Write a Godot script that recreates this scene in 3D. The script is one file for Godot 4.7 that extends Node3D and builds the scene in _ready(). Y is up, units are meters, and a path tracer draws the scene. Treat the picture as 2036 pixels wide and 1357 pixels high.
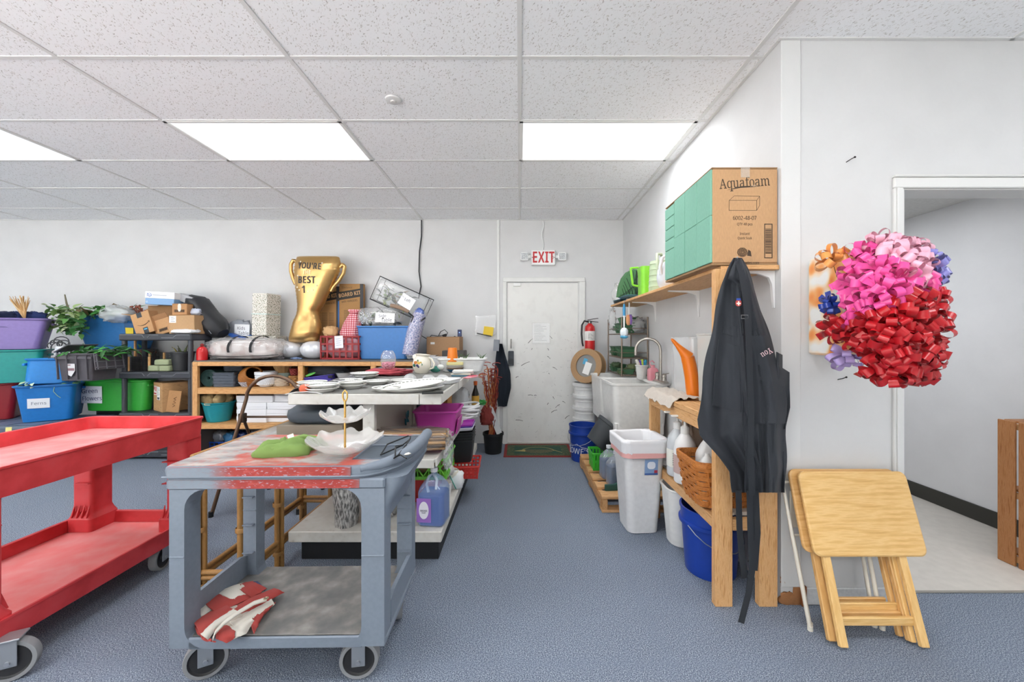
extends Node3D
const F := 787.0
const U0 := 1033.0
const V0 := 672.0
const EYE := 1.328
const CEIL := 2.808
const ZB := -4.975    # back wall
const ZD := -1.97     # wall with the doorway
const XR := 1.30      # side wall
func X(u: float, d: float) -> float: return (u - U0) / F * d
func Y(v: float, d: float) -> float: return EYE + (V0 - v) / F * d
func W(u: float, v: float, d: float) -> Vector3: return Vector3(X(u, d), Y(v, d), -d)
func S(u: float, v: float, y := 0.0) -> Vector3:
	var d := (EYE - y) * F / (v - V0)
	return Vector3(X(u, d), y, -d)
class MB:
	var v := PackedVector3Array()
	var n := PackedVector3Array()
	var t := PackedVector2Array()
	var c := PackedColorArray()
	var idx := PackedInt32Array()
	var xf := Transform3D.IDENTITY
	var col := Color(1, 1, 1)
	func put(p: Vector3, nn: Vector3, uv := Vector2.ZERO) -> int:
		v.append(xf * p); n.append((xf.basis * nn).normalized()); t.append(uv); c.append(col)
		return v.size() - 1
	func tri(a: Vector3, b: Vector3, d: Vector3) -> void:
		var nn := (d - a).cross(b - a)
		if nn.length_squared() < 1e-18: return
		nn = nn.normalized()
		var i := put(a, nn, Vector2(a.x, a.y)); put(b, nn, Vector2(b.x, b.y)); put(d, nn, Vector2(d.x, d.y))
		idx.append_array([i, i + 1, i + 2])
	func quad(a: Vector3, b: Vector3, d: Vector3, e: Vector3) -> void:
		var nn := (d - a).cross(b - a)
		if nn.length_squared() < 1e-18: nn = (e - a).cross(d - a)
		if nn.length_squared() < 1e-18: return
		nn = nn.normalized()
		var i := put(a, nn, Vector2(0, 0)); put(b, nn, Vector2(1, 0)); put(d, nn, Vector2(1, 1)); put(e, nn, Vector2(0, 1))
		idx.append_array([i, i + 1, i + 2, i, i + 2, i + 3])
	func box(a: Vector3, b: Vector3, ch := 0.003) -> MB:
		var lo := Vector3(minf(a.x, b.x), minf(a.y, b.y), minf(a.z, b.z))
		var hi := Vector3(maxf(a.x, b.x), maxf(a.y, b.y), maxf(a.z, b.z))
		var s := (hi - lo) * 0.5
		var m := (hi + lo) * 0.5
		ch = minf(ch, minf(s.x, minf(s.y, s.z)) * 0.8)
		var p := func(sx: int, sy: int, sz: int, ax: int) -> Vector3:
			var q := s - Vector3(ch, ch, ch)
			q[ax] = s[ax]
			return m + Vector3(q.x * sx, q.y * sy, q.z * sz)
		for ax in 3:
			var bx := (ax + 1) % 3
			var cx := (ax + 2) % 3
			for sg in [-1, 1]:
				var k: Array = []
				for w in [[-1, -1], [1, -1], [1, 1], [-1, 1]]:
					var sv := [0, 0, 0]
					sv[ax] = sg; sv[bx] = w[0]; sv[cx] = w[1]
					k.append(p.call(sv[0], sv[1], sv[2], ax))
				if sg > 0: quad(k[3], k[2], k[1], k[0])
				else: quad(k[0], k[1], k[2], k[3])
			if ch > 0.0:
				for s1 in [-1, 1]:
					for s2 in [-1, 1]:
						var e0 := [0, 0, 0]; var e1 := [0, 0, 0]
						e0[ax] = -1; e1[ax] = 1
						e0[bx] = s1; e1[bx] = s1; e0[cx] = s2; e1[cx] = s2
						var q0: Vector3 = p.call(e0[0], e0[1], e0[2], bx)
						var q1: Vector3 = p.call(e1[0], e1[1], e1[2], bx)
						var q2: Vector3 = p.call(e1[0], e1[1], e1[2], cx)
						var q3: Vector3 = p.call(e0[0], e0[1], e0[2], cx)
						if s1 * s2 > 0: quad(q0, q1, q2, q3)
						else: quad(q3, q2, q1, q0)
		if ch > 0.0:
			for sx in [-1, 1]:
				for sy in [-1, 1]:
					for sz in [-1, 1]:
						var r0: Vector3 = p.call(sx, sy, sz, 0)
						var r1: Vector3 = p.call(sx, sy, sz, 1)
						var r2: Vector3 = p.call(sx, sy, sz, 2)
						if sx * sy * sz > 0: tri(r0, r2, r1)
						else: tri(r0, r1, r2)
		return self
	func bar(a: Vector3, b: Vector3, w: float, h: float, up := Vector3.UP, ch := 0.002) -> MB:
		var keep := xf
		var d := b - a
		var z := d.normalized()
		if absf(z.dot(up)) > 0.98: up = Vector3.RIGHT
		var x := up.cross(z).normalized()
		xf = keep * Transform3D(Basis(x, z.cross(x), z), (a + b) * 0.5)
		box(Vector3(-w, -h, -d.length()) * 0.5, Vector3(w, h, d.length()) * 0.5, ch)
		xf = keep
		return self
	func grid(rows: Array, closed := true, crease := 38.0) -> MB:
		var nr := rows.size()
		var nc: int = rows[0].size()
		var cc := nc if closed else nc - 1
		var fn: Array = []
		for r in nr - 1:
			var line := PackedVector3Array()
			var ra: PackedVector3Array = rows[r]
			var rb: PackedVector3Array = rows[r + 1]
			for k in cc:
				var k2 := (k + 1) % nc
				line.append((rb[k2] - ra[k]).cross(ra[k2] - rb[k]))
			fn.append(line)
		var cosc := cos(deg_to_rad(crease))
		var brk := [0]
		for r in range(1, nr - 1):
			var a := 0.0; var cnt := 0
			for k in range(0, cc, maxi(1, cc / 6)):
				if fn[r - 1][k].length_squared() > 1e-20 and fn[r][k].length_squared() > 1e-20:
					a += fn[r - 1][k].normalized().dot(fn[r][k].normalized()); cnt += 1
			if cnt > 0 and a / cnt < cosc: brk.append(r)
		brk.append(nr - 1)
		for b in brk.size() - 1:
			var r0: int = brk[b]
			var r1: int = brk[b + 1]
			var base := v.size()
			var per := cc + 1
			for r in range(r0, r1 + 1):
				for k in per:
					var kk := k % nc if closed else k
					var nn := Vector3.ZERO
					for dr in [-1, 0]:
						var fr: int = r + dr
						if fr < r0 or fr >= r1: continue
						for dk in [-1, 0]:
							var fk: int = k + dk
							if closed: fk = posmod(fk, cc)
							elif fk < 0 or fk >= cc: continue
							nn += fn[fr][fk]
					if nn.length_squared() < 1e-22: nn = Vector3.UP
					put(rows[r][kk], nn.normalized(), Vector2(float(k) / cc, float(r) / (nr - 1)))
			for r in r1 - r0:
				for k in cc:
					var i := base + r * per + k
					idx.append_array([i, i + 1, i + per + 1, i, i + per + 1, i + per])
		return self
	func cap(ring: PackedVector3Array, flip := false) -> MB:
		var m := Vector3.ZERO
		for q in ring: m += q
		m /= ring.size()
		for k in ring.size():
			var a := ring[k]; var b := ring[(k + 1) % ring.size()]
			if flip: tri(m, b, a)
			else: tri(m, a, b)
		return self
	func lathe(prof: Array, seg := 24, crease := 38.0) -> MB:
		var rows: Array = []
		for q in prof:
			var row := PackedVector3Array()
			for k in seg:
				var a := TAU * k / seg
				row.append(Vector3(cos(a) * q.x, q.y, sin(a) * q.x))
			rows.append(row)
		return grid(rows, true, crease)
	func loft(rings: Array, cap0 := true, cap1 := true, crease := 38.0) -> MB:
		grid(rings, true, crease)
		if cap0: cap(rings[0], true)
		if cap1: cap(rings[-1], false)
		return self
	func tube(pts: Array, rad, seg := 8, closed := false) -> MB:
		var rows: Array = []
		var np := pts.size()
		var side := Vector3.ZERO
		for i in np:
			var a: Vector3 = pts[(i - 1 + np) % np] if closed or i > 0 else pts[0]
			var b: Vector3 = pts[(i + 1) % np] if closed or i < np - 1 else pts[np - 1]
			var d := (b - a).normalized()
			if side == Vector3.ZERO:
				side = d.cross(Vector3.UP if absf(d.y) < 0.9 else Vector3.RIGHT).normalized()
			side = (side - d * side.dot(d)).normalized()
			var up := d.cross(side)
			var r: float = rad[i] if rad is Array else rad
			var row := PackedVector3Array()
			for k in seg:
				var an := TAU * k / seg
				row.append(pts[i] + (side * cos(an) + up * sin(an)) * r)
			rows.append(row)
		if closed: rows.append(rows[0])
		grid(rows, true, 80.0)
		if not closed:
			cap(rows[0], true); cap(rows[-1], false)
		return self
	func prism(poly: PackedVector2Array, z0: float, z1: float) -> MB:
		if Geometry2D.is_polygon_clockwise(poly): poly.reverse()
		var ti := Geometry2D.triangulate_polygon(poly)
		for k in range(0, ti.size(), 3):
			var a := poly[ti[k]]; var b := poly[ti[k + 1]]; var d := poly[ti[k + 2]]
			if (b - a).cross(d - a) < 0:
				var sw := b; b = d; d = sw
			tri(Vector3(a.x, a.y, z1), Vector3(d.x, d.y, z1), Vector3(b.x, b.y, z1))
			tri(Vector3(a.x, a.y, z0), Vector3(b.x, b.y, z0), Vector3(d.x, d.y, z0))
		for k in poly.size():
			var a := poly[k]; var b := poly[(k + 1) % poly.size()]
			quad(Vector3(a.x, a.y, z0), Vector3(a.x, a.y, z1), Vector3(b.x, b.y, z1), Vector3(b.x, b.y, z0))
		return self
	func sheet(rows: Array, th := 0.003) -> MB:
		var nr := rows.size()
		var nc: int = rows[0].size()
		var back: Array = []
		for r in nr:
			var line := PackedVector3Array()
			for k in nc:
				var du: Vector3 = rows[r][mini(k + 1, nc - 1)] - rows[r][maxi(k - 1, 0)]
				var dv: Vector3 = rows[mini(r + 1, nr - 1)][k] - rows[maxi(r - 1, 0)][k]
				var nn := du.cross(dv)
				nn = nn.normalized() if nn.length_squared() > 1e-20 else Vector3.ZERO
				line.append(rows[r][k] + nn * th)
			back.append(line)
		grid(rows, false, 75.0)
		var rev: Array = []
		for r in nr:
			var line: PackedVector3Array = back[r].duplicate()
			line.reverse(); rev.append(line)
		grid(rev, false, 75.0)
		for k in nc - 1:
			quad(rows[0][k + 1], rows[0][k], back[0][k], back[0][k + 1])
			quad(rows[nr - 1][k], rows[nr - 1][k + 1], back[nr - 1][k + 1], back[nr - 1][k])
		for r in nr - 1:
			quad(rows[r][0], rows[r + 1][0], back[r + 1][0], back[r][0])
			quad(rows[r + 1][nc - 1], rows[r][nc - 1], back[r][nc - 1], back[r + 1][nc - 1])
		return self
	func blob(m: Vector3, r: Vector3, amp := 0.0, sd := 1, freq := 2.0, flat := -1.0, nu := 20, nv := 12, pw := 1.0) -> MB:
		var ns := FastNoiseLite.new()
		ns.seed = sd; ns.frequency = freq * 0.5
		var rows: Array = []
		for j in nv + 1:
			var row := PackedVector3Array()
			var la := PI * (float(j) / nv - 0.5)
			for k in nu:
				var lo := TAU * k / nu
				var d := Vector3(cos(la) * cos(lo), sin(la), cos(la) * sin(lo))
				if pw != 1.0:
					d = Vector3(signf(d.x) * pow(absf(d.x), pw), signf(d.y) * pow(absf(d.y), pw), signf(d.z) * pow(absf(d.z), pw))
				var f := 1.0 + amp * ns.get_noise_3d(d.x * 10, d.y * 10, d.z * 10)
				var q := Vector3(d.x * r.x, d.y * r.y, d.z * r.z) * f
				if q.y < flat * r.y: q.y = flat * r.y
				row.append(m + q)
			rows.append(row)
		return grid(rows, true, 75.0)
	func mesh() -> ArrayMesh:
		var a: Array = []
		a.resize(Mesh.ARRAY_MAX)
		a[Mesh.ARRAY_VERTEX] = v; a[Mesh.ARRAY_NORMAL] = n; a[Mesh.ARRAY_TEX_UV] = t; a[Mesh.ARRAY_COLOR] = c; a[Mesh.ARRAY_INDEX] = idx
		var m := ArrayMesh.new()
		m.add_surface_from_arrays(Mesh.PRIMITIVE_TRIANGLES, a)
		return m
func mb() -> MB: return MB.new()
func bx(x0: float, y0: float, z0: float, x1: float, y1: float, z1: float, ch := 0.003) -> ArrayMesh:
	return mb().box(Vector3(x0, y0, z0), Vector3(x1, y1, z1), ch).mesh()
func rr(w: float, d: float, r: float, y: float, seg := 5, cx := 0.0, cz := 0.0) -> PackedVector3Array:
	var p := PackedVector3Array()
	r = minf(r, minf(w, d) * 0.499)
	var cs := [[1, 1], [-1, 1], [-1, -1], [1, -1]]
	for q in 4:
		for k in seg + 1:
			var a := PI * 0.5 * (q + float(k) / seg)
			p.append(Vector3(cx + cs[q][0] * (w * 0.5 - r) + cos(a) * r, y, cz + cs[q][1] * (d * 0.5 - r) + sin(a) * r))
	return p
func even_ring(w: float, d: float, r: float, y: float, n: int) -> PackedVector3Array:
	var ring := rr(w, d, r, y, 6)
	var cum := [0.0]
	for k in ring.size(): cum.append(cum[-1] + ring[k].distance_to(ring[(k + 1) % ring.size()]))
	var out := PackedVector3Array()
	var j := 0
	for i in n:
		var s: float = cum[-1] * i / n
		while j < ring.size() - 1 and cum[j + 1] < s: j += 1
		out.append(ring[j].lerp(ring[(j + 1) % ring.size()], (s - cum[j]) / maxf(cum[j + 1] - cum[j], 1e-6)))
	return out
func rpoly(w: float, h: float, r: float, seg := 5) -> PackedVector2Array:
	var o := PackedVector2Array()
	for q in rr(w, h, r, 0, seg): o.append(Vector2(q.x, q.z))
	return o
var used := {}
func numbered(called: String) -> String:
	if not used.has(called):
		used[called] = 0
		return called
	used[called] += 1
	return "%s_%03d" % [called, used[called]]
func thing(called: String, label: String, cat: String, at := Vector3.ZERO, turn := 0.0, group := "") -> Node3D:
	var o := Node3D.new()
	o.name = numbered(called); add_child(o)
	o.position = at; o.rotation.y = deg_to_rad(turn)
	o.set_meta("label", label); o.set_meta("category", cat)
	if group: o.set_meta("group", group)
	return o
func part(parent: Node3D, called: String, m: Mesh, material: Material, at := Vector3.ZERO, rot := Vector3.ZERO, label := "") -> MeshInstance3D:
	var o := MeshInstance3D.new()
	o.name = called; o.mesh = m; o.material_override = material
	o.position = at; o.rotation_degrees = rot
	parent.add_child(o, true)
	if label: o.set_meta("label", label)
	return o
func solo(called: String, label: String, cat: String, m: Mesh, material: Material, at := Vector3.ZERO, rot := Vector3.ZERO, group := "") -> MeshInstance3D:
	var o := MeshInstance3D.new()
	o.name = numbered(called); o.mesh = m; o.material_override = material
	add_child(o)
	o.position = at; o.rotation_degrees = rot
	o.set_meta("label", label); o.set_meta("category", cat)
	if group: o.set_meta("group", group)
	return o
func struct(called: String, m: Mesh, material: Material, label := "", cat := "") -> MeshInstance3D:
	var o := MeshInstance3D.new()
	o.name = called; o.mesh = m; o.material_override = material
	add_child(o)
	o.set_meta("kind", "structure")
	if label: o.set_meta("label", label)
	if cat: o.set_meta("category", cat)
	return o
func copy(src: Node3D, at: Vector3, turn := 0.0, label := "", group := "") -> Node3D:
	var o: Node3D = src.duplicate()
	o.name = numbered(String(src.name).rstrip("_0123456789") if src.name.contains("_0") else String(src.name))
	add_child(o)
	o.position = at; o.rotation.y = deg_to_rad(turn)
	if label: o.set_meta("label", label)
	if group: o.set_meta("group", group)
	return o
var tex := {}
func noise_tex(key: String, sd: int, freq: float, lo: float, hi: float, oct := 4, size := 512, pw := 1.0, typ := FastNoiseLite.TYPE_SIMPLEX_SMOOTH) -> Texture2D:
	if tex.has(key): return tex[key]
	var ns := FastNoiseLite.new()
	ns.seed = sd; ns.frequency = freq; ns.fractal_octaves = oct; ns.noise_type = typ
	var im := ns.get_seamless_image(size, size)
	im.convert(Image.FORMAT_L8)
	var d := im.get_data()
	for k in d.size():
		d[k] = int(255.0 * (lo + (hi - lo) * pow(d[k] / 255.0, pw)))
	tex[key] = ImageTexture.create_from_image(Image.create_from_data(size, size, false, Image.FORMAT_L8, d))
	return tex[key]
func ramp_tex(key: String, sd: int, freq: float, cols: Array, oct := 4, size := 512, typ := FastNoiseLite.TYPE_SIMPLEX_SMOOTH) -> Texture2D:
	if tex.has(key): return tex[key]
	var ns := FastNoiseLite.new()
	ns.seed = sd; ns.frequency = freq; ns.fractal_octaves = oct; ns.noise_type = typ
	var im := ns.get_seamless_image(size, size)
	im.convert(Image.FORMAT_L8)
	var g := Gradient.new()
	g.offsets = PackedFloat32Array(cols.map(func(q): return q[0]))
	g.colors = PackedColorArray(cols.map(func(q): return Color(q[1])))
	var lut := PackedByteArray()
	for k in 256:
		var q := g.sample(k / 255.0)
		lut.append_array([q.r8, q.g8, q.b8])
	var d := im.get_data()
	var o := PackedByteArray()
	o.resize(d.size() * 3)
	for k in d.size():
		var b := d[k] * 3
		o[k * 3] = lut[b]; o[k * 3 + 1] = lut[b + 1]; o[k * 3 + 2] = lut[b + 2]
	tex[key] = ImageTexture.create_from_image(Image.create_from_data(size, size, false, Image.FORMAT_RGB8, o))
	return tex[key]
var mats := {}
func M(hex: String, rough := 0.5, metal := 0.0, texture: Texture2D = null, sc := Vector3(3, 3, 3), bump: Texture2D = null, bs := 1.0) -> StandardMaterial3D:
	var key := "%s|%s|%s|%s|%s|%s" % [hex, rough, metal, texture, sc, bump]
	if mats.has(key): return mats[key]
	var m := StandardMaterial3D.new()
	m.albedo_color = Color(hex); m.roughness = rough; m.metallic = metal
	if texture:
		m.albedo_texture = texture
	if bump:
		m.heightmap_enabled = true; m.heightmap_texture = bump; m.heightmap_scale = bs
	if texture or bump:
		m.uv1_triplanar = true; m.uv1_scale = sc
	mats[key] = m
	return m
func glass(hex := "f4f8f8", a := 0.12, rough := 0.05) -> StandardMaterial3D:
	var key := "glass%s%s%s" % [hex, a, rough]
	if mats.has(key): return mats[key]
	var m := StandardMaterial3D.new()
	m.albedo_color = Color(hex, a); m.roughness = rough
	m.transparency = BaseMaterial3D.TRANSPARENCY_ALPHA
	mats[key] = m
	return m
func plain(hex: String, rough := 0.5) -> StandardMaterial3D:   # plastic with faint scuffing
	return M(hex, rough, 0.0, noise_tex("scuff", 11, 0.02, 0.95, 1.0), Vector3(2.2, 2.2, 2.2))
func wood(hex: String, axis := 0, rough := 0.55, soft := false) -> StandardMaterial3D:
	var t := ramp_tex("grain", 5, 0.018, [[0.0, "c49f7c"], [0.3, "ecd6b4"], [0.5, "fbeedb"], [0.62, "efdcc0"], [0.7, "fff6e6"], [1.0, "d0ae88"]], 5)
	if soft: t = ramp_tex("softgrain", 6, 0.01, [[0.0, "e6cda8"], [0.4, "f6e6cc"], [0.6, "fff6e8"], [1.0, "ecd8b8"]], 5)
	var s := Vector3(9, 9, 9)
	s[axis] = 0.9
	return M(hex, rough, 0.0, t, s)
func card(hex := "c09a70") -> StandardMaterial3D:
	return M(hex, 0.85, 0.0, noise_tex("board", 21, 0.05, 0.93, 1.0, 3), Vector3(5, 1.2, 5))
func cloth(hex: String) -> StandardMaterial3D:
	var m := M(hex, 0.95, 0.0, noise_tex("weave", 31, 0.25, 0.82, 1.0, 2, 256), Vector3(9, 9, 9))
	m.rim_enabled = true; m.rim = 0.25
	return m
var sans := SystemFont.new()
var serif := SystemFont.new()
var bold := SystemFont.new()
func lettering(parent: Node3D, s: String, h: float, material: Material, at: Vector3, rot := Vector3.ZERO, font: Font = null, called := "lettering", wide := 1.0) -> MeshInstance3D:
	var tm := TextMesh.new()
	tm.text = s; tm.font = font if font else sans
	tm.font_size = 48; tm.pixel_size = h / 36.0; tm.depth = 0.0008; tm.curve_step = 1.5
	var o := part(parent, called, tm, material, at, rot)
	o.scale.x = wide
	return o
func _ready() -> void:
	var cam := Camera3D.new()
	cam.name = "camera"
	add_child(cam)
	cam.position = Vector3(0, EYE, 0)
	cam.projection = Camera3D.PROJECTION_FRUSTUM
	cam.near = 0.05; cam.far = 60.0
	cam.size = 0.05 * 1357.0 / F
	cam.frustum_offset = Vector2((1018.0 - U0) / F * 0.05, -(678.5 - V0) / F * 0.05)
	cam.current = true
	var we := WorldEnvironment.new()
	we.name = "world_environment"
	var env := Environment.new()
	env.background_mode = Environment.BG_COLOR
	env.background_color = Color(0.93, 0.965, 1.0)
	env.background_energy_multiplier = SKY_E
	env.tonemap_mode = Environment.TONE_MAPPER_LINEAR
	env.tonemap_exposure = 1.06
	env.sdfgi_enabled = true; env.ssao_enabled = true; env.ssil_enabled = true
	we.environment = env
	add_child(we)
	sans.font_names = PackedStringArray(["Droid Sans"])
	bold.font_names = PackedStringArray(["Droid Sans"]); bold.font_weight = 700
	serif.font_names = PackedStringArray(["Droid Serif"])
	var sun := DirectionalLight3D.new()   # high sun through the shop front behind the camera, onto the pale floor there
	sun.name = "sun"
	sun.rotation_degrees = Vector3(-58, 12, 0)
	sun.light_energy = SUN_E; sun.light_color = Color(0.99, 0.985, 0.98); sun.light_angular_distance = 0.6; sun.shadow_enabled = true
	add_child(sun)
	lights()
	setting()
	print("setting"); carts()
	print("carts"); gondola()
	print("gondola"); bench_side()
	print("bench"); sink_corner()
	print("sink"); doorway_side()
	print("doorway"); wood_unit()
	print("wood unit"); unit_top()
	print("unit top"); black_shelf()
	print("black shelf"); totes()
	print("totes")
const PANEL_E := 1.8
const SKY_E := 0.6
const SUN_E := 17.0
const PX := [-6.71, -4.27, -1.83, 0.61, 3.05]
const PZ := [-3.005, -0.565, 1.875]
func lights() -> void:
	var glow := StandardMaterial3D.new()
	glow.albedo_color = Color("f4f4f2"); glow.roughness = 0.6
	glow.emission_enabled = true; glow.emission = Color("f8fbff"); glow.emission_energy_multiplier = 0.75
	var frame := M("e8e8e6", 0.5)
	var where := {-3.005: "first row from exit wall", -0.565: "second row from exit wall", 1.875: "third row from exit wall"}
	var col := {-6.71: "fourth column from bench wall", -4.27: "third column from bench wall", -1.83: "second column from bench wall", 0.61: "column beside bench wall", 3.05: "column before doorway wall"}
	for z in PZ:
		for x in PX:
			if x > 1.3 and z < ZD: continue
			var t := thing("ceiling_light", "white ceiling troffer, %s, %s" % [col[x], where[z]], "light", Vector3(x, CEIL, z), 0, "ceiling troffers")
			var f := mb()
			for s in [-1, 1]:
				f.box(Vector3(s * 0.61, -0.004, -0.305), Vector3(s * 0.585, 0.02, 0.305), 0.001)
				f.box(Vector3(-0.61, -0.004, s * 0.305), Vector3(0.61, 0.02, s * 0.283), 0.001)
			part(t, "frame", f.mesh(), frame)
			part(t, "diffuser", bx(-0.585, 0.004, -0.283, 0.585, 0.01, 0.283, 0.0), glow)
			var l := AreaLight3D.new()
			l.name = "light"
			l.area_size = Vector2(1.16, 0.56)
			l.light_energy = PANEL_E; l.light_color = Color(0.97, 0.985, 1.0)
			l.area_range = 30.0; l.area_attenuation = 2.0
			l.shadow_enabled = true
			l.rotation_degrees.x = -90
			l.position.y = -0.008
			t.add_child(l)
func im_line(im: Image, a: Vector2, b: Vector2, w: float, q: Color) -> void:
	var n := int(a.distance_to(b)) + 1
	for k in n + 1:
		var p := a.lerp(b, float(k) / n)
		for dy in range(-int(w), int(w) + 1):
			for dx in range(-int(w), int(w) + 1):
				if dx * dx + dy * dy <= w * w:
					im.set_pixel(posmod(int(p.x) + dx, im.get_width()), posmod(int(p.y) + dy, im.get_height()), q)
func setting() -> void:
	var rng := RandomNumberGenerator.new()
	rng.seed = 7
	var carpet := StandardMaterial3D.new()
	carpet.roughness = 1.0; carpet.albedo_color = Color(0.87, 0.885, 0.9)
	carpet.albedo_texture = ramp_tex("carpet", 3, 0.17, [[0.0, "464d5b"], [0.30, "697283"], [0.47, "868f9f"], [0.58, "9ca5b3"], [0.75, "c0c7d0"], [1.0, "f0f2f5"]], 3, 1024)
	carpet.uv1_triplanar = true; carpet.uv1_world_triplanar = true; carpet.uv1_scale = Vector3(0.9, 0.9, 0.9)
	carpet.heightmap_enabled = true; carpet.heightmap_texture = noise_tex("pile", 3, 0.17, 0.0, 1.0, 3, 1024); carpet.heightmap_scale = 0.3
	struct("floor_shop", bx(-8.3, -0.1, 0.4, 4.3, 0.001, 3.3, 0), M("e2ded6", 0.4, 0.0, noise_tex("vinyl", 61, 0.02, 0.95, 1.0, 5), Vector3(1.2, 1.2, 1.2)), "pale vinyl floor of the shop front", "floor")
	struct("floor", mb().box(Vector3(-8.3, -0.1, ZB - 0.1), Vector3(XR + 0.1, 0, 0.4), 0).box(Vector3(XR + 0.1, -0.1, ZD - 0.09), Vector3(4.3, 0, 0.4), 0).mesh(), carpet, "blue grey speckled loop carpet", "carpet")
	var paint := M("dadada", 0.75, 0.0, noise_tex("plaster", 41, 0.008, 0.975, 1.0, 5), Vector3(0.6, 0.6, 0.6))
	paint.uv1_world_triplanar = true
	struct("wall_back", bx(-8.3, 0, ZB - 0.12, XR + 0.1, CEIL + 0.1, ZB, 0), paint)
	struct("wall_bench", bx(XR, 0, ZB, XR + 0.1, CEIL + 0.1, ZD - 0.12, 0), paint)
	struct("wall_far_side", bx(-8.3, 0, ZB, -8.2, CEIL + 0.1, 3.3, 0), M("dadada", 0.75))
	var wb := mb()   # shop front behind the camera: low wall, header, piers and glass
	wb.box(Vector3(-8.2, 0, 3.2), Vector3(4.2, 0.45, 3.3), 0)
	wb.box(Vector3(-8.2, 2.6, 3.2), Vector3(4.2, CEIL + 0.1, 3.3), 0)
	for q in [[-8.2, -7.9], [-4.6, -4.4], [-1.1, 4.2]]:
		wb.box(Vector3(q[0], 0.45, 3.2), Vector3(q[1], 2.6, 3.3), 0)
	struct("wall_behind", wb.mesh(), M("dadada", 0.75))
	for q in [[-7.9, -4.6, 1], [-4.4, -1.1, 2]]:
		var wn := struct("window_%d" % q[2], bx(q[0], 0.45, 3.245, q[1], 2.6, 3.251, 0), glass("f2f8f6", 0.05, 0.02))
		var wf := mb()
		for xx in [q[0] + 0.02, (q[0] + q[1]) / 2, q[1] - 0.02]: wf.box(Vector3(xx - 0.02, 0.45, 3.22), Vector3(xx + 0.02, 2.6, 3.28), 0.002)
		for yy in [0.47, 2.58]: wf.box(Vector3(q[0] + 0.041, yy - 0.02, 3.22), Vector3(q[1] - 0.041, yy + 0.02, 3.28), 0.002)
		part(wn, "window_frame", wf.mesh(), M("9a9c9e", 0.4, 0.6))
	struct("roof", bx(-8.6, CEIL + 0.2, ZB - 0.6, 4.8, CEIL + 0.5, 3.6, 0), M("8a8884", 0.9))
	struct("pavement", bx(-30, -0.15, 3.3, 26, -0.05, 30, 0), M("dfe0e0", 0.9, 0, noise_tex("mottle", 51, 0.03, 0.92, 1.0), Vector3(0.7, 0.7, 0.7)))
	struct("wall_end", bx(4.2, 0, ZD, 4.3, CEIL + 0.1, 3.2, 0), M("dadada", 0.75))
	var dw := mb()
	dw.box(Vector3(XR, 0, ZD - 0.12), Vector3(1.912, CEIL + 0.1, ZD), 0)
	dw.box(Vector3(1.912, 2.064, ZD - 0.12), Vector3(2.86, CEIL + 0.1, ZD), 0)
	dw.box(Vector3(2.86, 0, ZD - 0.12), Vector3(4.2, CEIL + 0.1, ZD), 0)
	struct("wall_doorway", dw.mesh(), paint)
	var grey := M("e4e4e6", 0.8, 0.0, noise_tex("plaster", 41, 0.008, 0.975, 1.0, 5), Vector3(0.6, 0.6, 0.6))
	struct("wall_passage", bx(3.32, 0, -5.2, 3.42, 2.5, ZD - 0.12, 0), grey)
	struct("wall_passage_end", bx(XR + 0.1, 0, -5.3, 3.42, 2.5, -5.2, 0), grey)
	struct("ceiling_passage", bx(XR + 0.1, 2.345, -5.2, 3.32, 2.45, ZD - 0.12, 0), M("d8d8d6", 0.9, 0, noise_tex("mottle", 51, 0.03, 0.92, 1.0), Vector3(2, 2, 2)))
	var vinyl := M("d6d0c8", 0.55, 0.0, noise_tex("vinyl", 61, 0.02, 0.95, 1.0, 5), Vector3(1.2, 1.2, 1.2))
	struct("floor_passage", bx(XR + 0.1, -0.1, -5.2, 3.42, 0.002, ZD - 0.09, 0), vinyl)
	struct("baseboard_passage", bx(3.308, 0.002, -5.2, 3.32, 0.115, ZD - 0.12, 0.003), M("35342f", 0.5))
	struct("trim_6", bx(1.9, 0.0, ZD - 0.1, 2.87, 0.007, ZD - 0.085, 0.002), M("9a968f", 0.5, 0.3))
	var pt := thing("ceiling_light", "white ceiling panel inside the room beyond the doorway", "light", Vector3(2.3, 2.34, -3.3), 0)
	var glow := StandardMaterial3D.new()
	glow.albedo_color = Color("f4f4f2"); glow.emission_enabled = true; glow.emission = Color("f8fbff"); glow.emission_energy_multiplier = 0.75
	part(pt, "diffuser", bx(-0.28, -0.006, -0.58, 0.28, 0.004, 0.58, 0.0), glow)
	var pl := AreaLight3D.new()
	pl.name = "light"; pl.area_size = Vector2(0.54, 1.14); pl.light_energy = 1.55; pl.light_color = Color(0.97, 0.985, 1.0)
	pl.shadow_enabled = true; pl.rotation_degrees.x = -90; pl.position.y = -0.012; pl.area_range = 30; pl.area_attenuation = 2.0
	pt.add_child(pl)
	var im := Image.create_empty(1024, 1024, false, Image.FORMAT_RGB8)
	im.fill(Color("f3f4f6"))
	for k in 5200:
		var a := Vector2(rng.randf() * 1024, rng.randf() * 1024)
		var an := rng.randfn(0.9, 0.5)
		var l := rng.randf_range(2, 8)
		var g := rng.randf_range(0.66, 0.86)
		var b := a + Vector2(cos(an), sin(an)) * l
		im_line(im, a, b, 0.7 if rng.randf() < 0.7 else 1.1, Color(g, g * 0.985, g * 0.965))
		im_line(im, b, b + Vector2(cos(an + 0.7), sin(an + 0.7)) * l * 0.5, 0.9, Color(g, g * 0.985, g * 0.965))
	for k in 9000:
		var g := rng.randf_range(0.68, 0.83)
		im.set_pixel(rng.randi() % 1024, rng.randi() % 1024, Color(g, g, g * 0.98))
	var tile := StandardMaterial3D.new()
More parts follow.
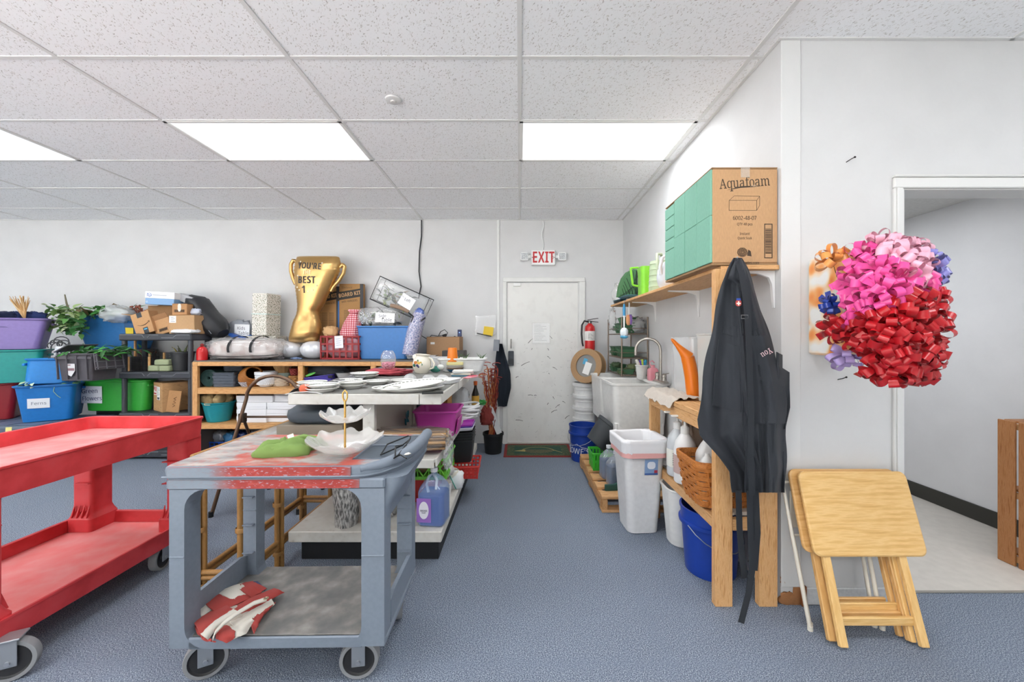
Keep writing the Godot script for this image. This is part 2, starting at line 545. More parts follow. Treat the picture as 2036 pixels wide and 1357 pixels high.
	tile.albedo_texture = ImageTexture.create_from_image(im)
	tile.roughness = 0.95
	tile.uv1_triplanar = true; tile.uv1_world_triplanar = true; tile.uv1_scale = Vector3(0.82, 0.82, 0.82)
	var white := M("dcdcdb", 0.5)
	var ceil := struct("ceiling", bx(-8.3, CEIL + 0.06, ZB - 0.1, 4.3, CEIL + 0.16, 3.3, 0), M("b5b3af", 0.9), "suspended ceiling of white fissured tiles in a grid", "ceiling")
	var cache := {}
	var zs := [ZB]
	for k in range(0, 13): zs.append(-4.53 + 0.61 * k)
	zs[-1] = 3.2
	for i in zs.size() - 1:
		var z0: float = zs[i]
		var z1: float = zs[i + 1]
		for k in range(-7, 4):
			var x0 := maxf(k * 1.22, -8.2)
			var x1 := minf(k * 1.22 + 1.22, 4.2)
			if z0 < ZD - 0.2: x1 = minf(x1, XR)
			elif z0 < ZD and x1 > XR: pass
			if x1 - x0 < 0.03: continue
			var lit := false
			for px in PX:
				for pz in PZ:
					if absf((x0 + x1) * 0.5 - px) < 0.3 and absf((z0 + z1) * 0.5 - pz) < 0.2 and not (px > 1.3 and pz < ZD): lit = true
			if lit: continue
			var key := "%.2f,%.2f" % [x1 - x0, z1 - z0]
			if not cache.has(key):
				var w := x1 - x0 - 0.006; var d := z1 - z0 - 0.006
				cache[key] = bx(-w / 2, 0, -d / 2, w / 2, 0.015, d / 2, 0.002)
			part(ceil, "ceiling_tile", cache[key], tile, Vector3((x0 + x1) / 2, CEIL + 0.002 + rng.randf() * 0.002, (z0 + z1) / 2), Vector3(rng.randfn(0, 0.08), 0, rng.randfn(0, 0.05)))
	for i in range(1, zs.size() - 1):
		var xe := XR if zs[i] < ZD else 4.2
		part(ceil, "grid_tee", bx(-8.2, CEIL - 0.0015, zs[i] - 0.012, xe, CEIL + 0.03, zs[i] + 0.012, 0.0008), white)
	for k in range(-6, 4):
		var xx := k * 1.22
		part(ceil, "grid_tee", bx(xx - 0.012, CEIL - 0.002, ZB if xx < XR else ZD, xx + 0.012, CEIL + 0.03, 3.2, 0.0008), white)
	var edge := mb()
	edge.box(Vector3(-8.2, CEIL - 0.002, ZB), Vector3(XR, CEIL + 0.03, ZB + 0.02), 0.0008)
	edge.box(Vector3(XR - 0.02, CEIL - 0.002, ZB), Vector3(XR, CEIL + 0.03, ZD), 0.0008)
	edge.box(Vector3(XR - 0.02, CEIL - 0.002, ZD), Vector3(4.2, CEIL + 0.03, ZD + 0.02), 0.0008)
	part(ceil, "wall_angle", edge.mesh(), white)
	var sp := thing("sprinkler_cover", "round white sprinkler cover set in a ceiling tile", "sprinkler", Vector3(X(782, 2.456), CEIL, -2.456))
	part(sp, "plate", mb().lathe([Vector2(0, -0.012), Vector2(0.03, -0.012), Vector2(0.046, -0.008), Vector2(0.05, 0.0)], 28).mesh(), white)
	part(sp, "cap", mb().lathe([Vector2(0, -0.018), Vector2(0.014, -0.018), Vector2(0.018, -0.011)], 18).mesh(), M("dcdad6", 0.5))
	struct("trim_1", bx(XR - 0.002, 0.09, ZD, X(1590, 1.97), CEIL - 0.002, ZD + 0.008, 0.002), M("dcdcdb", 0.6))
	struct("trim_2", bx(X(988, 4.95), 0, ZB, X(993, 4.95), CEIL - 0.002, ZB + 0.012, 0.003), M("e8e8e6", 0.6))
	var cas := mb()
	cas.box(Vector3(1.853, 0, ZD), Vector3(1.8985, 2.0695, ZD + 0.016), 0.003)
	cas.box(Vector3(1.862, 0, ZD + 0.0165), Vector3(1.875, 2.0695, ZD + 0.022), 0.002)
	cas.box(Vector3(1.853, 2.07, ZD), Vector3(2.92, 2.122, ZD + 0.016), 0.004)
	cas.box(Vector3(1.85, 2.1225, ZD), Vector3(2.923, 2.133, ZD + 0.024), 0.003)
	cas.box(Vector3(2.8735, 0, ZD), Vector3(2.92, 2.0695, ZD + 0.016), 0.003)
	cas.box(Vector3(1.9, 0, ZD - 0.125), Vector3(1.915, 2.066, ZD + 0.002), 0.002)
	cas.box(Vector3(2.857, 0, ZD - 0.125), Vector3(2.872, 2.066, ZD + 0.002), 0.002)
	cas.box(Vector3(1.9, 2.0665, ZD - 0.125), Vector3(2.872, 2.0692, ZD + 0.002), 0.0)
	struct("trim_3", cas.mesh(), M("e2e2e0", 0.45))
	struct("baseboard_doorway", bx(X(1600, 1.97), 0.004, ZD, 1.85, 0.088, ZD + 0.013, 0.004), M("e2e4e6", 0.5, 0, noise_tex("mottle", 51, 0.03, 0.92, 1.0), Vector3(3, 3, 3)))
	var chip := mb()
	for q in [[1.295, 0.0, 0.075, 0.055], [1.33, 0.02, 0.05, 0.03], [1.30, 0.10, 0.025, 0.05], [1.36, 0.0, 0.04, 0.11]]:
		chip.blob(Vector3(q[0] + q[2] * 0.5, q[1] + q[3] * 0.5, ZD + 0.002), Vector3(q[2] * 0.6, q[3] * 0.6, 0.006), 0.7, int(q[0] * 100), 1.5, -1.0, 14, 8)
	solo("broken_plaster", "brown bare patch of broken plaster at the foot of the white corner", "damage", chip.mesh(), M("a8744a", 0.95, 0, noise_tex("mottle", 51, 0.03, 0.92, 1.0), Vector3(8, 8, 8)))
	struct("trim_4", bx(X(1590, 1.97), 0.0, ZD, X(1599, 1.97), 0.1, ZD + 0.02, 0.002), wood("8a5a38", 1))
	exit_door(rng)
	wall_things()
func exit_door(rng: RandomNumberGenerator) -> void:
	var x0 := X(1009, 4.96)
	var x1 := X(1149, 4.96)
	var top := Y(563, 4.96)
	var im := Image.create_empty(512, 1024, false, Image.FORMAT_RGB8)
	im.fill(Color("e9e9e6"))
	var ns := FastNoiseLite.new()
	ns.seed = 4; ns.frequency = 0.012; ns.fractal_octaves = 5
	for y in 1024:
		for x in 512:
			var g := 1.0 - 0.03 * clampf(ns.get_noise_2d(x, y * 0.8) * 1.4, 0, 1)
			im.set_pixel(x, y, Color(0.913 * g, 0.908 * g, 0.892 * g))
	for q in [[255, 330, 275, 345], [290, 330, 325, 355], [205, 322, 240, 345], [150, 385, 190, 352], [180, 420, 175, 428], [100, 530, 160, 505], [60, 608, 78, 600], [150, 720, 185, 722], [195, 722, 210, 722], [330, 540, 360, 556], [300, 580, 304, 584], [330, 730, 340, 745], [320, 830, 360, 815], [380, 780, 350, 800], [400, 760, 420, 770], [290, 780, 300, 770], [60, 880, 110, 885], [420, 870, 450, 850], [300, 430, 290, 420], [290, 470, 310, 486]]:
		var a := Vector2(q[0], q[1])
		var b := Vector2(q[2], q[3])
		im_line(im, a, a.lerp(b, 0.5) + Vector2(0, -3), 1.5, Color("5a5856"))
		im_line(im, a.lerp(b, 0.5) + Vector2(0, -3), b, 1.0, Color("6d6b68"))
	for k in 90:
		var a := Vector2(rng.randf() * 500, rng.randf_range(300, 1000))
		im_line(im, a, a + Vector2(rng.randfn(0, 8), rng.randfn(0, 4)), 0.6, Color("8d8b88"))
	var leafm := StandardMaterial3D.new()
	leafm.albedo_texture = ImageTexture.create_from_image(im); leafm.roughness = 0.5
	var d := struct("door_1", bx(x0, 0.012, ZB + 0.002, x1, top, ZB + 0.012, 0.0), M("e9e9e6", 0.5), "scuffed white exit door with a dark keypad lock", "door")
	var face := mb()
	var p := [Vector3(x0 + 0.002, 0.014, ZB + 0.0125), Vector3(x1 - 0.002, 0.014, ZB + 0.0125), Vector3(x1 - 0.002, top - 0.002, ZB + 0.0125), Vector3(x0 + 0.002, top - 0.002, ZB + 0.0125)]
	var i0 := face.put(p[0], Vector3(0, 0, 1), Vector2(0, 1)); face.put(p[1], Vector3(0, 0, 1), Vector2(1, 1)); face.put(p[2], Vector3(0, 0, 1), Vector2(1, 0)); face.put(p[3], Vector3(0, 0, 1), Vector2(0, 0))
	face.idx.append_array([i0, i0 + 2, i0 + 1, i0, i0 + 3, i0 + 2])
	part(d, "leaf_skin", face.mesh(), leafm)
	var fr := mb()
	var fx0 := X(1000, 4.95); var fx1 := X(1163, 4.95); var ft := Y(552, 4.95)
	fr.box(Vector3(fx0, 0, ZB), Vector3(x0 - 0.014, top + 0.0118, ZB + 0.035), 0.002)
	fr.box(Vector3(x0 - 0.0138, 0, ZB), Vector3(x0 - 0.002, top + 0.0118, ZB + 0.02), 0.002)
	fr.box(Vector3(x1 + 0.014, 0, ZB), Vector3(fx1, top + 0.0118, ZB + 0.035), 0.002)
	fr.box(Vector3(x1 + 0.002, 0, ZB), Vector3(x1 + 0.0138, top + 0.0118, ZB + 0.02), 0.002)
	fr.box(Vector3(fx0, top + 0.012, ZB), Vector3(fx1, ft, ZB + 0.035), 0.004)
	part(d, "door_frame", fr.mesh(), M("e6e6e3", 0.5, 0, noise_tex("plaster", 41, 0.008, 0.975, 1.0, 5), Vector3(2, 2, 2)))
	var dark := M("3a4048", 0.35)
	var lock := part(d, "keypad_lock", mb().prism(rpoly(0.07, 0.185, 0.012), 0, 0.025).mesh(), dark, Vector3(X(1016, 4.93), Y(713, 4.93), ZB + 0.013))
	part(lock, "button_panel", mb().prism(rpoly(0.056, 0.07, 0.006), 0.024, 0.028).mesh(), M("23282e", 0.3), Vector3(0, -0.04, 0))
	part(d, "pull_handle", mb().tube([Vector3(0, -0.055, 0), Vector3(0, -0.04, 0.03), Vector3(0, 0, 0.04), Vector3(0, 0.04, 0.03), Vector3(0, 0.055, 0)], 0.007).mesh(), M("a8a49c", 0.35, 0.8), Vector3(X(1016, 4.93), Y(684, 4.93), ZB + 0.013))
	part(d, "closer_block", bx(-0.045, -0.02, 0, 0.045, 0.02, 0.03, 0.004), M("efefec", 0.4), Vector3(X(1028, 4.93), Y(566, 4.93), ZB + 0.014))
	var weather := bx(x0, 0.0, ZB + 0.012, x1, 0.016, ZB + 0.03, 0.002)
	part(d, "threshold", weather, M("c9c6be", 0.4, 0.5))
	var note := thing("notice_sheet", "white printed notice taped to the exit door", "paper", Vector3(X(1076, 4.94), Y(663, 4.94), ZB + 0.0145))
	part(note, "sheet", bx(-0.105, -0.12, 0, 0.105, 0.125, 0.001, 0), M("f6f6f4", 0.6))
	var pr := mb()
	for k in 13:
		pr.box(Vector3(-0.085, 0.10 - k * 0.016, 0.001), Vector3(-0.085 + rng.randf_range(0.07, 0.165), 0.103 - k * 0.016, 0.0013), 0)
	part(note, "print_lines", pr.mesh(), M("9a9a9c", 0.8))
	part(note, "plastic_sleeve", bx(-0.115, -0.135, 0.0015, 0.115, 0.135, 0.002, 0), glass("ffffff", 0.10, 0.1))
func wall_things() -> void:
	var white := M("efefee", 0.4)
	var red := M("c8353a", 0.5)
	var z := ZB
	var e := thing("exit_sign", "white exit sign with red letters and two emergency lamps over the door", "sign", Vector3(X(1080, 4.95), Y(513, 4.95), z))
	part(e, "housing", bx(-0.15, -0.095, 0, 0.15, 0.095, 0.05, 0.008), white)
	lettering(e, "EXIT", 0.142, red, Vector3(0.0, 0.0, 0.051), Vector3.ZERO, bold, "lettering", 0.7)
	lettering(e, "<", 0.06, M("8a5a5c", 0.5), Vector3(-0.125, 0.0, 0.051))
	lettering(e, ">", 0.06, M("8a5a5c", 0.5), Vector3(0.125, 0.0, 0.051))
	for s in [-1, 1]:
		var l := part(e, "lamp_head", mb().prism(rpoly(0.095, 0.095, 0.015), 0.015, 0.06).box(Vector3(-s * 0.08, -0.02, 0.01), Vector3(0, 0.02, 0.035), 0.004).mesh(), white, Vector3(s * 0.235, 0.012, 0))
		var dots := mb()
		for a in range(-2, 3):
			for b in range(-2, 3):
				dots.blob(Vector3(a * 0.016, b * 0.016, 0.06), Vector3(0.0085, 0.0085, 0.006), 0, 1, 1, -1, 8, 5)
		part(l, "lens", dots.mesh(), M("d5d9dc", 0.15, 0.4))
	var cp: Array = []
	for k in 11:
		cp.append(Vector3(X(1079, 4.96) + sin(k * 0.9) * 0.012, lerpf(Y(497, 4.96), Y(440, 4.96), k / 10.0), z + 0.012))
	solo("sign_wire", "thin white wire running from the ceiling down to the exit sign", "wire", mb().tube(cp, 0.006, 6).mesh(), white)
	var bp: Array = []
	for q in [[838, 438], [838, 470], [834, 500], [833, 540], [837, 570], [832, 594]]:
		bp.append(W(q[0], q[1], 4.955))
	solo("hanging_black_wire", "thin black wire hanging down the back wall from the ceiling", "wire", mb().tube(bp, 0.0075, 6).mesh(), M("26272a", 0.5))
	var bag := mb()
	var rows: Array = []
	var ns := FastNoiseLite.new()
	ns.seed = 9; ns.frequency = 9.0
	for j in 9:
		var row := PackedVector3Array()
		for k in 9:
			var u := lerpf(945, 985, k / 8.0); var v := lerpf(628, 666, j / 8.0)
			row.append(W(u + ns.get_noise_2d(k, j) * 4, v + ns.get_noise_2d(j, k) * 3, 4.94) + Vector3(0, 0, ns.get_noise_2d(k * 2, j * 2) * 0.02))
		rows.append(row)
	solo("plastic_sleeve", "clear crinkled plastic sleeve pinned to the back wall", "plastic sleeve", bag.sheet(rows, 0.001).mesh(), glass("ffffff", 0.16, 0.12))
	solo("sticky_note", "yellow sticky note inside the clear sleeve on the back wall", "note", bx(-0.06, -0.055, 0, 0.06, 0.055, 0.002, 0), M("ecc93f", 0.7), W(971, 659, 4.925), Vector3(0, 0, -8))
	solo("pen", "slim dark pen tucked under the yellow sticky note", "pen", mb().tube([W(948, 663, 4.93), W(977, 669, 4.925)], 0.007, 6).mesh(), M("3c3a38", 0.4))
	for q in [[1693, 316, 1.95, "bent nail high on the wall beside the doorway"], [1676, 753, 1.95, "bent nail in the wall below the ribbon bows"]]:
		var p: Vector3 = W(q[0], q[1], q[2])
		var nl := mb().tube([Vector3(0.012, 0.006, 0.004), Vector3(0, 0, 0), Vector3(-0.01, -0.008, -0.02)], 0.0022, 6)
		nl.blob(Vector3(0.013, 0.0065, 0.005), Vector3(0.006, 0.005, 0.003), 0, 1, 1, -1, 8, 5)
		solo("wall_nail", q[3], "nail", nl.mesh(), M("2c2a28", 0.4, 0.6), p)
	var fx := thing("fire_extinguisher", "red fire extinguisher hung on the wall beside the exit door", "extinguisher", Vector3(X(1173, 4.86), Y(697, 4.86), -4.87))
	part(fx, "cylinder", mb().lathe([Vector2(0.0, 0), Vector2(0.05, 0.0), Vector2(0.062, 0.01), Vector2(0.063, 0.26), Vector2(0.055, 0.295), Vector2(0.03, 0.318), Vector2(0.022, 0.33), Vector2(0, 0.33)], 24).mesh(), M("d02a2c", 0.22))
	part(fx, "label", mb().lathe([Vector2(0.0635, 0.12), Vector2(0.0638, 0.12), Vector2(0.0638, 0.235), Vector2(0.0635, 0.235)], 24).mesh(), M("ece8e4", 0.5))
	var lp := mb()
	for k in 6: lp.box(Vector3(-0.03, 0.135 + k * 0.014, 0.0635), Vector3(0.03 - (k % 3) * 0.012, 0.139 + k * 0.014, 0.0646), 0)
	part(fx, "label_print", lp.mesh(), M("55585c", 0.6))
	part(fx, "valve", mb().lathe([Vector2(0.02, 0.33), Vector2(0.024, 0.335), Vector2(0.024, 0.36), Vector2(0.012, 0.365), Vector2(0, 0.365)], 14).mesh(), M("8c8a86", 0.3, 0.8))
	part(fx, "handle", mb().bar(Vector3(-0.03, 0.375, 0.01), Vector3(0.10, 0.392, 0.02), 0.022, 0.008).bar(Vector3(-0.03, 0.362, 0.01), Vector3(0.10, 0.345, 0.03), 0.02, 0.008).mesh(), M("1e1e20", 0.4))
	part(fx, "hose", mb().tube([Vector3(-0.02, 0.35, 0.01), Vector3(-0.07, 0.36, 0.02), Vector3(-0.10, 0.31, 0.02), Vector3(-0.105, 0.2, 0.02), Vector3(-0.095, 0.09, 0.02), Vector3(-0.085, 0.05, 0.02)], 0.011).mesh(), M("1e1e20", 0.5))
	part(fx, "wall_bracket", bx(-0.02, 0.05, -0.105, 0.02, 0.30, -0.055, 0.004), M("2a2a2c", 0.5))
	var im := Image.create_empty(256, 128, false, Image.FORMAT_RGB8)
	var r2 := RandomNumberGenerator.new(); r2.seed = 5
	for y in 128:
		for x in 256:
			var q := Color("2f5242")
			var ex := mini(x, 255 - x); var ey := mini(y, 127 - y)
			if ex < 10 or ey < 9: q = Color("8a2f2a")
			elif (ex < 38 or ey < 26) and r2.randf() < 0.5: q = Color("8c8350") if r2.randf() < 0.6 else Color("26382e")
			elif Vector2((x - 128) / 58.0, (y - 70) / 26.0).length() < 1.0 and y > 60 and r2.randf() < 0.6: q = Color("7d6a4a")
			q = q.darkened(r2.randf() * 0.15)
			im.set_pixel(x, y, q)
	for k in 20:
		var a := PI + PI * k / 20.0; var b := PI + PI * (k + 1) / 20.0
		im_line(im, Vector2(128 + cos(a) * 60, 70 + sin(a) * 34), Vector2(128 + cos(b) * 60, 70 + sin(b) * 34), 1.5, Color("a8975c"))
	for k in 12: im_line(im, Vector2(40, 74), Vector2(78, 62 + k * 1.6), 1.0, Color("b39f62"))
	im_line(im, Vector2(186, 62), Vector2(216, 90), 1.5, Color("a8975c"))
	var mm := StandardMaterial3D.new()
	mm.albedo_texture = ImageTexture.create_from_image(im); mm.roughness = 1.0
	var mat_x0 := X(1001, 4.4); var mat_x1 := X(1142, 4.4)
	var mt := thing("door_mat", "green door mat with a red border before the exit door", "mat", Vector3((mat_x0 + mat_x1) / 2, 0.0, -4.64))
	var hw := (mat_x1 - mat_x0) / 2
	part(mt, "backing", bx(-hw, 0, -0.27, hw, 0.008, 0.25, 0.002), M("8a2f2a", 0.95))
	var f := mb()
	var i0 := f.put(Vector3(-hw + 0.003, 0.0095, 0.247), Vector3.UP, Vector2(0, 1)); f.put(Vector3(hw - 0.003, 0.0095, 0.247), Vector3.UP, Vector2(1, 1)); f.put(Vector3(hw - 0.003, 0.0095, -0.267), Vector3.UP, Vector2(1, 0)); f.put(Vector3(-hw + 0.003, 0.0095, -0.267), Vector3.UP, Vector2(0, 0))
	f.idx.append_array([i0, i0 + 2, i0 + 1, i0, i0 + 3, i0 + 2])
	part(mt, "woven_pile", f.mesh(), mm)
func caster(t: Node3D, at: Vector3, turn: float, r := 0.074) -> void:
	var w := part(t, "caster", mb().box(Vector3(-0.035, 2 * r + 0.004, -0.035), Vector3(0.035, 2 * r + 0.012, 0.035), 0.002).bar(Vector3(-0.026, 2 * r + 0.006, 0), Vector3(-0.026, r - 0.018, 0.0), 0.004, 0.05, Vector3.FORWARD).bar(Vector3(0.026, 2 * r + 0.006, 0), Vector3(0.026, r - 0.018, 0.0), 0.004, 0.05, Vector3.FORWARD).mesh(), M("a9adb2", 0.35, 0.6), at, Vector3(0, turn, 0))
	var tyre := mb()
	tyre.xf = Transform3D(Basis(Vector3.FORWARD, PI / 2), Vector3(0, r, 0))
	tyre.lathe([Vector2(r * 0.80, -0.019), Vector2(r * 0.97, -0.019), Vector2(r, -0.012), Vector2(r, 0.012), Vector2(r * 0.97, 0.019), Vector2(r * 0.80, 0.019)], 32)
	part(w, "tyre", tyre.mesh(), M("8f9092", 0.7))
	var hub := mb()
	hub.xf = tyre.xf
	hub.lathe([Vector2(0, -0.017), Vector2(r * 0.25, -0.019), Vector2(r * 0.3, -0.012), Vector2(r * 0.72, -0.012), Vector2(r * 0.8, -0.017), Vector2(r * 0.8, 0.017), Vector2(r * 0.72, 0.012), Vector2(r * 0.3, 0.012), Vector2(r * 0.25, 0.019), Vector2(0, 0.017)], 28)
	part(w, "wheel_hub", hub.mesh(), M("2c2c2e", 0.6))
	var bolt := mb()
	bolt.xf = tyre.xf
	bolt.lathe([Vector2(0, -0.034), Vector2(0.008, -0.034), Vector2(0.008, 0.034), Vector2(0, 0.034)], 10)
	part(w, "axle_bolt", bolt.mesh(), M("b8bbc0", 0.3, 0.8))
func post_shape(w: float, h: float, fl: float, sx: int) -> PackedVector2Array:
	var p := PackedVector2Array([Vector2(0, 0), Vector2(0, h)])
	for k in 7:
		var a := PI * 0.5 * k / 6.0
		p.append(Vector2(w + fl * (1 - sin(a)), h - fl * (1 - cos(a))))
	for k in 7:
		var a := PI * 0.5 * (1 - k / 6.0)
		p.append(Vector2(w + fl * (1 - sin(a)), fl * (1 - cos(a))))
	for k in p.size(): p[k].x *= sx
	return p
func carts() -> void:
	var rng := RandomNumberGenerator.new()
	rng.seed = 31
	var cx := -0.90
	var cz := -1.71
	var g := thing("utility_cart", "grey plastic two deck utility cart with sprayed red paint on top", "cart", Vector3(cx, 0, cz), 1.0)
	var gm := M("7d8794", 0.55, 0.0, noise_tex("scuff", 11, 0.02, 0.95, 1.0), Vector3(4, 4, 4))
	var im := Image.create_empty(512, 320, false, Image.FORMAT_RGB8)
	var n1 := FastNoiseLite.new(); n1.seed = 3; n1.frequency = 0.011; n1.fractal_octaves = 5
	var n2 := FastNoiseLite.new(); n2.seed = 8; n2.frequency = 0.05; n2.fractal_octaves = 3
	for y in 320:
		for x in 512:
			var fu := x / 512.0; var fv := y / 320.0   # fv 0 at the far edge, 1 at the near edge
			var dust := clampf(0.55 + n1.get_noise_2d(x * 0.6, y * 2.0) * 0.9, 0, 1)
			var q := Color("868687").lerp(Color("bcb2ab"), dust)
			var m := 0.0
			m = maxf(m, 1.0 - absf(fu - 0.33 - (1 - fv) * 0.06) / 0.16 + n1.get_noise_2d(x, y + 400) * 1.4)          # wide smear
			m = maxf(m, 1.1 - absf(fu - 0.76 - (1 - fv) * 0.1) / 0.065 + n1.get_noise_2d(x + 900, y) * 0.8)          # stripe
			m = maxf(m, (fv - 0.90) * 9.0 * clampf((0.78 - fu) * 12.0, 0, 1) * clampf((fu - 0.16) * 12.0, 0, 1) + n1.get_noise_2d(x, y) * 0.5)
			m = maxf(m, clampf((0.14 - fv) * 9.0, 0, 1) * clampf((fu - 0.06) * 9.0, 0, 1) * clampf((0.32 - fu) * 9.0, 0, 1))
			m = clampf(m * 1.3 + n2.get_noise_2d(x, y) * 0.35, 0, 1)
			var r := Color("b03c30").lerp(Color("c47a6c"), dust * 0.7)
			if fu > 0.80: q = Color("8a929c").lerp(Color("a4a4a6"), dust * 0.7)
			q = q.lerp(r, m * 0.95)
			im.set_pixel(x, y, q)
	var topm := StandardMaterial3D.new()
	topm.albedo_texture = ImageTexture.create_from_image(im); topm.roughness = 0.6
	var ol := PackedVector2Array()
	ol = PackedVector2Array([Vector2(-0.42, -0.235), Vector2(-0.42, 0.22), Vector2(-0.414, 0.237), Vector2(-0.40, 0.245), Vector2(0.26, 0.245), Vector2(0.32, 0.236), Vector2(0.375, 0.205), Vector2(0.42, 0.15), Vector2(0.45, 0.08), Vector2(0.462, 0.0), Vector2(0.465, -0.12), Vector2(0.46, -0.20), Vector2(0.44, -0.235)])
	var deck := mb()
	var rows: Array = []
	for q in [[0.80, -0.006], [0.812, -0.004], [0.815, 0.0], [0.838, 0.003], [0.848, 0.0], [0.852, -0.008]]:
		var row := PackedVector3Array()
		for k in ol.size():
			var p := ol[k]
			row.append(Vector3(p.x + p.normalized().x * q[1], q[0], p.y + p.normalized().y * q[1]))
		rows.append(row)
	deck.grid(rows, true, 50)
	deck.cap(rows[0], true)
	var d := part(g, "top_deck", deck.mesh(), gm)
	var face := mb()
	var fx0 := -0.412; var fx1 := 0.452
	var pts := PackedVector2Array()
	for p in ol: pts.append(p * 0.985)
	var ti := Geometry2D.triangulate_polygon(pts)
	for p in pts: face.put(Vector3(p.x, 0.8525, p.y), Vector3.UP, Vector2((p.x - fx0) / (fx1 - fx0), (p.y + 0.232) / 0.474))
	for k in range(0, ti.size(), 3):
		var a := pts[ti[k]]; var b := pts[ti[k + 1]]; var c := pts[ti[k + 2]]
		if (b - a).cross(c - a) > 0: face.idx.append_array([ti[k], ti[k + 1], ti[k + 2]])
		else: face.idx.append_array([ti[k], ti[k + 2], ti[k + 1]])
	part(d, "painted_surface", face.mesh(), topm, Vector3.ZERO, Vector3.ZERO, "grey top smeared with red spray paint and dust")
	var aim := Image.create_empty(512, 64, false, Image.FORMAT_RGB8)
	for y in 64:
		for x in 512:
			var fu := x / 512.0
			var m := clampf((fu - 0.22) * 7.0, 0, 1) * clampf((1.06 - fu) * 9.0, 0, 1)
			m = clampf(m + n2.get_noise_2d(x, y) * 0.12, 0, 1)
			var chip := n1.get_noise_2d(x * 4.0 + 300, y * 5.0)
			var r := Color("9e2c26").lerp(Color("b84a42"), clampf(n1.get_noise_2d(x * 2, y * 2) * 1.5, 0, 1))
			if chip > 0.36: r = Color("a88a94")
			aim.set_pixel(x, y, Color("7f8995").lerp(r, m))
	var apm := StandardMaterial3D.new()
	apm.albedo_texture = ImageTexture.create_from_image(aim); apm.roughness = 0.5
	for q in [[0.815, 0.849, 0.2492, -0.40, 0.27], [0.769, 0.801, 0.2435, -0.40, 0.30]]:
		var ap := mb()
		var i0 := ap.put(Vector3(q[3], q[0], q[2]), Vector3(0, 0, 1), Vector2(0, 1)); ap.put(Vector3(q[4], q[0], q[2]), Vector3(0, 0, 1), Vector2(1, 1)); ap.put(Vector3(q[4], q[1], q[2]), Vector3(0, 0, 1), Vector2(1, 0)); ap.put(Vector3(q[3], q[1], q[2]), Vector3(0, 0, 1), Vector2(0, 0))
		ap.idx.append_array([i0, i0 + 2, i0 + 1, i0, i0 + 3, i0 + 2])
		ap.box(Vector3(q[3], q[0], q[2] - 0.006), Vector3(q[4], q[1], q[2] - 0.0004), 0)
		part(d, "painted_edge", ap.mesh(), apm, Vector3.ZERO, Vector3.ZERO, "edge sprayed red in the middle")
	part(d, "drip_line", mb().tube([Vector3(-0.42, 0.8135, 0.246), Vector3(0.26, 0.8135, 0.247), Vector3(0.32, 0.8135, 0.238), Vector3(0.376, 0.816, 0.206), Vector3(0.421, 0.822, 0.151), Vector3(0.452, 0.83, 0.08)], 0.0045, 6).mesh(), gm)
	var skirt := mb()
	skirt.box(Vector3(-0.412, 0.765, 0.15), Vector3(0.392, 0.803, 0.2425), 0.006)
	skirt.box(Vector3(-0.405, 0.765, -0.228), Vector3(0.38, 0.80, -0.15), 0.006)
	skirt.box(Vector3(-0.405, 0.765, -0.149), Vector3(-0.33, 0.80, 0.149), 0.006)
	skirt.box(Vector3(0.31, 0.765, -0.149), Vector3(0.38, 0.80, 0.149), 0.006)
	part(g, "skirt", skirt.mesh(), gm)
	var br := mb()
	br.loft([rr(0.10, 0.36, 0.04, 0.64, 4, 0.345, 0.05), rr(0.12, 0.38, 0.04, 0.70, 4, 0.35, 0.05), rr(0.17, 0.41, 0.05, 0.765, 4, 0.365, 0.02), rr(0.20, 0.43, 0.05, 0.80, 4, 0.365, 0.01)])
	part(g, "handle_bracket", br.mesh(), gm)
	var hp: Array = []
	for q in [[0.30, 0.838, 0.236], [0.36, 0.842, 0.205], [0.41, 0.85, 0.155], [0.445, 0.86, 0.08], [0.46, 0.866, 0.0], [0.464, 0.87, -0.10], [0.46, 0.868, -0.19], [0.44, 0.862, -0.225]]:
		hp.append(Vector3(q[0], q[1], q[2]))
	part(g, "push_handle", mb().tube(hp, [0.012, 0.018, 0.022, 0.024, 0.024, 0.024, 0.022, 0.014], 12).mesh(), gm)
	var tr := mb()
	tr.tube([Vector3(0.25, 0.853, 0.17), Vector3(0.38, 0.853, 0.165), Vector3(0.415, 0.853, 0.08), Vector3(0.425, 0.853, -0.19), Vector3(0.25, 0.853, -0.19)], 0.006, 6, true)
	tr.box(Vector3(0.25, 0.853, -0.02), Vector3(0.42, 0.862, -0.005), 0.002)
	part(g, "tray_lip", tr.mesh(), gm)
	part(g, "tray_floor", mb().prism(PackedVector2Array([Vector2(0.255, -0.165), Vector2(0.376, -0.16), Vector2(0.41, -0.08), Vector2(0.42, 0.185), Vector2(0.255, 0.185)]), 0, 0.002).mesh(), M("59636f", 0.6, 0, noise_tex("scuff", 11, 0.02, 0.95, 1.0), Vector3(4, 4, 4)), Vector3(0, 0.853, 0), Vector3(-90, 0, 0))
	for q in [[-0.398, 0.165, 0.055, 1], [-0.398, -0.225, 0.06, 1], [0.392, 0.165, 0.085, -1], [0.392, -0.225, 0.07, -1]]:
		var pm := mb().prism(post_shape(q[2], 0.588, 0.075, q[3]), 0, 0.077 if q[1] > 0 else 0.065)
		pm.box(Vector3(0.0 if q[3] > 0 else -q[2], 0.335, 0.0652), Vector3(q[2] if q[3] > 0 else 0.0, 0.341, 0.08 if q[1] > 0 else 0.069), 0.002)
		var po := part(g, "corner_post", pm.mesh(), gm, Vector3(q[0], 0.178, q[1]))
		if q[1] < 0:
			for k in 3: part(po, "rib", bx(0.006 * q[3], 0.14 + k * 0.13, 0.064, (q[2] - 0.006) * q[3], 0.145 + k * 0.13, 0.084, 0.001), gm)
	var low := mb()
	low.box(Vector3(-0.40, 0.175, -0.23), Vector3(0.395, 0.205, 0.232), 0.008)
	part(g, "lower_deck", low.mesh(), gm)
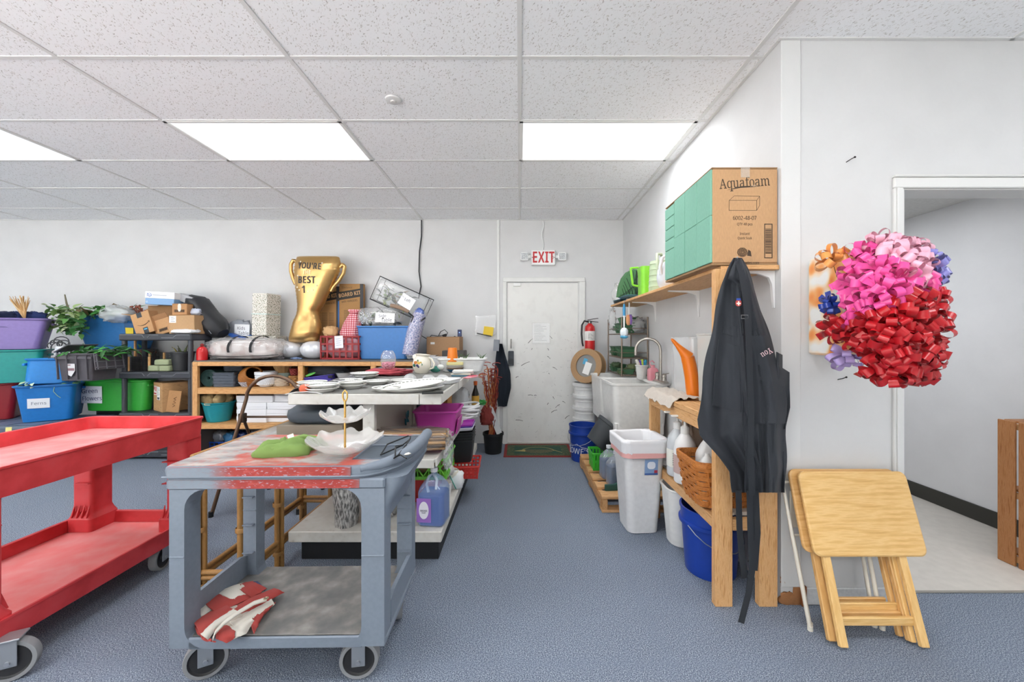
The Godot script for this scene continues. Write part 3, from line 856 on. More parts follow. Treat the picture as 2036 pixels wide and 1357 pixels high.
	part(g, "lower_deck_top", bx(-0.385, 0.2055, -0.225, 0.38, 0.212, 0.222, 0.002), M("a9a7a5", 0.7, 0, ramp_tex("grime", 23, 0.012, [[0, "9a9b9d"], [0.4, "b2b1b0"], [0.65, "c8c4c1"], [1, "ecE8e4"]], 6), Vector3(1.2, 1.2, 1.2)), Vector3.ZERO, Vector3.ZERO, "grimy lower deck surface")
	for s in [-1, 1]:
		part(g, "deck_side_wall", mb().prism(PackedVector2Array([Vector2(-0.165, 0.2125), Vector2(0.16, 0.2125), Vector2(0.16, 0.30), Vector2(0.12, 0.315), Vector2(-0.12, 0.315), Vector2(-0.165, 0.30)]), -0.008, 0.008).mesh(), gm, Vector3(s * 0.386, 0, 0), Vector3(0, 90, 0))
	part(g, "front_lip", bx(-0.33, 0.172, 0.232, 0.31, 0.216, 0.242, 0.004), gm)
	caster(g, Vector3(-0.33, 0, 0.15), 118)
	caster(g, Vector3(0.27, 0, 0.16), 98)
	caster(g, Vector3(0.32, 0, -0.17), 20)
	caster(g, Vector3(-0.33, 0, -0.17), 30)
	var flag := thing("folded_flag", "crumpled red and white striped flag folded on the grey cart's lower deck", "flag", S(455, 1235, 0.218) , 0)
	var fn := FastNoiseLite.new(); fn.seed = 12; fn.frequency = 0.9
	var org := flag.position
	var P := func(u: float, v: float, h: float) -> Vector3: return S(u, v, 0.218 + h) - org
	var strips := [
		[[[376, 1212], [410, 1190], [450, 1178]], [[385, 1238], [425, 1212], [480, 1190]], 0.020, "e4ded2"],
		[[[400, 1195], [440, 1178], [480, 1164]], [[430, 1222], [478, 1200], [520, 1180]], 0.024, "b1443e"],
		[[[430, 1180], [465, 1166], [490, 1160]], [[470, 1198], [500, 1184], [515, 1172]], 0.026, "e4ded2"],
		[[[468, 1168], [488, 1160], [503, 1158]], [[500, 1190], [520, 1178], [530, 1172]], 0.028, "b1443e"],
		[[[385, 1238], [420, 1218], [450, 1205]], [[402, 1270], [440, 1238], [470, 1218]], 0.026, "b1443e"],
		[[[398, 1262], [425, 1235], [460, 1212]], [[412, 1272], [440, 1244], [478, 1220]], 0.030, "e4ded2"],
		[[[440, 1225], [500, 1190], [545, 1172]], [[450, 1240], [520, 1205], [565, 1178]], 0.022, "b1443e"],
		[[[455, 1238], [500, 1215], [540, 1192]], [[470, 1252], [512, 1228], [545, 1203]], 0.018, "e4ded2"],
		[[[440, 1250], [470, 1246], [500, 1228]], [[456, 1276], [488, 1262], [505, 1236]], 0.022, "e4ded2"],
		[[[425, 1250], [450, 1246], [468, 1254]], [[432, 1270], [452, 1278], [466, 1270]], 0.026, "b1443e"],
		[[[490, 1222], [520, 1205], [548, 1200]], [[505, 1262], [512, 1245], [520, 1225]], 0.012, "b1443e"],
		[[[385, 1240], [392, 1262], [412, 1272]], [[398, 1262], [410, 1274], [430, 1276]], 0.010, "b1443e"],
		[[[500, 1158], [508, 1162], [515, 1166]], [[512, 1156], [522, 1166], [528, 1174]], 0.020, "39446b"]]
	for si in strips.size():
		var q: Array = strips[si]
		var rws: Array = []
		for j in 7:
			var row := PackedVector3Array()
			var fj := j / 6.0
			for k in 13:
				var fk := k / 12.0
				var A: Array = q[0]; var B: Array = q[1]
				var ia := mini(int(fk * 2), 1); var ft := fk * 2 - ia
				var ua: float = lerpf(A[ia][0], A[ia + 1][0], ft); var va: float = lerpf(A[ia][1], A[ia + 1][1], ft)
				var ub: float = lerpf(B[ia][0], B[ia + 1][0], ft); var vb: float = lerpf(B[ia][1], B[ia + 1][1], ft)
				var u := lerpf(ua, ub, fj); var v := lerpf(va, vb, fj)
				var h: float = q[2] * (0.55 + 0.45 * sin(PI * fj)) + fn.get_noise_2d(u * 0.06, v * 0.09) * 0.006 + si * 0.0006
				row.append(P.call(u, v, maxf(h, 0.002)))
			rws.append(row)
		var sh := mb().sheet(rws, -0.004)
		part(flag, "stripe", sh.mesh(), cloth(q[3]))
	var blob := mb().blob(Vector3(0.0, 0.008, 0.0), Vector3(0.115, 0.016, 0.075), 0.25, 4, 1.5, -0.5, 26, 12)
	part(flag, "folded_layers", blob.mesh(), cloth("c9beb2"))
	var hem: Array = []
	for q in [[423, 1272, 0.035], [428, 1258, 0.045], [445, 1240, 0.05], [475, 1218, 0.05], [505, 1200, 0.05], [530, 1192, 0.047]]: hem.append(P.call(q[0], q[1], q[2]))
	var hb := mb()
	var hr: Array = []
	for k in hem.size():
		var row := PackedVector3Array()
		for a in 8:
			var an := TAU * a / 8
			row.append(hem[k] + Vector3(0.35 * cos(an), 0.25 * sin(an), 0.5 * cos(an)) * 0.022)
		hr.append(row)
	hb.loft(hr, true, true, 80)
	part(flag, "canvas_hem", hb.mesh(), cloth("e8e2d6"))
	part(flag, "grommet", mb().lathe([Vector2(0.004, 0), Vector2(0.006, 0.002), Vector2(0.009, 0.001), Vector2(0.010, -0.001)], 16).mesh(), M("b5a98f", 0.3, 0.8), P.call(529, 1190, 0.057))
	var yt := 0.8535
	var c0 := S(686, 899, yt)
	var st := thing("tiered_dish_stand", "two tier ruffled frosted glass dish with a gold post on the grey cart", "dish stand", Vector3(c0.x, yt, c0.z))
	var gl := glass("f2f0ec", 0.3, 0.16)
	for q in [[0.148, 0.012, 0.05, 0.105], [0.097, 0.132, 0.036, 0.066]]:
		var rws: Array = []
		for j in 11:
			var f := j / 10.0
			var row := PackedVector3Array()
			for k in 84:
				var a := TAU * k / 84
				var rad := lerpf(0.012, q[0], f)
				var flare := clampf((f - 0.45) / 0.55, 0, 1)
				var wave := (sin(a * 9) * 0.6 + sin(a * 14 + 1.3) * 0.4) * flare * flare
				rad *= 1.0 + wave * 0.055
				var yy: float = q[1] + q[2] * pow(flare, 1.3) + wave * 0.011
				row.append(Vector3(cos(a) * rad, yy, sin(a) * rad))
			rws.append(row)
		for j in range(10, -1, -1):
			var row: PackedVector3Array = rws[j].duplicate()
			for k in row.size(): row[k] += Vector3(0, -0.004, 0)
			rws.append(row)
		part(st, "ruffled_plate", mb().grid(rws, true, 70).mesh(), gl)
	part(st, "foot", mb().lathe([Vector2(0.0, 0), Vector2(0.05, 0.0), Vector2(0.048, 0.009), Vector2(0, 0.010)], 24).mesh(), gl)
	var gold := M("c9a05a", 0.25, 0.9)
	part(st, "post", mb().lathe([Vector2(0.0, 0.008), Vector2(0.006, 0.008), Vector2(0.0045, 0.02), Vector2(0.0045, 0.126), Vector2(0.008, 0.13), Vector2(0.008, 0.138), Vector2(0.0045, 0.142), Vector2(0.0045, 0.215), Vector2(0, 0.216)], 14).mesh(), gold)
	part(st, "handle_ring", mb().tube([Vector3(-0.004, 0.212, 0), Vector3(-0.009, 0.225, 0), Vector3(-0.009, 0.245, 0), Vector3(0, 0.256, 0), Vector3(0.009, 0.245, 0), Vector3(0.009, 0.225, 0), Vector3(0.004, 0.212, 0)], 0.0035, 8, true).mesh(), gold)
	var tw := S(578, 900, yt)
	var towel := thing("hand_towel", "olive green terry hand towel crumpled on the grey cart", "towel", Vector3(tw.x, yt, tw.z))
	var tn := FastNoiseLite.new(); tn.seed = 2; tn.frequency = 7.0
	var outline := [[-0.095, 0.06], [-0.085, 0.02], [-0.06, -0.02], [-0.055, -0.05], [-0.02, -0.035], [0.02, -0.065], [0.07, -0.075], [0.10, -0.06], [0.06, -0.02], [0.08, 0.03], [0.05, 0.05], [0.0, 0.055], [-0.05, 0.07]]
	var tp: Array = []
	for j in 9:
		var row := PackedVector3Array()
		for k in 52:
			var fi := k / 52.0 * outline.size()
			var a: Array = outline[int(fi)]; var b: Array = outline[(int(fi) + 1) % outline.size()]
			var p: Vector2 = Vector2(a[0], a[1]).lerp(Vector2(b[0], b[1]), fi - int(fi)) * [1.0, 1.03, 1.0, 0.9, 0.75, 0.55, 0.35, 0.15, 0.01][j]
			p *= 1.18
			var h: float = [0.0, 0.012, 0.026, 0.036, 0.042, 0.045, 0.047, 0.047, 0.047][j]
			h *= 0.55 + 0.45 * absf(sin(p.x * 38 + p.y * 60)) + tn.get_noise_2d(p.x * 2, p.y * 2) * 0.3
			h *= 1.25
			if j == 0: h = 0
			row.append(Vector3(p.x, h, p.y))
		tp.append(row)
	part(towel, "terry_cloth", mb().loft(tp, true, true, 80).mesh(), M("86a45a", 1.0, 0, noise_tex("weave", 31, 0.25, 0.82, 1.0, 2, 256), Vector3(16, 16, 16), noise_tex("weave", 31, 0.25, 0.82, 1.0, 2, 256), 0.5))
	part(towel, "rolled_edge", mb().tube([Vector3(-0.04, 0.03, 0.065), Vector3(0.0, 0.05, 0.01), Vector3(0.03, 0.055, -0.03), Vector3(0.07, 0.045, -0.055), Vector3(0.10, 0.02, -0.05)], [0.008, 0.011, 0.012, 0.011, 0.006], 8).mesh(), M("90ae62", 1.0, 0, noise_tex("weave", 31, 0.25, 0.82, 1.0, 2, 256), Vector3(16, 16, 16)))
	part(towel, "care_tag", bx(-0.012, 0, 0, 0.012, 0.03, 0.001, 0), M("ecebe8", 0.6), Vector3(-0.02, 0.035, -0.045), Vector3(-20, 15, 20))
	var wire := M("17181a", 0.5)
	var hang := mb()
	var hq := func(u: float, v: float, y: float) -> Vector3: return S(u, v, y)
	var o := S(790, 890, 0.866)
	hang.tube([hq.call(757, 905, 0.866) - o, hq.call(770, 884, 0.88) - o, hq.call(812, 867, 0.90) - o, hq.call(816, 869, 0.90) - o, hq.call(815, 874, 0.895) - o, hq.call(800, 886, 0.875) - o, hq.call(757, 905, 0.866) - o], 0.003, 6)
	hang.tube([hq.call(800, 885, 0.875) - o, hq.call(786, 888, 0.885) - o, hq.call(786, 910, 0.868) - o, hq.call(796, 905, 0.868) - o, hq.call(808, 912, 0.866) - o], 0.003, 6)
	hang.tube([hq.call(815, 874, 0.895) - o, hq.call(805, 888, 0.88) - o, hq.call(792, 905, 0.868) - o, hq.call(783, 912, 0.866) - o], 0.003, 6)
	solo("wire_stand", "bent black twisted wire easel lying on the grey cart's tray", "wire easel", hang.mesh(), wire, o)
	solo("paper_scrap", "torn white paper scrap in the grey cart's tray", "paper", mb().blob(Vector3.ZERO, Vector3(0.022, 0.005, 0.014), 0.6, 6, 2.0, -0.7, 14, 8).mesh(), M("e6e2d8", 0.8), S(806, 903, 0.861))
	var r := thing("utility_cart", "faded red plastic two shelf utility cart beside the grey cart", "cart", Vector3(-2.36, 0, -1.97))
	var rm := M("da4c52", 0.5, 0.0, ramp_tex("fade", 27, 0.008, [[0, "e2aeae"], [0.35, "f0c4c4"], [0.6, "ffe2e2"], [1, "ffffff"]], 5), Vector3(1.1, 1.1, 1.1))
	var rt := M("f2a0a0", 0.55, 0.0, ramp_tex("chalk", 28, 0.01, [[0, "ffc9c6"], [0.5, "ffe4e2"], [1, "ffffff"]], 5), Vector3(1.2, 1.2, 1.2))
	for q in [[0.83, 0.705, 0.755, 0.36, 0.55, "top_tray"], [0.235, 0.135, 0.165, 0.355, 0.545, "lower_tray"]]:
		var w: float = q[3] * 2; var dd: float = q[4] * 2
		var tray := mb()
		tray.grid([rr(w - 0.05, dd - 0.05, 0.03, q[1]), rr(w - 0.012, dd - 0.012, 0.04, q[1] + 0.002), rr(w, dd, 0.04, q[0] - 0.012), rr(w + 0.012, dd + 0.012, 0.045, q[0] - 0.01), rr(w + 0.012, dd + 0.012, 0.045, q[0] - 0.001), rr(w - 0.002, dd - 0.002, 0.04, q[0]), rr(w - 0.02, dd - 0.02, 0.035, q[0] - 0.004), rr(w - 0.035, dd - 0.035, 0.03, q[2] + 0.001)], true, 30)
		tray.cap(rr(w - 0.05, dd - 0.05, 0.03, q[1]), true)
		var tn2 := part(r, q[5], tray.mesh(), rm)
		part(tn2, "tray_floor", mb().loft([rr(w - 0.03, dd - 0.03, 0.03, q[2] - 0.01), rr(w - 0.03, dd - 0.03, 0.03, q[2])]).mesh(), rt, Vector3.ZERO, Vector3.ZERO, "chalky faded tray floor")
	for q in [[1, 1], [1, -1], [-1, 1], [-1, -1]]:
		var pp := mb()
		var cxx: float = q[0] * 0.272; var czz: float = q[1] * 0.475
		pp.loft([rr(0.15, 0.17, 0.02, 0.166, 3, cxx, czz), rr(0.15, 0.17, 0.02, 0.24, 3, cxx, czz), rr(0.128, 0.15, 0.02, 0.262, 3, cxx + q[0] * 0.006, czz + q[1] * 0.006), rr(0.118, 0.135, 0.02, 0.285, 3, cxx + q[0] * 0.01, czz + q[1] * 0.01), rr(0.118, 0.135, 0.02, 0.715, 3, cxx + q[0] * 0.01, czz + q[1] * 0.01)], true, true, 25)
		var po := part(r, "corner_post", pp.mesh(), rm)
		for k in 2:
			part(po, "rib", bx(cxx - q[0] * 0.052, 0.45 + k * 0.13, czz - q[1] * 0.08, cxx + q[0] * 0.03, 0.455 + k * 0.13, czz - q[1] * 0.05, 0.001), rm)
		for k in 4:
			part(po, "gusset", mb().prism(PackedVector2Array([Vector2(0, 0.25), Vector2(0.022, 0.25), Vector2(0, 0.32)]), -0.003, 0.003).mesh(), rm, Vector3(cxx - 0.045 + k * 0.03, 0, czz - q[1] * 0.064), Vector3(0, 90 * q[1], 0))
	caster(r, Vector3(0.385, 0, 0.43), 118, 0.078)
	caster(r, Vector3(0.30, 0, -0.30), 10, 0.07)
	caster(r, Vector3(-0.29, 0, 0.42), 30, 0.07)
	caster(r, Vector3(-0.29, 0, -0.42), -20, 0.07)
	var bm := M("6b5443", 0.4, 0.5)
	var s := thing("step_stool", "brown metal folding step stool with an arched handrail", "step stool", Vector3(-1.96, 0, -3.05))
	var so := s.position
	var arch: Array = []
	for k in 13:
		var a := PI * k / 12.0
		arch.append(Vector3(-0.0 - cos(a) * 0.215, 0.84 + sin(a) * 0.185, -0.10))
	var full: Array = [Vector3(-0.325, 0.0, 0.12), Vector3(-0.27, 0.42, 0.01)]
	full.append_array(arch)
	full.append_array([Vector3(0.255, 0.42, -0.02), Vector3(0.295, 0.0, 0.07)])
	part(s, "front_frame", mb().tube(full, 0.0135, 10).mesh(), bm)
	part(s, "rear_frame", mb().tube([Vector3(-0.235, 0.0, -0.42), Vector3(-0.235, 0.70, -0.09), Vector3(0.235, 0.70, -0.09), Vector3(0.235, 0.0, -0.42)], 0.012, 8).mesh(), bm)
	for k in 2:
		part(s, "step", bx(-0.27 + k * 0.02, 0.23 + k * 0.23, -0.14 - k * 0.05, 0.27 - k * 0.02, 0.25 + k * 0.23, 0.07 - k * 0.06, 0.008), M("4a4038", 0.6))
	for q in [[-0.325, 0.12], [0.295, 0.07], [-0.235, -0.42], [0.235, -0.42]]:
		part(s, "rubber_foot", mb().lathe([Vector2(0, 0), Vector2(0.017, 0), Vector2(0.016, 0.04), Vector2(0, 0.04)], 12).mesh(), M("1d1d1f", 0.7), Vector3(q[0], -0.001, q[1]))
	for x in [-0.232, 0.232]:
		part(s, "hinge_plate", bx(x - 0.022, 0.66, -0.105, x + 0.022, 0.73, -0.06, 0.004), M("3c332c", 0.5, 0.4))
	var bam := M("b5864c", 0.4, 0.0, noise_tex("caneband", 71, 0.03, 0.86, 1.0, 4), Vector3(6, 2, 6))
	var bt := thing("console_table", "narrow bamboo console table with a glass top beside the grey cart", "table", Vector3(-1.49, 0, -2.44))
	var hw := 0.105; var hd := 0.465
	for q in [[-1, 1], [1, 1], [1, 0.36], [-1, -1], [1, -1]]:
		var lg := mb()
		for k in [[-0.012, -0.012], [0.012, -0.012], [0, 0.013]]:
			lg.tube([Vector3(k[0], 0, k[1]), Vector3(k[0], 0.715, k[1])], 0.0135, 10)
		for yy in [0.08, 0.36, 0.64]: lg.lathe([Vector2(0.0265, yy), Vector2(0.029, yy + 0.004), Vector2(0.029, yy + 0.02), Vector2(0.0265, yy + 0.024)], 14)
		part(bt, "leg", lg.mesh(), bam, Vector3(q[0] * hw, 0, q[1] * hd))
	for sx in [-1, 1]:
		for yy in [0.13, 0.158]: part(bt, "stretcher", mb().tube([Vector3(sx * hw, yy, -hd), Vector3(sx * hw, yy, hd)], 0.0125, 8).mesh(), bam)
		part(bt, "apron_rail", mb().tube([Vector3(sx * hw, 0.69, -hd), Vector3(sx * hw, 0.69, hd)], 0.0135, 8).mesh(), bam)
		part(bt, "top_rail", bx(sx * (hw + 0.018) - 0.012, 0.712, -hd - 0.03, sx * (hw + 0.018) + 0.012, 0.752, hd + 0.03, 0.006), bam)
	for sz in [-1, 1]:
		for yy in [0.13, 0.158, 0.69]: part(bt, "end_rail", mb().tube([Vector3(-hw, yy, sz * hd), Vector3(hw, yy, sz * hd)], 0.0125, 8).mesh(), bam)
		part(bt, "top_rail", bx(-hw - 0.005, 0.712, sz * (hd + 0.018) - 0.012, hw + 0.005, 0.752, sz * (hd + 0.018) + 0.012, 0.006), bam)
		for sx in [-1, 1]:
			var arc: Array = []
			for k in 7:
				var a := PI * 0.5 * k / 6.0
				arc.append(Vector3(sx * (hw - 0.02 - 0.06 * (1 - cos(a)) ), 0.60 + 0.075 * sin(a), sz * hd))
			part(bt, "corner_brace", mb().tube(arc, 0.007, 6).mesh(), bam)
	part(bt, "glass_top", bx(-hw - 0.006, 0.742, -hd - 0.006, hw + 0.006, 0.750, hd + 0.006, 0.001), glass("e8efec", 0.16, 0.03))
	solo("teal_container", "small turquoise plastic tub on the glass console table", "tub", mb().lathe([Vector2(0, 0.002), Vector2(0.056, 0.002), Vector2(0.064, 0.05), Vector2(0.062, 0.05), Vector2(0.054, 0.006), Vector2(0, 0.006)], 24).mesh(), plain("45c4b2", 0.4), Vector3(-1.43, 0.751, -2.72))
func plate_mesh(r: float) -> ArrayMesh:
	return mb().lathe([Vector2(0, 0.0), Vector2(r * 0.62, 0.0), Vector2(r * 0.66, 0.004), Vector2(r * 0.97, 0.021), Vector2(r, 0.024), Vector2(r * 0.985, 0.026), Vector2(r * 0.68, 0.011), Vector2(r * 0.6, 0.006), Vector2(0, 0.006)], 36).mesh()
func tub_mesh(w: float, d: float, h: float, tp := 0.85, r := 0.03, rim := 0.012, wall := 0.004) -> ArrayMesh:
	var m := mb()
	m.grid([rr(w * tp * 0.9, d * tp * 0.9, r, 0.0), rr(w * tp, d * tp, r, 0.006), rr(w, d, r, h - rim * 1.6), rr(w + rim * 2, d + rim * 2, r + rim, h - rim), rr(w + rim * 2, d + rim * 2, r + rim, h - 0.002), rr(w + rim, d + rim, r + rim * 0.5, h), rr(w - wall * 2, d - wall * 2, r, h - 0.004), rr(w * tp - wall * 2, d * tp - wall * 2, r, 0.012)], true, 30)
	m.cap(rr(w * tp * 0.9, d * tp * 0.9, r, 0.0), true)
	m.cap(rr(w * tp - wall * 2, d * tp - wall * 2, r, 0.012), false)
	return m.mesh()
func pot_mesh(r0: float, r1: float, h: float, rim := 0.006, rh := 0.03, wall := 0.004, seg := 28) -> ArrayMesh:
	return mb().lathe([Vector2(0, 0), Vector2(r0 * 0.96, 0), Vector2(r0, 0.005), Vector2(lerpf(r0, r1, (h - rh) / h), h - rh), Vector2(r1 + rim, h - rh + 0.003), Vector2(r1 + rim, h - 0.002), Vector2(r1 + rim * 0.5, h), Vector2(r1 - wall, h - 0.003), Vector2(r0 - wall, 0.01), Vector2(0, 0.01)], seg).mesh()
func lattice(w: float, h: float, nx: int, ny: int, bw: float, th: float) -> ArrayMesh:
	var m := mb()
	for k in nx + 1:
		var x := lerpf(-w / 2 + bw / 2, w / 2 - bw / 2, float(k) / nx)
		m.box(Vector3(x - bw / 2, 0, -th / 2), Vector3(x + bw / 2, h, th / 2), 0.0006)
	for k in ny + 1:
		var y := lerpf(bw / 2, h - bw / 2, float(k) / ny)
		m.box(Vector3(-w / 2, y - bw / 2, -th / 2 - 0.0004), Vector3(w / 2, y + bw / 2, th / 2 + 0.0004), 0.0006)
	return m.mesh()
func crate(t: Node3D, w: float, d: float, h: float, nx: int, ny: int, bw: float, m: Material, lean := 4.0) -> void:
	var th := 0.006
	for q in [[0, d / 2, w, 0], [0, -d / 2, w, 180], [w / 2, 0, d, 90], [-w / 2, 0, d, -90]]:
		var o := part(t, "side_panel", lattice(q[2], h, maxi(2, int(nx * q[2] / w)), ny, bw, th), m, Vector3(q[0] * 0.94, 0, q[1] * 0.94))
		o.rotation_degrees = Vector3(lean, q[3], 0)
		o.rotation_order = EULER_ORDER_YXZ
	var e := 2 * tan(deg_to_rad(lean)) * h
	part(t, "rim", mb().grid([rr(w * 0.94 + e + 0.012, d * 0.94 + e + 0.012, 0.02, h - 0.012), rr(w * 0.94 + e + 0.016, d * 0.94 + e + 0.016, 0.02, h - 0.006), rr(w * 0.94 + e + 0.012, d * 0.94 + e + 0.012, 0.02, h + 0.001), rr(w * 0.94 + e - 0.008, d * 0.94 + e - 0.008, 0.02, h + 0.001), rr(w * 0.94 + e - 0.008, d * 0.94 + e - 0.008, 0.02, h - 0.012), rr(w * 0.94 + e + 0.012, d * 0.94 + e + 0.012, 0.02, h - 0.012)], true, 30).mesh(), m)
	part(t, "base", mb().loft([rr(w * 0.94, d * 0.94, 0.012, 0.0), rr(w * 0.94, d * 0.94, 0.012, 0.006)]).mesh(), m)
func crumple(w: float, h: float, d: float, sd: int, amp := 0.35, freq := 2.0, pw := 0.7, nu := 26, nv := 14) -> ArrayMesh:
	return mb().blob(Vector3(0, h * 0.5, 0), Vector3(w, h, d) * 0.5, amp, sd, freq, -0.92, nu, nv, pw).mesh()
func jug_mesh(w: float, d: float, h: float) -> ArrayMesh:
	var hs := h * 0.62
	return mb().loft([rr(w * 0.88, d * 0.88, 0.02, 0.0), rr(w, d, 0.03, 0.012), rr(w * 0.985, d * 0.985, 0.03, 0.03), rr(w * 0.985, d * 0.985, 0.03, hs), rr(w * 0.9, d * 0.9, 0.035, hs + h * 0.07), rr(w * 0.55, d * 0.62, 0.03, hs + h * 0.2), rr(w * 0.24, d * 0.24, 0.02, h * 0.9), rr(w * 0.22, d * 0.22, 0.02, h * 0.95)], true, true, 40).mesh()
func gondola() -> void:
	var rng := RandomNumberGenerator.new()
	rng.seed = 77
	var met := M("d6d5d1", 0.5, 0.0, ramp_tex("shelfwear", 81, 0.02, [[0, "dcd6cc"], [0.2, "f6f3ee"], [0.6, "fdfbf7"], [1, "ffffff"]], 5), Vector3(1.5, 1.5, 1.5))
	var x0 := -1.347; var x1 := -0.455; var z0 := -2.30; var z1 := -4.24
	var g := thing("display_shelving", "white metal double sided display shelving along the aisle", "shelving", Vector3((x0 + x1) / 2, 0, z0))
	var hw := (x1 - x0) / 2
	part(g, "kick_base", bx(-hw + 0.04, 0, z1 - z0, hw - 0.03, 0.135, -0.07, 0.004), M("1d1e20", 0.6))
	part(g, "base_deck", mb().box(Vector3(-hw, 0.135, z1 - z0), Vector3(hw, 0.20, 0), 0.006).mesh(), met)
	part(g, "centre_panel", bx(-0.02, 0.2, z1 - z0, 0.02, 0.945, -0.10, 0.003), M("c9c4b9", 0.6))
	for k in 3:
		part(g, "upright", bx(-0.035, 0.2, -0.10 - k * 0.88, 0.035, 0.94, -0.06 - k * 0.88, 0.003), met)
	for q in [[0.02, hw - 0.03, 0.0, -0.93, 0.60], [0.02, hw - 0.03, -0.94, -1.94, 0.60], [-hw + 0.02, -0.02, 0.0, -0.93, 0.58], [-hw + 0.02, -0.02, -0.94, -1.94, 0.58], [0.02, hw - 0.02, -1.2, -1.94, 0.36]]:
		var s := part(g, "shelf", bx(q[0], q[4], q[3], q[1], q[4] + 0.02, q[2], 0.003), met)
		var ex: float = q[1] if q[1] > 0.1 else q[0]
		part(s, "front_strip", bx(ex - 0.006, q[4] - 0.022, q[3], ex + 0.006, q[4] + 0.026, q[2], 0.002), met)
		part(s, "end_lip", bx(q[0] + 0.01, q[4] - 0.03, q[2], q[1] - 0.01, q[4] + 0.021, q[2] + 0.008, 0.003), met)
	var ts := part(g, "top_shelf", bx(-hw, 0.938, z1 - z0, hw, 1.0, 0, 0.004), met)
	part(ts, "grey_liner", bx(-hw + 0.012, 1.0005, z1 - z0 + 0.012, hw - 0.012, 1.004, -0.012, 0.001), M("84837f", 0.8, 0, noise_tex("scuff", 11, 0.02, 0.95, 1.0), Vector3(3, 3, 3)))
	for z in [-0.65, -1.30]:
		part(ts, "seam", bx(hw - 0.001, 0.94, z - 0.002, hw + 0.0015, 0.999, z + 0.002, 0), M("6d6a64", 0.7))
	part(ts, "seam", bx(hw - 0.13, 0.94, -0.0005, hw - 0.126, 0.999, 0.0015, 0), M("6d6a64", 0.7))
	var yt := 1.005
	var porc := M("f2f1ec", 0.18)
	var dec := M("6e7460", 0.5)
	var made := {}
	var plates := [[641, 779, 0.095, 0.0], [641, 779, 0.095, 0.02], [621, 772, 0.09, 0.0], [621, 772, 0.09, 0.018], [700, 772, 0.085, 0.0], [700, 772, 0.085, 0.018], [768, 778, 0.085, 0.0], [692, 762, 0.10, 0.0], [750, 764, 0.09, 0.0], [725, 752, 0.11, 0.0], [725, 752, 0.11, 0.018], [800, 762, 0.085, 0.0]]
	for q in plates:
		var c := S(q[0], q[1], yt)
		var key: String = "p%s" % q[2]
		if not made.has(key):
			var t := thing("dinner_plate", "round white china plate with a leaf border on the display shelf", "plate", Vector3.ZERO, 0, "white china plates on the display shelf")
			part(t, "plate", plate_mesh(q[2]), porc)
			var bd := mb()
			for k in 30:
				var a := TAU * k / 30
				bd.xf = Transform3D(Basis(Vector3.UP, -a), Vector3(cos(a), 0, sin(a)) * q[2] * 0.84)
				bd.box(Vector3(-0.0035, 0.0205, -0.006), Vector3(0.0035, 0.0215, 0.006), 0)
			bd.xf = Transform3D.IDENTITY
			part(t, "leaf_border", bd.mesh(), dec)
			t.position = c + Vector3(0, q[3], 0); t.rotation.y = rng.randf() * 6
			made[key] = t
		else:
			copy(made[key], c + Vector3(0, q[3], 0), rng.randf() * 360)
	var pc := S(822, 777, yt)
	var pl := thing("serving_platter", "large oval white platter with a leaf border tilted on the aisle corner", "platter", pc + Vector3(0.0, 0.018, -0.02), 22)
	var rows: Array = []
	for q in [[0.0, 0.0], [0.7, 0.0], [0.74, 0.004], [0.98, 0.02], [1.0, 0.024], [0.98, 0.026], [0.74, 0.011], [0.68, 0.006], [0.0, 0.006]]:
		var row := PackedVector3Array()
		for k in 40:
			var a := TAU * k / 40
			row.append(Vector3(cos(a) * 0.205 * q[0], q[1], sin(a) * 0.15 * q[0]))
		rows.append(row)
	var pm := part(pl, "platter", mb().grid(rows, true).mesh(), porc, Vector3.ZERO, Vector3(2, 0, 6))
	var bd2 := mb()
	for k in 44:
		var a := TAU * k / 44
		bd2.xf = Transform3D(Basis(Vector3.UP, -a), Vector3(cos(a) * 0.18, 0, sin(a) * 0.13))
		bd2.box(Vector3(-0.004, 0.0195, -0.007), Vector3(0.004, 0.021, 0.007), 0)
	part(pm, "leaf_border", bd2.mesh(), dec)
	var pb := thing("serving_platter", "oval white platter lying under the tilted platter at the corner", "platter", pc + Vector3(-0.02, -0.003, -0.02), 14)
	part(pb, "platter", mb().grid(rows, true).mesh(), porc, Vector3.ZERO, Vector3(0, 0, 1))
	for q in [[815, 756, 0], [852, 757, 1], [880, 757, 2]]:
		var c := S(q[0], q[1], yt)
		var t := thing("clear_dome", "small clear plastic dome lid upside down on the display shelf", "lid", c, 0, "clear dome lids")
		part(t, "dome", mb().lathe([Vector2(0.052, 0), Vector2(0.05, 0.012), Vector2(0.042, 0.03), Vector2(0.026, 0.042), Vector2(0, 0.046)], 20).mesh(), glass("f6f8f8", 0.35, 0.12))
		part(t, "flange", mb().lathe([Vector2(0.05, 0.0), Vector2(0.058, 0.0), Vector2(0.058, 0.003), Vector2(0.05, 0.003)], 20).mesh(), glass("f6f8f8", 0.4, 0.12))
	var cl := mb()
	var cn := FastNoiseLite.new(); cn.seed = 3; cn.frequency = 3.0
	var cr: Array = []
	for j in 15:
		var row := PackedVector3Array()
		for k in 8:
			var z := -2.315 - j * 0.11
			var x := x0 + 0.0 + k * 0.028 * (1.0 - j * 0.03) + cn.get_noise_2d(j * 2.0, 5) * 0.01
			var y := 1.006 + 0.022 * absf(sin(k * 0.6 + 0.4)) * (1 + cn.get_noise_2d(x * 9, z * 4)) + (0.03 * clampf((j - 7) / 4.0, 0, 1)) * sin(k * 0.42)
			if k == 0: y = 1.004
			row.append(Vector3(x - x0, y - 1.0, z - z0))
		cr.append(row)
	solo("grey_cover", "crumpled grey plastic cover along the edge of the display shelf", "cover", cl.sheet(cr, -0.002).mesh(), M("757679", 0.5, 0, noise_tex("weave", 31, 0.25, 0.82, 1.0, 2, 256), Vector3(4, 4, 4)), Vector3(x0, 1.0, z0))
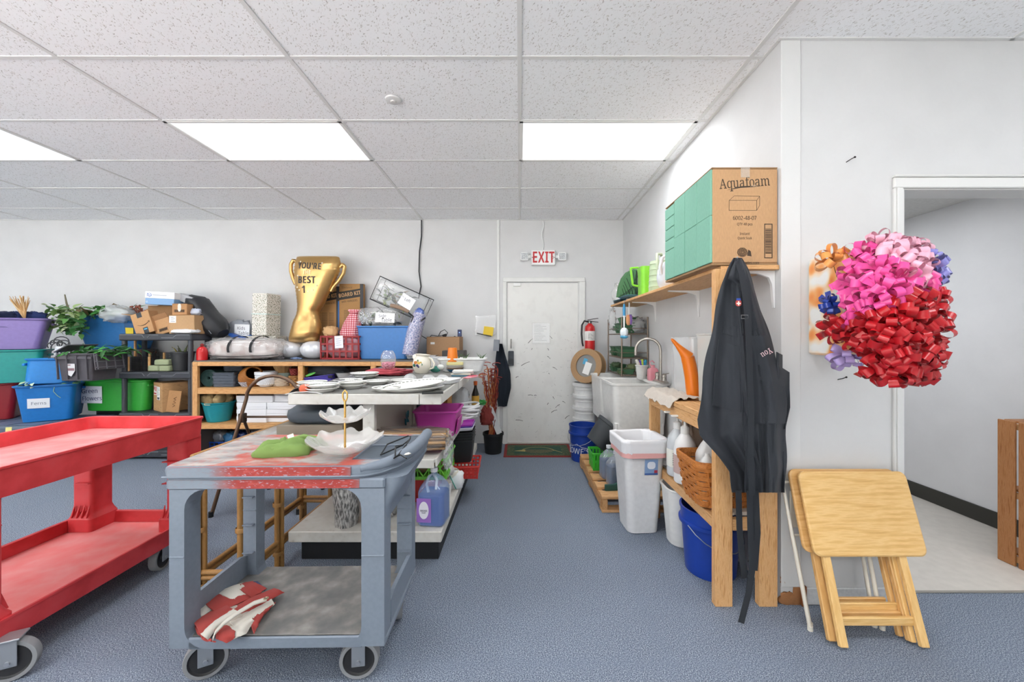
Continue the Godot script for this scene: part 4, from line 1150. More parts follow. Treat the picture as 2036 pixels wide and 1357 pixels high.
	solo("orange_lump", "crumpled orange foil ball beside the front plates", "foil ball", crumple(0.055, 0.045, 0.045, 3, 0.4), M("dd6a48", 0.5), S(606, 781, yt))
	solo("clear_tube", "thin clear tube curled on the front edge of the display shelf", "tube", mb().tube([Vector3(-0.13, 0.003, 0.012), Vector3(-0.08, 0.012, 0.0), Vector3(-0.02, 0.014, -0.01), Vector3(0.04, 0.010, -0.005), Vector3(0.08, 0.003, 0.01)], 0.003, 6).mesh(), M("d5d6d6", 0.3), S(615, 785, yt))
	solo("paint_box", "flat black paint box with yellow cakes under the platter", "paint box", mb().box(Vector3(-0.06, 0, -0.015), Vector3(0.06, 0.012, 0.015), 0.002).mesh(), M("2c2d2a", 0.5), S(868, 783, yt) + Vector3(-0.02, 0, 0.012), Vector3(0, 12, 0))
	var vp := S(772, 747, yt)
	solo("red_cloth", "crumpled coral red cloth under the clear glass vase", "cloth", crumple(0.36, 0.055, 0.2, 5, 0.5, 1.6), cloth("cf5560"), vp + Vector3(0.0, 0, -0.02))
	var v := thing("glass_vase", "upturned clear glass globe holding pink gems", "vase", vp + Vector3(0.0, 0.046, 0.0))
	part(v, "bowl", mb().lathe([Vector2(0, 0.0), Vector2(0.032, 0.002), Vector2(0.045, 0.01), Vector2(0.056, 0.035), Vector2(0.064, 0.075), Vector2(0.064, 0.10), Vector2(0.056, 0.135), Vector2(0.042, 0.16), Vector2(0.034, 0.168), Vector2(0.0335, 0.168), Vector2(0.041, 0.159), Vector2(0.0545, 0.135), Vector2(0.0625, 0.10), Vector2(0.0625, 0.075), Vector2(0.0545, 0.036), Vector2(0.043, 0.012), Vector2(0, 0.004)], 32, 70).mesh(), glass("f4f8fa", 0.07, 0.02))
	var gem := mb().blob(Vector3.ZERO, Vector3(0.010, 0.007, 0.010), 0, 1, 1, -1, 8, 5).mesh()
	var pk := M("e2829a", 0.15)
	for k in 90:
		var yy := 0.012 + 0.05 * sqrt(rng.randf())
		var rad := (0.034 + yy * 0.30) * sqrt(rng.randf())
		var a := rng.randf() * TAU
		part(v, "gem", gem, pk, Vector3(cos(a) * rad, yy, sin(a) * rad), Vector3(rng.randf() * 90, rng.randf() * 90, 0))
	var pit := S(835, 743, yt)
	var jug := thing("china_pitcher", "cream china pitcher painted with fruit beside the glass vase", "pitcher", pit + Vector3(0, 0, -0.04), -8)
	part(jug, "body", mb().lathe([Vector2(0, 0), Vector2(0.055, 0.0), Vector2(0.062, 0.01), Vector2(0.08, 0.05), Vector2(0.085, 0.085), Vector2(0.078, 0.115), Vector2(0.062, 0.14), Vector2(0.058, 0.155), Vector2(0.066, 0.172), Vector2(0.062, 0.172), Vector2(0.054, 0.155), Vector2(0.058, 0.138), Vector2(0.072, 0.112), Vector2(0.075, 0.05), Vector2(0, 0.012)], 30).mesh(), M("ece6d6", 0.2), Vector3.ZERO, Vector3(0, 0, -6))
	part(jug, "spout", mb().loft([rr(0.05, 0.05, 0.02, 0, 3), rr(0.05, 0.035, 0.015, 0.03, 3), rr(0.03, 0.02, 0.008, 0.045, 3)]).mesh(), M("ece6d6", 0.2), Vector3(-0.045, 0.128, 0), Vector3(0, 0, 28))
	part(jug, "handle", mb().tube([Vector3(0.055, 0.15, 0), Vector3(0.10, 0.13, 0), Vector3(0.125, 0.09, 0), Vector3(0.118, 0.05, 0), Vector3(0.075, 0.035, 0)], 0.009, 8).mesh(), M("ece6d6", 0.2))
	var onb := func(x: float, y: float) -> Vector3: return Vector3(x, y, sqrt(maxf(0.0001, 0.0835 * 0.0835 - x * x)) - absf(y - 0.085) * absf(y - 0.085) * 5.0)
	for q in [[-0.018, 0.10, 0.016, "d98a4a"], [0.01, 0.095, 0.015, "d9b24a"], [-0.002, 0.075, 0.013, "4a4f78"], [0.008, 0.063, 0.01, "3d4468"], [-0.032, 0.075, 0.014, "3f7a64"], [0.032, 0.082, 0.013, "4a8a68"], [0.0, 0.118, 0.009, "6a8a5a"], [0.028, 0.10, 0.01, "c9a84a"]]:
		part(jug, "painted_fruit", mb().blob(Vector3.ZERO, Vector3(q[2], q[2], 0.003), 0.2, int(q[2] * 999), 2, -1, 12, 6).mesh(), M(q[3], 0.25), onb.call(q[0], q[1]))
	var tc := thing("green_figurine", "small teal and white china figurine behind the bowls", "figurine", S(866, 741, yt))
	part(tc, "body", mb().blob(Vector3(0, 0.03, 0), Vector3(0.05, 0.03, 0.025), 0.1, 3, 1).mesh(), M("3f8c7c", 0.2))
	part(tc, "head", mb().blob(Vector3(0.045, 0.05, 0), Vector3(0.035, 0.026, 0.024), 0.1, 5, 1).mesh(), M("e9ebe6", 0.2))
	var bo := S(905, 740, yt)
	var sb := thing("stacked_bowl", "stack of cream and blue bowls beside the aisle edge", "bowl", bo)
	var cols := ["3f6a8c", "c9a88a", "efeee8", "e6e4dc"]
	for k in 4:
		part(sb, "bowl", mb().lathe([Vector2(0, 0.0), Vector2(0.05, 0.0), Vector2(0.085, 0.028), Vector2(0.088, 0.03), Vector2(0.083, 0.03), Vector2(0.05, 0.006), Vector2(0, 0.006)], 28).mesh(), M(cols[k], 0.25), Vector3(0, k * 0.012, 0))
	solo("sponge_pad", "pale yellow pad on top of the stacked bowls", "pad", mb().loft([rr(0.15, 0.1, 0.01, 0), rr(0.155, 0.105, 0.012, 0.006), rr(0.155, 0.105, 0.012, 0.022), rr(0.15, 0.1, 0.01, 0.028)]).mesh(), M("d9cf94", 0.7), Vector3(bo.x, yt + 0.068, bo.z), Vector3(0, 6, 0))
	var cup := thing("orange_cup", "upturned bright orange plastic cup on the yellow pad", "cup", Vector3(bo.x - 0.025, yt + 0.0975, bo.z))
	part(cup, "cup", mb().lathe([Vector2(0.052, 0), Vector2(0.053, 0.002), Vector2(0.0475, 0.055), Vector2(0.0485, 0.057), Vector2(0.0475, 0.06), Vector2(0.042, 0.125), Vector2(0.039, 0.131), Vector2(0, 0.131)], 28).mesh(), M("ec7f1e", 0.35))
	part(cup, "lip", mb().tube([Vector3(0.053, 0.004, 0), Vector3(0.0375, 0.004, 0.0375), Vector3(0, 0.004, 0.053), Vector3(-0.0375, 0.004, 0.0375), Vector3(-0.053, 0.004, 0), Vector3(-0.0375, 0.004, -0.0375), Vector3(0, 0.004, -0.053), Vector3(0.0375, 0.004, -0.0375)], 0.003, 6, true).mesh(), M("ec7f1e", 0.35))
	for k in 4:
		solo("paper_booklet", "%s booklet in the small pile at the aisle edge" % ["dusty blue", "cream", "pale grey", "white"][k], "booklet", bx(-0.085, 0, -0.06, 0.085, 0.012, 0.06, 0.001), M(["4f7c92", "d9d2c0", "b9bcbc", "e9e8e2"][k], 0.7), S(918, 748, yt) + Vector3(k * 0.004, k * 0.0125, -0.01), Vector3(0, [8, -6, 14, 3][k], 0), "booklets at the aisle edge")
	var tro := thing("planter_trough", "white plastic planter trough at the end of the display shelf", "planter", Vector3(X(918, 3.75), yt, -3.82), 4)
	part(tro, "trough", tub_mesh(0.44, 0.22, 0.13, 0.82, 0.03, 0.014), plain("eeeeec", 0.4))
	var bin2 := thing("clear_box", "clear plastic box beside the white trough", "box", Vector3(X(862, 3.9), yt, -4.0))
	part(bin2, "box", tub_mesh(0.30, 0.2, 0.13, 0.9, 0.02, 0.008), glass("eef0f2", 0.35, 0.1))
	for q in [[911, 702], [958, 700], [925, 704]]:
		var o := W(q[0], q[1] + 6, 3.85)
		var gs := mb()
		for k in 7:
			var a := k * 0.9
			gs.tube([Vector3.ZERO, Vector3(sin(a) * 0.02, 0.04, cos(a) * 0.02), Vector3(sin(a) * 0.05, 0.055 + 0.01 * (k % 3), cos(a) * 0.03)], [0.004, 0.003, 0.0008], 5)
		solo("plant_sprig", "short green plastic sprig poking out of the white trough", "sprig", gs.mesh(), M("55744a", 0.7), Vector3(o.x, yt + 0.10, -3.82), Vector3.ZERO, "green sprigs in the trough")
	var pk1 := thing("plastic_packet", "clear crinkled plastic packet of silver trim at the aisle edge", "packet", S(928, 735, yt), 10)
	part(pk1, "contents", crumple(0.15, 0.07, 0.06, 8, 0.4), M("9a9ca6", 0.4, 0.2))
	part(pk1, "wrap", crumple(0.18, 0.09, 0.08, 9, 0.5), glass("f4f6f8", 0.2, 0.08))
	solo("grey_block", "small dark grey block beside the silver packet", "block", bx(-0.02, 0, -0.015, 0.02, 0.05, 0.015, 0.003), M("72757c", 0.6), S(951, 736, yt) + Vector3(-0.02, 0, 0), Vector3(0, 20, -12))
	solo("purple_trim", "small purple and blue ribbon bundle beside the packet", "ribbon", crumple(0.07, 0.035, 0.05, 14, 0.6), M("7f6fb8", 0.6), S(925, 745, yt))
	for k in 3:
		solo("pink_card", "pink and white striped card lying on the aisle edge", "card", bx(-0.07, 0, -0.03, 0.07, 0.002, 0.03, 0), M(["e0606e", "f0eef0", "d9566a"][k], 0.6), S(936, 751, yt) + Vector3(0.0 + k * 0.004, 0.003 * k, -0.03 * k), Vector3(0, 62 + k * 6, 0), "pink cards at the aisle edge")
	solo("cork_board", "narrow brown board along the far aisle edge of the display shelf", "board", bx(-0.035, 0, -0.38, 0.035, 0.006, 0.34, 0.002), M("7a6a5a", 0.8), Vector3(x1 - 0.05, 1.0045, -3.8))
	solo("white_tray", "white plastic tray of small parts at the aisle edge", "tray", tub_mesh(0.12, 0.2, 0.03, 0.95, 0.01, 0.004), plain("ececea", 0.4), S(893, 762, yt) + Vector3(-0.01, 0, 0), Vector3(0, -14, 0))
	var ym := 0.621
	var sticks := thing("twig_bundle", "bundle of brown twigs wrapped in clear plastic on the middle shelf", "twigs", Vector3(X(805, 2.35), 0.652, -2.45))
	var tm := [M("8a6a4a", 0.8), M("5c4838", 0.85), M("b58c5c", 0.75)]
	for k in 34:
		var yy := 0.008 + (k % 5) * 0.021 + rng.randf() * 0.006
		var zz := -0.08 + (k / 5) * 0.026 + rng.randf() * 0.01
		var pts: Array = []
		for j in 6: pts.append(Vector3(-0.23 + j * 0.093 + rng.randfn(0, 0.004), yy + rng.randfn(0, 0.003), zz + rng.randfn(0, 0.003)))
		part(sticks, "twig", mb().tube(pts, rng.randf_range(0.006, 0.011), 6).mesh(), tm[k % 3])
	part(sticks, "plastic_wrap", mb().blob(Vector3(0, 0.055, 0), Vector3(0.262, 0.062, 0.118), 0.12, 6, 2.2, -0.82, 40, 18, 0.6).mesh(), glass("f8f8f6", 0.07, 0.05))
	var pb2 := thing("storage_tub", "magenta pink plastic tub on the middle shelf of the display", "tub", Vector3(X(868, 2.85), 0.621, -2.95))
	part(pb2, "tub", tub_mesh(0.30, 0.34, 0.19, 0.82, 0.03, 0.012), M("c446a4", 0.4))
	part(pb2, "side_panel", bx(0.132, 0.03, -0.10, 0.140, 0.14, 0.10, 0.003), M("b53a94", 0.4), Vector3(0.0, 0.0, 0), Vector3(0, 0, -8))
	for k in 6:
		var pts: Array = []
		var c := Vector3(X(925, 3.55), 0.63 + k * 0.021, -3.5)
		for j in 20:
			var a := TAU * j / 20
			pts.append(Vector3(cos(a) * 0.10 + rng.randfn(0, 0.003), sin(a * 2 + k) * 0.008, sin(a) * 0.13))
		solo("hose_coil", "white plastic tubing coiled in a pile on the middle shelf", "tubing", mb().tube(pts, 0.0095, 8, true).mesh(), M("e9eaea", 0.35), c, Vector3(0, k * 25, 0), "white tubing coils")
	solo("plastic_bag", "clouded clear plastic bag behind the white tubing", "bag", crumple(0.16, 0.22, 0.2, 4, 0.25), glass("e8ebee", 0.5, 0.15), Vector3(X(918, 3.9), 0.622, -3.85))
	var bt := thing("sauce_bottle", "dark bottle with a yellow label and orange cap beside the tubing", "bottle", Vector3(X(946, 4.05), 0.621, -4.02))
	part(bt, "bottle", mb().lathe([Vector2(0, 0), Vector2(0.035, 0), Vector2(0.038, 0.01), Vector2(0.038, 0.13), Vector2(0.015, 0.2), Vector2(0.013, 0.235), Vector2(0, 0.235)], 18).mesh(), M("2a2420", 0.25))
	part(bt, "label", mb().lathe([Vector2(0.0385, 0.03), Vector2(0.039, 0.03), Vector2(0.039, 0.12), Vector2(0.0385, 0.12)], 18).mesh(), M("c99a3a", 0.5))
	part(bt, "cap", mb().lathe([Vector2(0.017, 0.225), Vector2(0.018, 0.228), Vector2(0.02, 0.265), Vector2(0, 0.27)], 14).mesh(), M("d2622a", 0.4))
	solo("green_ribbon", "tangle of bright green ribbon at the end of the middle shelf", "ribbon", crumple(0.09, 0.05, 0.06, 21, 0.9, 2.5), M("2f8f3c", 0.4), Vector3(X(956, 4.1), 0.621, -4.16))
	solo("film_roll", "crinkled clear film hanging over the middle shelf edge", "film", mb().blob(Vector3.ZERO, Vector3(0.03, 0.10, 0.09), 0.6, 12, 2.0, -1, 18, 12).mesh(), glass("f6f8f8", 0.2, 0.06), Vector3(X(893, 2.5), 0.62, -2.46))
	solo("grey_bag", "long slate grey padded bag on the middle shelf", "bag", mb().blob(Vector3(0, 0.045, 0), Vector3(0.21, 0.06, 0.28), 0.12, 7, 1.2, -0.75, 28, 14, 0.6).mesh(), M("4a535c", 0.6, 0, noise_tex("weave", 31, 0.25, 0.82, 1.0, 2, 256), Vector3(5, 5, 5)), Vector3(X(655, 2.62), 0.80, -2.66))
	solo("shelf_box", "low grey carton under the slate grey bag", "box", bx(-0.2, 0, -0.28, 0.2, 0.198, 0.28, 0.004), M("857a6c", 0.8), Vector3(X(655, 2.62) - 0.005, 0.602, -2.66))
	solo("teal_bag", "shiny teal plastic bag with dark print on the middle shelf", "bag", crumple(0.22, 0.16, 0.2, 17, 0.35), M("1f7f96", 0.25), Vector3(X(765, 2.9), 0.622, -3.1))
	solo("blue_pack", "navy and grey packet behind the twig bundle", "packet", crumple(0.2, 0.2, 0.16, 18, 0.3), M("3c4a5e", 0.35), Vector3(X(815, 3.0), 0.622, -3.45))
	var yb := 0.2015
	var bv := S(680, 1052, yb)
	var bark := ramp_tex("bark", 91, 0.03, [[0, "2e2e2f"], [0.35, "5c5b59"], [0.5, "a9a7a3"], [0.75, "d5d3cf"], [1, "f2f0ec"]], 5)
	var brows: Array = []
	var bn := FastNoiseLite.new(); bn.seed = 15; bn.frequency = 1.6; bn.fractal_octaves = 3
	for j in 19:
		var f := j / 18.0
		var row := PackedVector3Array()
		for k in 56:
			var a := TAU * k / 56
			var rad := lerpf(0.062, 0.083, f) + bn.get_noise_3d(cos(a) * 3, f * 0.8, sin(a) * 3) * 0.010
			row.append(Vector3(cos(a) * rad, f * 0.275, sin(a) * rad))
		brows.append(row)
	for j in range(18, 1, -4):
		var row: PackedVector3Array = brows[j].duplicate()
		for k in row.size(): row[k] = Vector3(row[k].x * 0.88, row[k].y, row[k].z * 0.88)
		brows.append(row)
	var bvt := thing("bark_vase", "tall silver grey vase textured like tree bark on the base deck", "vase", Vector3(bv.x, yb, bv.z - 0.06))
	var bmesh := mb().grid(brows, true, 70); bmesh.cap(brows[0], true); bmesh.cap(brows[-1], false)
	part(bvt, "vase", bmesh.mesh(), M("ffffff", 0.75, 0, bark, Vector3(5, 1.3, 5)))
	var jp := S(857, 1050, yb)
	var jt := thing("fluid_jug", "clear gallon jug of blue fluid with a purple label on the base deck", "jug", Vector3(jp.x, yb, jp.z - 0.085), -6)
	part(jt, "jug", jug_mesh(0.165, 0.165, 0.325), glass("9ab6e4", 0.36, 0.08))
	part(jt, "fluid", mb().loft([rr(0.14, 0.14, 0.02, 0.004), rr(0.156, 0.156, 0.03, 0.016), rr(0.157, 0.157, 0.03, 0.178), rr(0.152, 0.152, 0.03, 0.183)]).mesh(), M("2444a4", 0.1))
	part(jt, "grip", mb().tube([Vector3(-0.01, 0.205, 0.072), Vector3(-0.03, 0.24, 0.05), Vector3(-0.022, 0.285, 0.03), Vector3(0.0, 0.30, 0.022), Vector3(0.03, 0.27, 0.04), Vector3(0.035, 0.22, 0.07)], 0.009, 8).mesh(), glass("dce6f4", 0.5, 0.1))
	part(jt, "cap", mb().lathe([Vector2(0.021, 0.305), Vector2(0.022, 0.307), Vector2(0.022, 0.33), Vector2(0, 0.332)], 18).mesh(), M("ecedee", 0.4))
	var lb := part(jt, "label", mb().box(Vector3(-0.08, 0.028, 0.0825), Vector3(0.008, 0.17, 0.084), 0.0).mesh(), M("9a6fc0", 0.4))
	var ov := PackedVector2Array()
	for k in 24: ov.append(Vector2(-0.036 + cos(TAU * k / 24) * 0.03, 0.1 + sin(TAU * k / 24) * 0.052))
	part(lb, "label_oval", mb().prism(ov, 0.084, 0.0846).mesh(), M("eceaf2", 0.4))
	for q in [["WASHER", 0.011, 0.098], ["FLUID", 0.009, 0.086]]:
		lettering(lb, q[0], q[1], M("3a3450", 0.5), Vector3(-0.036, q[2], 0.0852), Vector3.ZERO, sans, "lettering", 0.75)
	solo("foam_chunk", "broken chunk of white foam on the edge of the base deck", "foam", mb().blob(Vector3(0, 0.055, 0), Vector3(0.062, 0.062, 0.06), 0.35, 31, 1.6, -0.88, 16, 10, 0.6).mesh(), M("ecedee", 0.9), S(905, 972, yb) + Vector3(-0.0, 0, -0.03))
	var rc := thing("red_bin", "red plastic bin under the lime green basket", "bin", Vector3(X(832, 2.72), yb, -2.85))
	part(rc, "bin", tub_mesh(0.30, 0.34, 0.17, 0.9, 0.02, 0.008), plain("c22f2a", 0.4))
	var lm := M("6cc23a", 0.4)
	var lc := thing("lime_basket", "lime green openwork basket stacked on the red bin", "basket", Vector3(X(845, 2.70), yb + 0.175, -2.82), 0)
	for q in [[0, 0.17, 0.30, 0], [0.15, 0, 0.34, 90], [0, -0.17, 0.30, 180], [-0.15, 0, 0.34, -90]]:
		var st := mb()
		var n := 4
		for k in n:
			var xa: float = -q[2] / 2 + q[2] * k / n
			var xb: float = xa + q[2] / n
			st.bar(Vector3(xa, 0.02, 0), Vector3(xb, 0.13, 0), 0.008, 0.004, Vector3.BACK, 0.0005)
			st.bar(Vector3(xb, 0.02, 0.0008), Vector3(xa, 0.13, 0.0008), 0.008, 0.004, Vector3.BACK, 0.0005)
			st.bar(Vector3((xa + xb) / 2, 0.02, -0.0008), Vector3((xa + xb) / 2, 0.13, -0.0008), 0.008, 0.004, Vector3.BACK, 0.0005)
		part(lc, "side_panel", st.mesh(), lm, Vector3(q[0], 0, q[1]), Vector3(0, q[3], 0))
	part(lc, "base", mb().loft([rr(0.31, 0.35, 0.02, 0), rr(0.31, 0.35, 0.02, 0.022)]).mesh(), lm)
	part(lc, "rim", mb().tube(Array(rr(0.312, 0.352, 0.02, 0.135, 3)), 0.009, 6, true).mesh(), lm)
	solo("basket_filler", "brown dried stems inside the lime green basket", "dried stems", crumple(0.26, 0.08, 0.30, 41, 0.5), M("7d6a4a", 0.9), Vector3(X(845, 2.70), yb + 0.2, -2.82))
	var cb := thing("clear_bag", "crinkled clear cellophane bag standing on the base deck", "bag", Vector3(X(770, 2.5), yb, -2.52))
	part(cb, "wrap", crumple(0.13, 0.2, 0.12, 51, 0.5), glass("f4f6f6", 0.18, 0.05))
	part(cb, "foil_strips", crumple(0.11, 0.09, 0.10, 52, 0.9, 2.5), M("a4a19c", 0.25, 0.6))
	for k in 4:
		solo("nursery_pot", "square black plastic pot nested in the stack over the red basket", "pot", tub_mesh(0.19, 0.19, 0.19, 0.72, 0.012, 0.006), M("222325", 0.5), Vector3(X(922, 3.28), 0.315 + k * 0.022, -3.28), Vector3(3, 0, 3), "nested square black pots")
	for k in 3:
		solo("purple_tray", "%s square plastic lid on top of the black pots" % ["white", "violet", "magenta"][k], "lid", tub_mesh(0.18 - k * 0.004, 0.18 - k * 0.004, 0.03, 0.95, 0.012, 0.004), M(["dcdce4", "5a3aa0", "b03ab0"][k], 0.4), Vector3(X(922, 3.28) - 0.005, 0.573 + k * 0.012, -3.285), Vector3(3, 0, 3))
	var rb := thing("red_basket", "small red plastic basket with oval holes on the base deck edge", "basket", Vector3(X(927, 3.3) - 0.01, yb, -3.3), 2)
	var rmat := M("d23a34", 0.4)
	crate(rb, 0.235, 0.30, 0.10, 7, 3, 0.012, rmat, 7)
	solo("teal_sheet", "teal plastic sheet leaning beside the black pots", "sheet", bx(-0.003, 0, -0.12, 0.003, 0.22, 0.12, 0.001), M("2f9c8c", 0.4), Vector3(X(900, 3.0), 0.215, -3.02), Vector3(0, 20, 24))
	solo("white_pouch", "crumpled white plastic pouch hanging beside the teal sheet", "pouch", crumple(0.12, 0.17, 0.1, 61, 0.4), M("d9d8d2", 0.6), Vector3(X(892, 2.85), 0.33, -2.84), Vector3(0, 0, 24))
	solo("cream_pot", "cream plastic pot beside the red basket", "pot", pot_mesh(0.045, 0.06, 0.13), M("e6e0d0", 0.5), Vector3(X(893, 2.95), yb, -2.98))
	solo("white_stub", "white plastic cup lying under the white pouch", "cup", mb().lathe([Vector2(0, 0), Vector2(0.035, 0), Vector2(0.05, 0.12), Vector2(0.047, 0.12), Vector2(0, 0.01)], 18).mesh(), M("e9e9e6", 0.5), Vector3(X(884, 2.75), yb, -2.62 - 0.14))
func strap_mesh(pts: Array, w: float, th := 0.0025) -> ArrayMesh:
	var rows: Array = []
	for k in pts.size():
		var a: Vector3 = pts[maxi(k - 1, 0)]
		var b: Vector3 = pts[mini(k + 1, pts.size() - 1)]
		var side := (b - a).cross(Vector3(0, 0, 1)).normalized() * w * 0.5
		rows.append(PackedVector3Array([pts[k] - side, pts[k] + side]))
	return mb().sheet(rows, th).mesh()
func bench_side() -> void:
	var rng := RandomNumberGenerator.new()
	rng.seed = 91
	var wy := wood("e6bf92", 1); var wz := wood("e6bf92", 2); var wx := wood("e6bf92", 0)
	var b := thing("work_bench", "rough pine two level work bench against the side wall", "bench", Vector3(0.96, 0, -1.95))
	part(b, "post", bx(0.005, 0, -0.04, 0.09, 1.668, 0, 0.002), wy)
	part(b, "post", bx(0.222, 0, -0.04, 0.312, 0.90, 0, 0.002), wy)
	part(b, "leg", bx(0.005, 0, -1.0, 0.075, 0.90, -0.96, 0.002), wy)
	part(b, "leg", bx(0.25, 0, -1.0, 0.33, 0.90, -0.96, 0.002), wy)
	for q in [[0.835, 0.90], [0.375, 0.43]]:
		part(b, "side_rail", bx(0.006, q[0], -0.958, 0.044, q[1], -0.042, 0.002), wz)
		part(b, "side_rail", bx(0.29, q[0], -0.958, 0.33, q[1], -0.042, 0.002), wz)
		part(b, "front_rail", bx(0.092, q[0], -0.038, 0.22, q[1], -0.002, 0.002), wx)
	for k in 3:
		part(b, "top_board", bx(0.002 + k * 0.112, 0.9005, -1.01, 0.110 + k * 0.112, 0.932, -0.045, 0.003), wz)
		part(b, "shelf_board", bx(0.047 + k * 0.082, 0.4305, -0.955, 0.125 + k * 0.082, 0.446, -0.045, 0.002), M("d8d2c8", 0.7, 0, noise_tex("mottle", 51, 0.03, 0.92, 1.0), Vector3(3, 3, 3)))
	var sh := thing("wall_shelf", "long pine board shelf on white steel brackets over the sink", "shelf", Vector3(1.013, 1.67, -1.99))
	part(sh, "board", bx(0, 0, -2.41, 0.285, 0.02, 0, 0.002), wz)
	part(sh, "edge_strip", bx(0.09, 0.0002, 0.0005, 0.285, 0.022, 0.014, 0.002), wx)
	var bw := M("e9e9e8", 0.4)
	for z in [-0.03, -0.87, -1.78]:
		var br := mb()
		br.prism(PackedVector2Array([Vector2(0.285, -0.19), Vector2(0.285, -0.001), Vector2(0.06, -0.001), Vector2(0.06, -0.008), Vector2(0.2, -0.016), Vector2(0.255, -0.035), Vector2(0.27, -0.07), Vector2(0.28, -0.19)]), z - 0.009, z + 0.009)
		var p := part(sh, "bracket", br.mesh(), bw)
		part(p, "screw", mb().blob(Vector3(0.283, -0.165, z), Vector3(0.004, 0.005, 0.005), 0, 1, 1, -1, 8, 5).mesh(), M("3a3a3c", 0.4, 0.6))
	var cb := thing("foam_carton", "big brown Aquafoam carton with a green side on the wall shelf", "carton", Vector3(1.129, 1.692, -2.30))
	var W2 := 0.166; var D2 := 0.315; var H := 0.49
	var cm := card("c99f74")
	part(cb, "carton", bx(-W2 + 0.006, 0.012, -D2, W2, H - 0.006, D2, 0.004), cm)
	part(cb, "top_flap", bx(-W2, H - 0.005, -D2, W2, H + 0.002, -0.003, 0.002), card("a07d58"), Vector3.ZERO, Vector3(0, 0, 0))
	part(cb, "top_flap", bx(-W2, H - 0.005, 0.003, W2, H + 0.002, D2, 0.002), card("a07d58"))
	part(cb, "bottom_flap", bx(-W2, 0.0, -D2, W2, 0.011, D2, 0.002), card("a88660"))
	var gm := M("86bda6", 0.85, 0, noise_tex("board", 21, 0.05, 0.93, 1.0, 3), Vector3(5, 1.2, 5))
	for k in 4:
		var za := -D2 + 0.006 + k * 0.156
		if k == 0:
			for j in 4: part(cb, "green_panel", bx(-W2 - 0.004, 0.20 + j * 0.069, za, -W2 + 0.006, 0.266 + j * 0.069, za + 0.152, 0.002), gm)
			part(cb, "green_panel", bx(-W2 - 0.004, 0.014, za, -W2 + 0.006, 0.197, za + 0.152, 0.002), gm)
		else:
			part(cb, "green_panel", bx(-W2 - 0.004 - 0.002 * (k % 2), 0.014, za, -W2 + 0.006, 0.25, za + 0.153, 0.002), gm)
			part(cb, "green_panel", bx(-W2 - 0.004, 0.252, za, -W2 + 0.006, 0.482, za + 0.153, 0.002), gm)
	var ink := M("45382c", 0.7)
	var fz := D2 + 0.0004
	lettering(cb, "Aquafoam", 0.052, ink, Vector3(0.0, 0.415, fz), Vector3(0, 0, 4), serif, "lettering", 0.74)
	var sw := PackedVector2Array([Vector2(-0.09, 0.376), Vector2(-0.02, 0.396), Vector2(0.04, 0.399), Vector2(0.085, 0.397), Vector2(0.04, 0.392), Vector2(-0.02, 0.388)])
	part(cb, "swoosh", mb().prism(sw, fz, fz + 0.0006).mesh(), ink)
	var rose := mb()
	for k in 3: rose.tube([Vector3(0.03 + k * 0.008, 0.395, fz), Vector3(0.038 + k * 0.008, 0.402, fz), Vector3(0.046 + k * 0.008, 0.394, fz)], 0.0012, 4)
	part(cb, "rose_mark", rose.mesh(), M("e0c8a8", 0.7))
	var bxl := mb()
	for q in [[-0.078, 0.275, 0.06, 0.275], [0.06, 0.275, 0.06, 0.325], [0.06, 0.325, -0.078, 0.325], [-0.078, 0.325, -0.078, 0.275], [-0.078, 0.325, -0.052, 0.348], [0.06, 0.325, 0.075, 0.346], [-0.052, 0.348, 0.075, 0.346], [0.06, 0.275, 0.075, 0.30], [0.075, 0.30, 0.075, 0.346]]:
		bxl.bar(Vector3(q[0], q[1], fz), Vector3(q[2], q[3], fz), 0.0016, 0.0008, Vector3.BACK, 0)
	part(cb, "brick_drawing", bxl.mesh(), ink)
	for q in [["6002-48-07", 0.021, 0.237, 0.85], ["QTY 48 pcs", 0.014, 0.206, 0.85], ["Instant", 0.014, 0.158, 0.85], ["Quick Soak", 0.013, 0.136, 0.85], ["syndicatesales.com", 0.014, 0.012, 0.9]]:
		lettering(cb, q[0], q[1], ink, Vector3(0.0, q[2], fz), Vector3.ZERO, sans, "lettering", q[3])
	var rs := mb()
	for k in 5:
		var pts: Array = []
		for j in 9:
			var a := TAU * j / 9 + k
			pts.append(Vector3(-0.012 + cos(a) * 0.005 * (k + 1), 0.065 + sin(a) * 0.0045 * (k + 1), fz))
		rs.tube(pts, 0.0016, 4, true)
	rs.prism(PackedVector2Array([Vector2(0.012, 0.048), Vector2(0.034, 0.044), Vector2(0.03, 0.07), Vector2(0.018, 0.078)]), fz, fz + 0.0005)
	part(cb, "rose_emblem", rs.mesh(), ink)
	var bc := mb()
	for q in [[0.098, 0.035, 0.139, 0.039], [0.098, 0.204, 0.139, 0.208], [0.098, 0.039, 0.102, 0.204], [0.135, 0.039, 0.139, 0.204]]: bc.box(Vector3(q[0], q[1], fz), Vector3(q[2], q[3], fz + 0.0006), 0)
	var yy := 0.058
	while yy < 0.185:
		var t2 := rng.randf_range(0.0015, 0.005)
		bc.box(Vector3(0.104, yy, fz), Vector3(0.133, yy + t2, fz + 0.0006), 0)
		yy += t2 + rng.randf_range(0.0015, 0.003)
	part(cb, "barcode", bc.mesh(), ink)
	part(cb, "packing_tape", bx(-0.02, 0.44, fz + 0.0008, 0.025, H + 0.002, fz + 0.0012, 0), glass("f0e6d8", 0.25, 0.1))
	var yb := 1.6905
	solo("notebook", "dark red notebook on the shelf edge beside the green carton side", "notebook", bx(-0.03, 0, -0.10, 0.03, 0.014, 0.10, 0.002), M("5e2420", 0.5), Vector3(1.0, yb + 0.002, -2.42) + Vector3(0.035, 0, 0), Vector3(0, 4, 0))
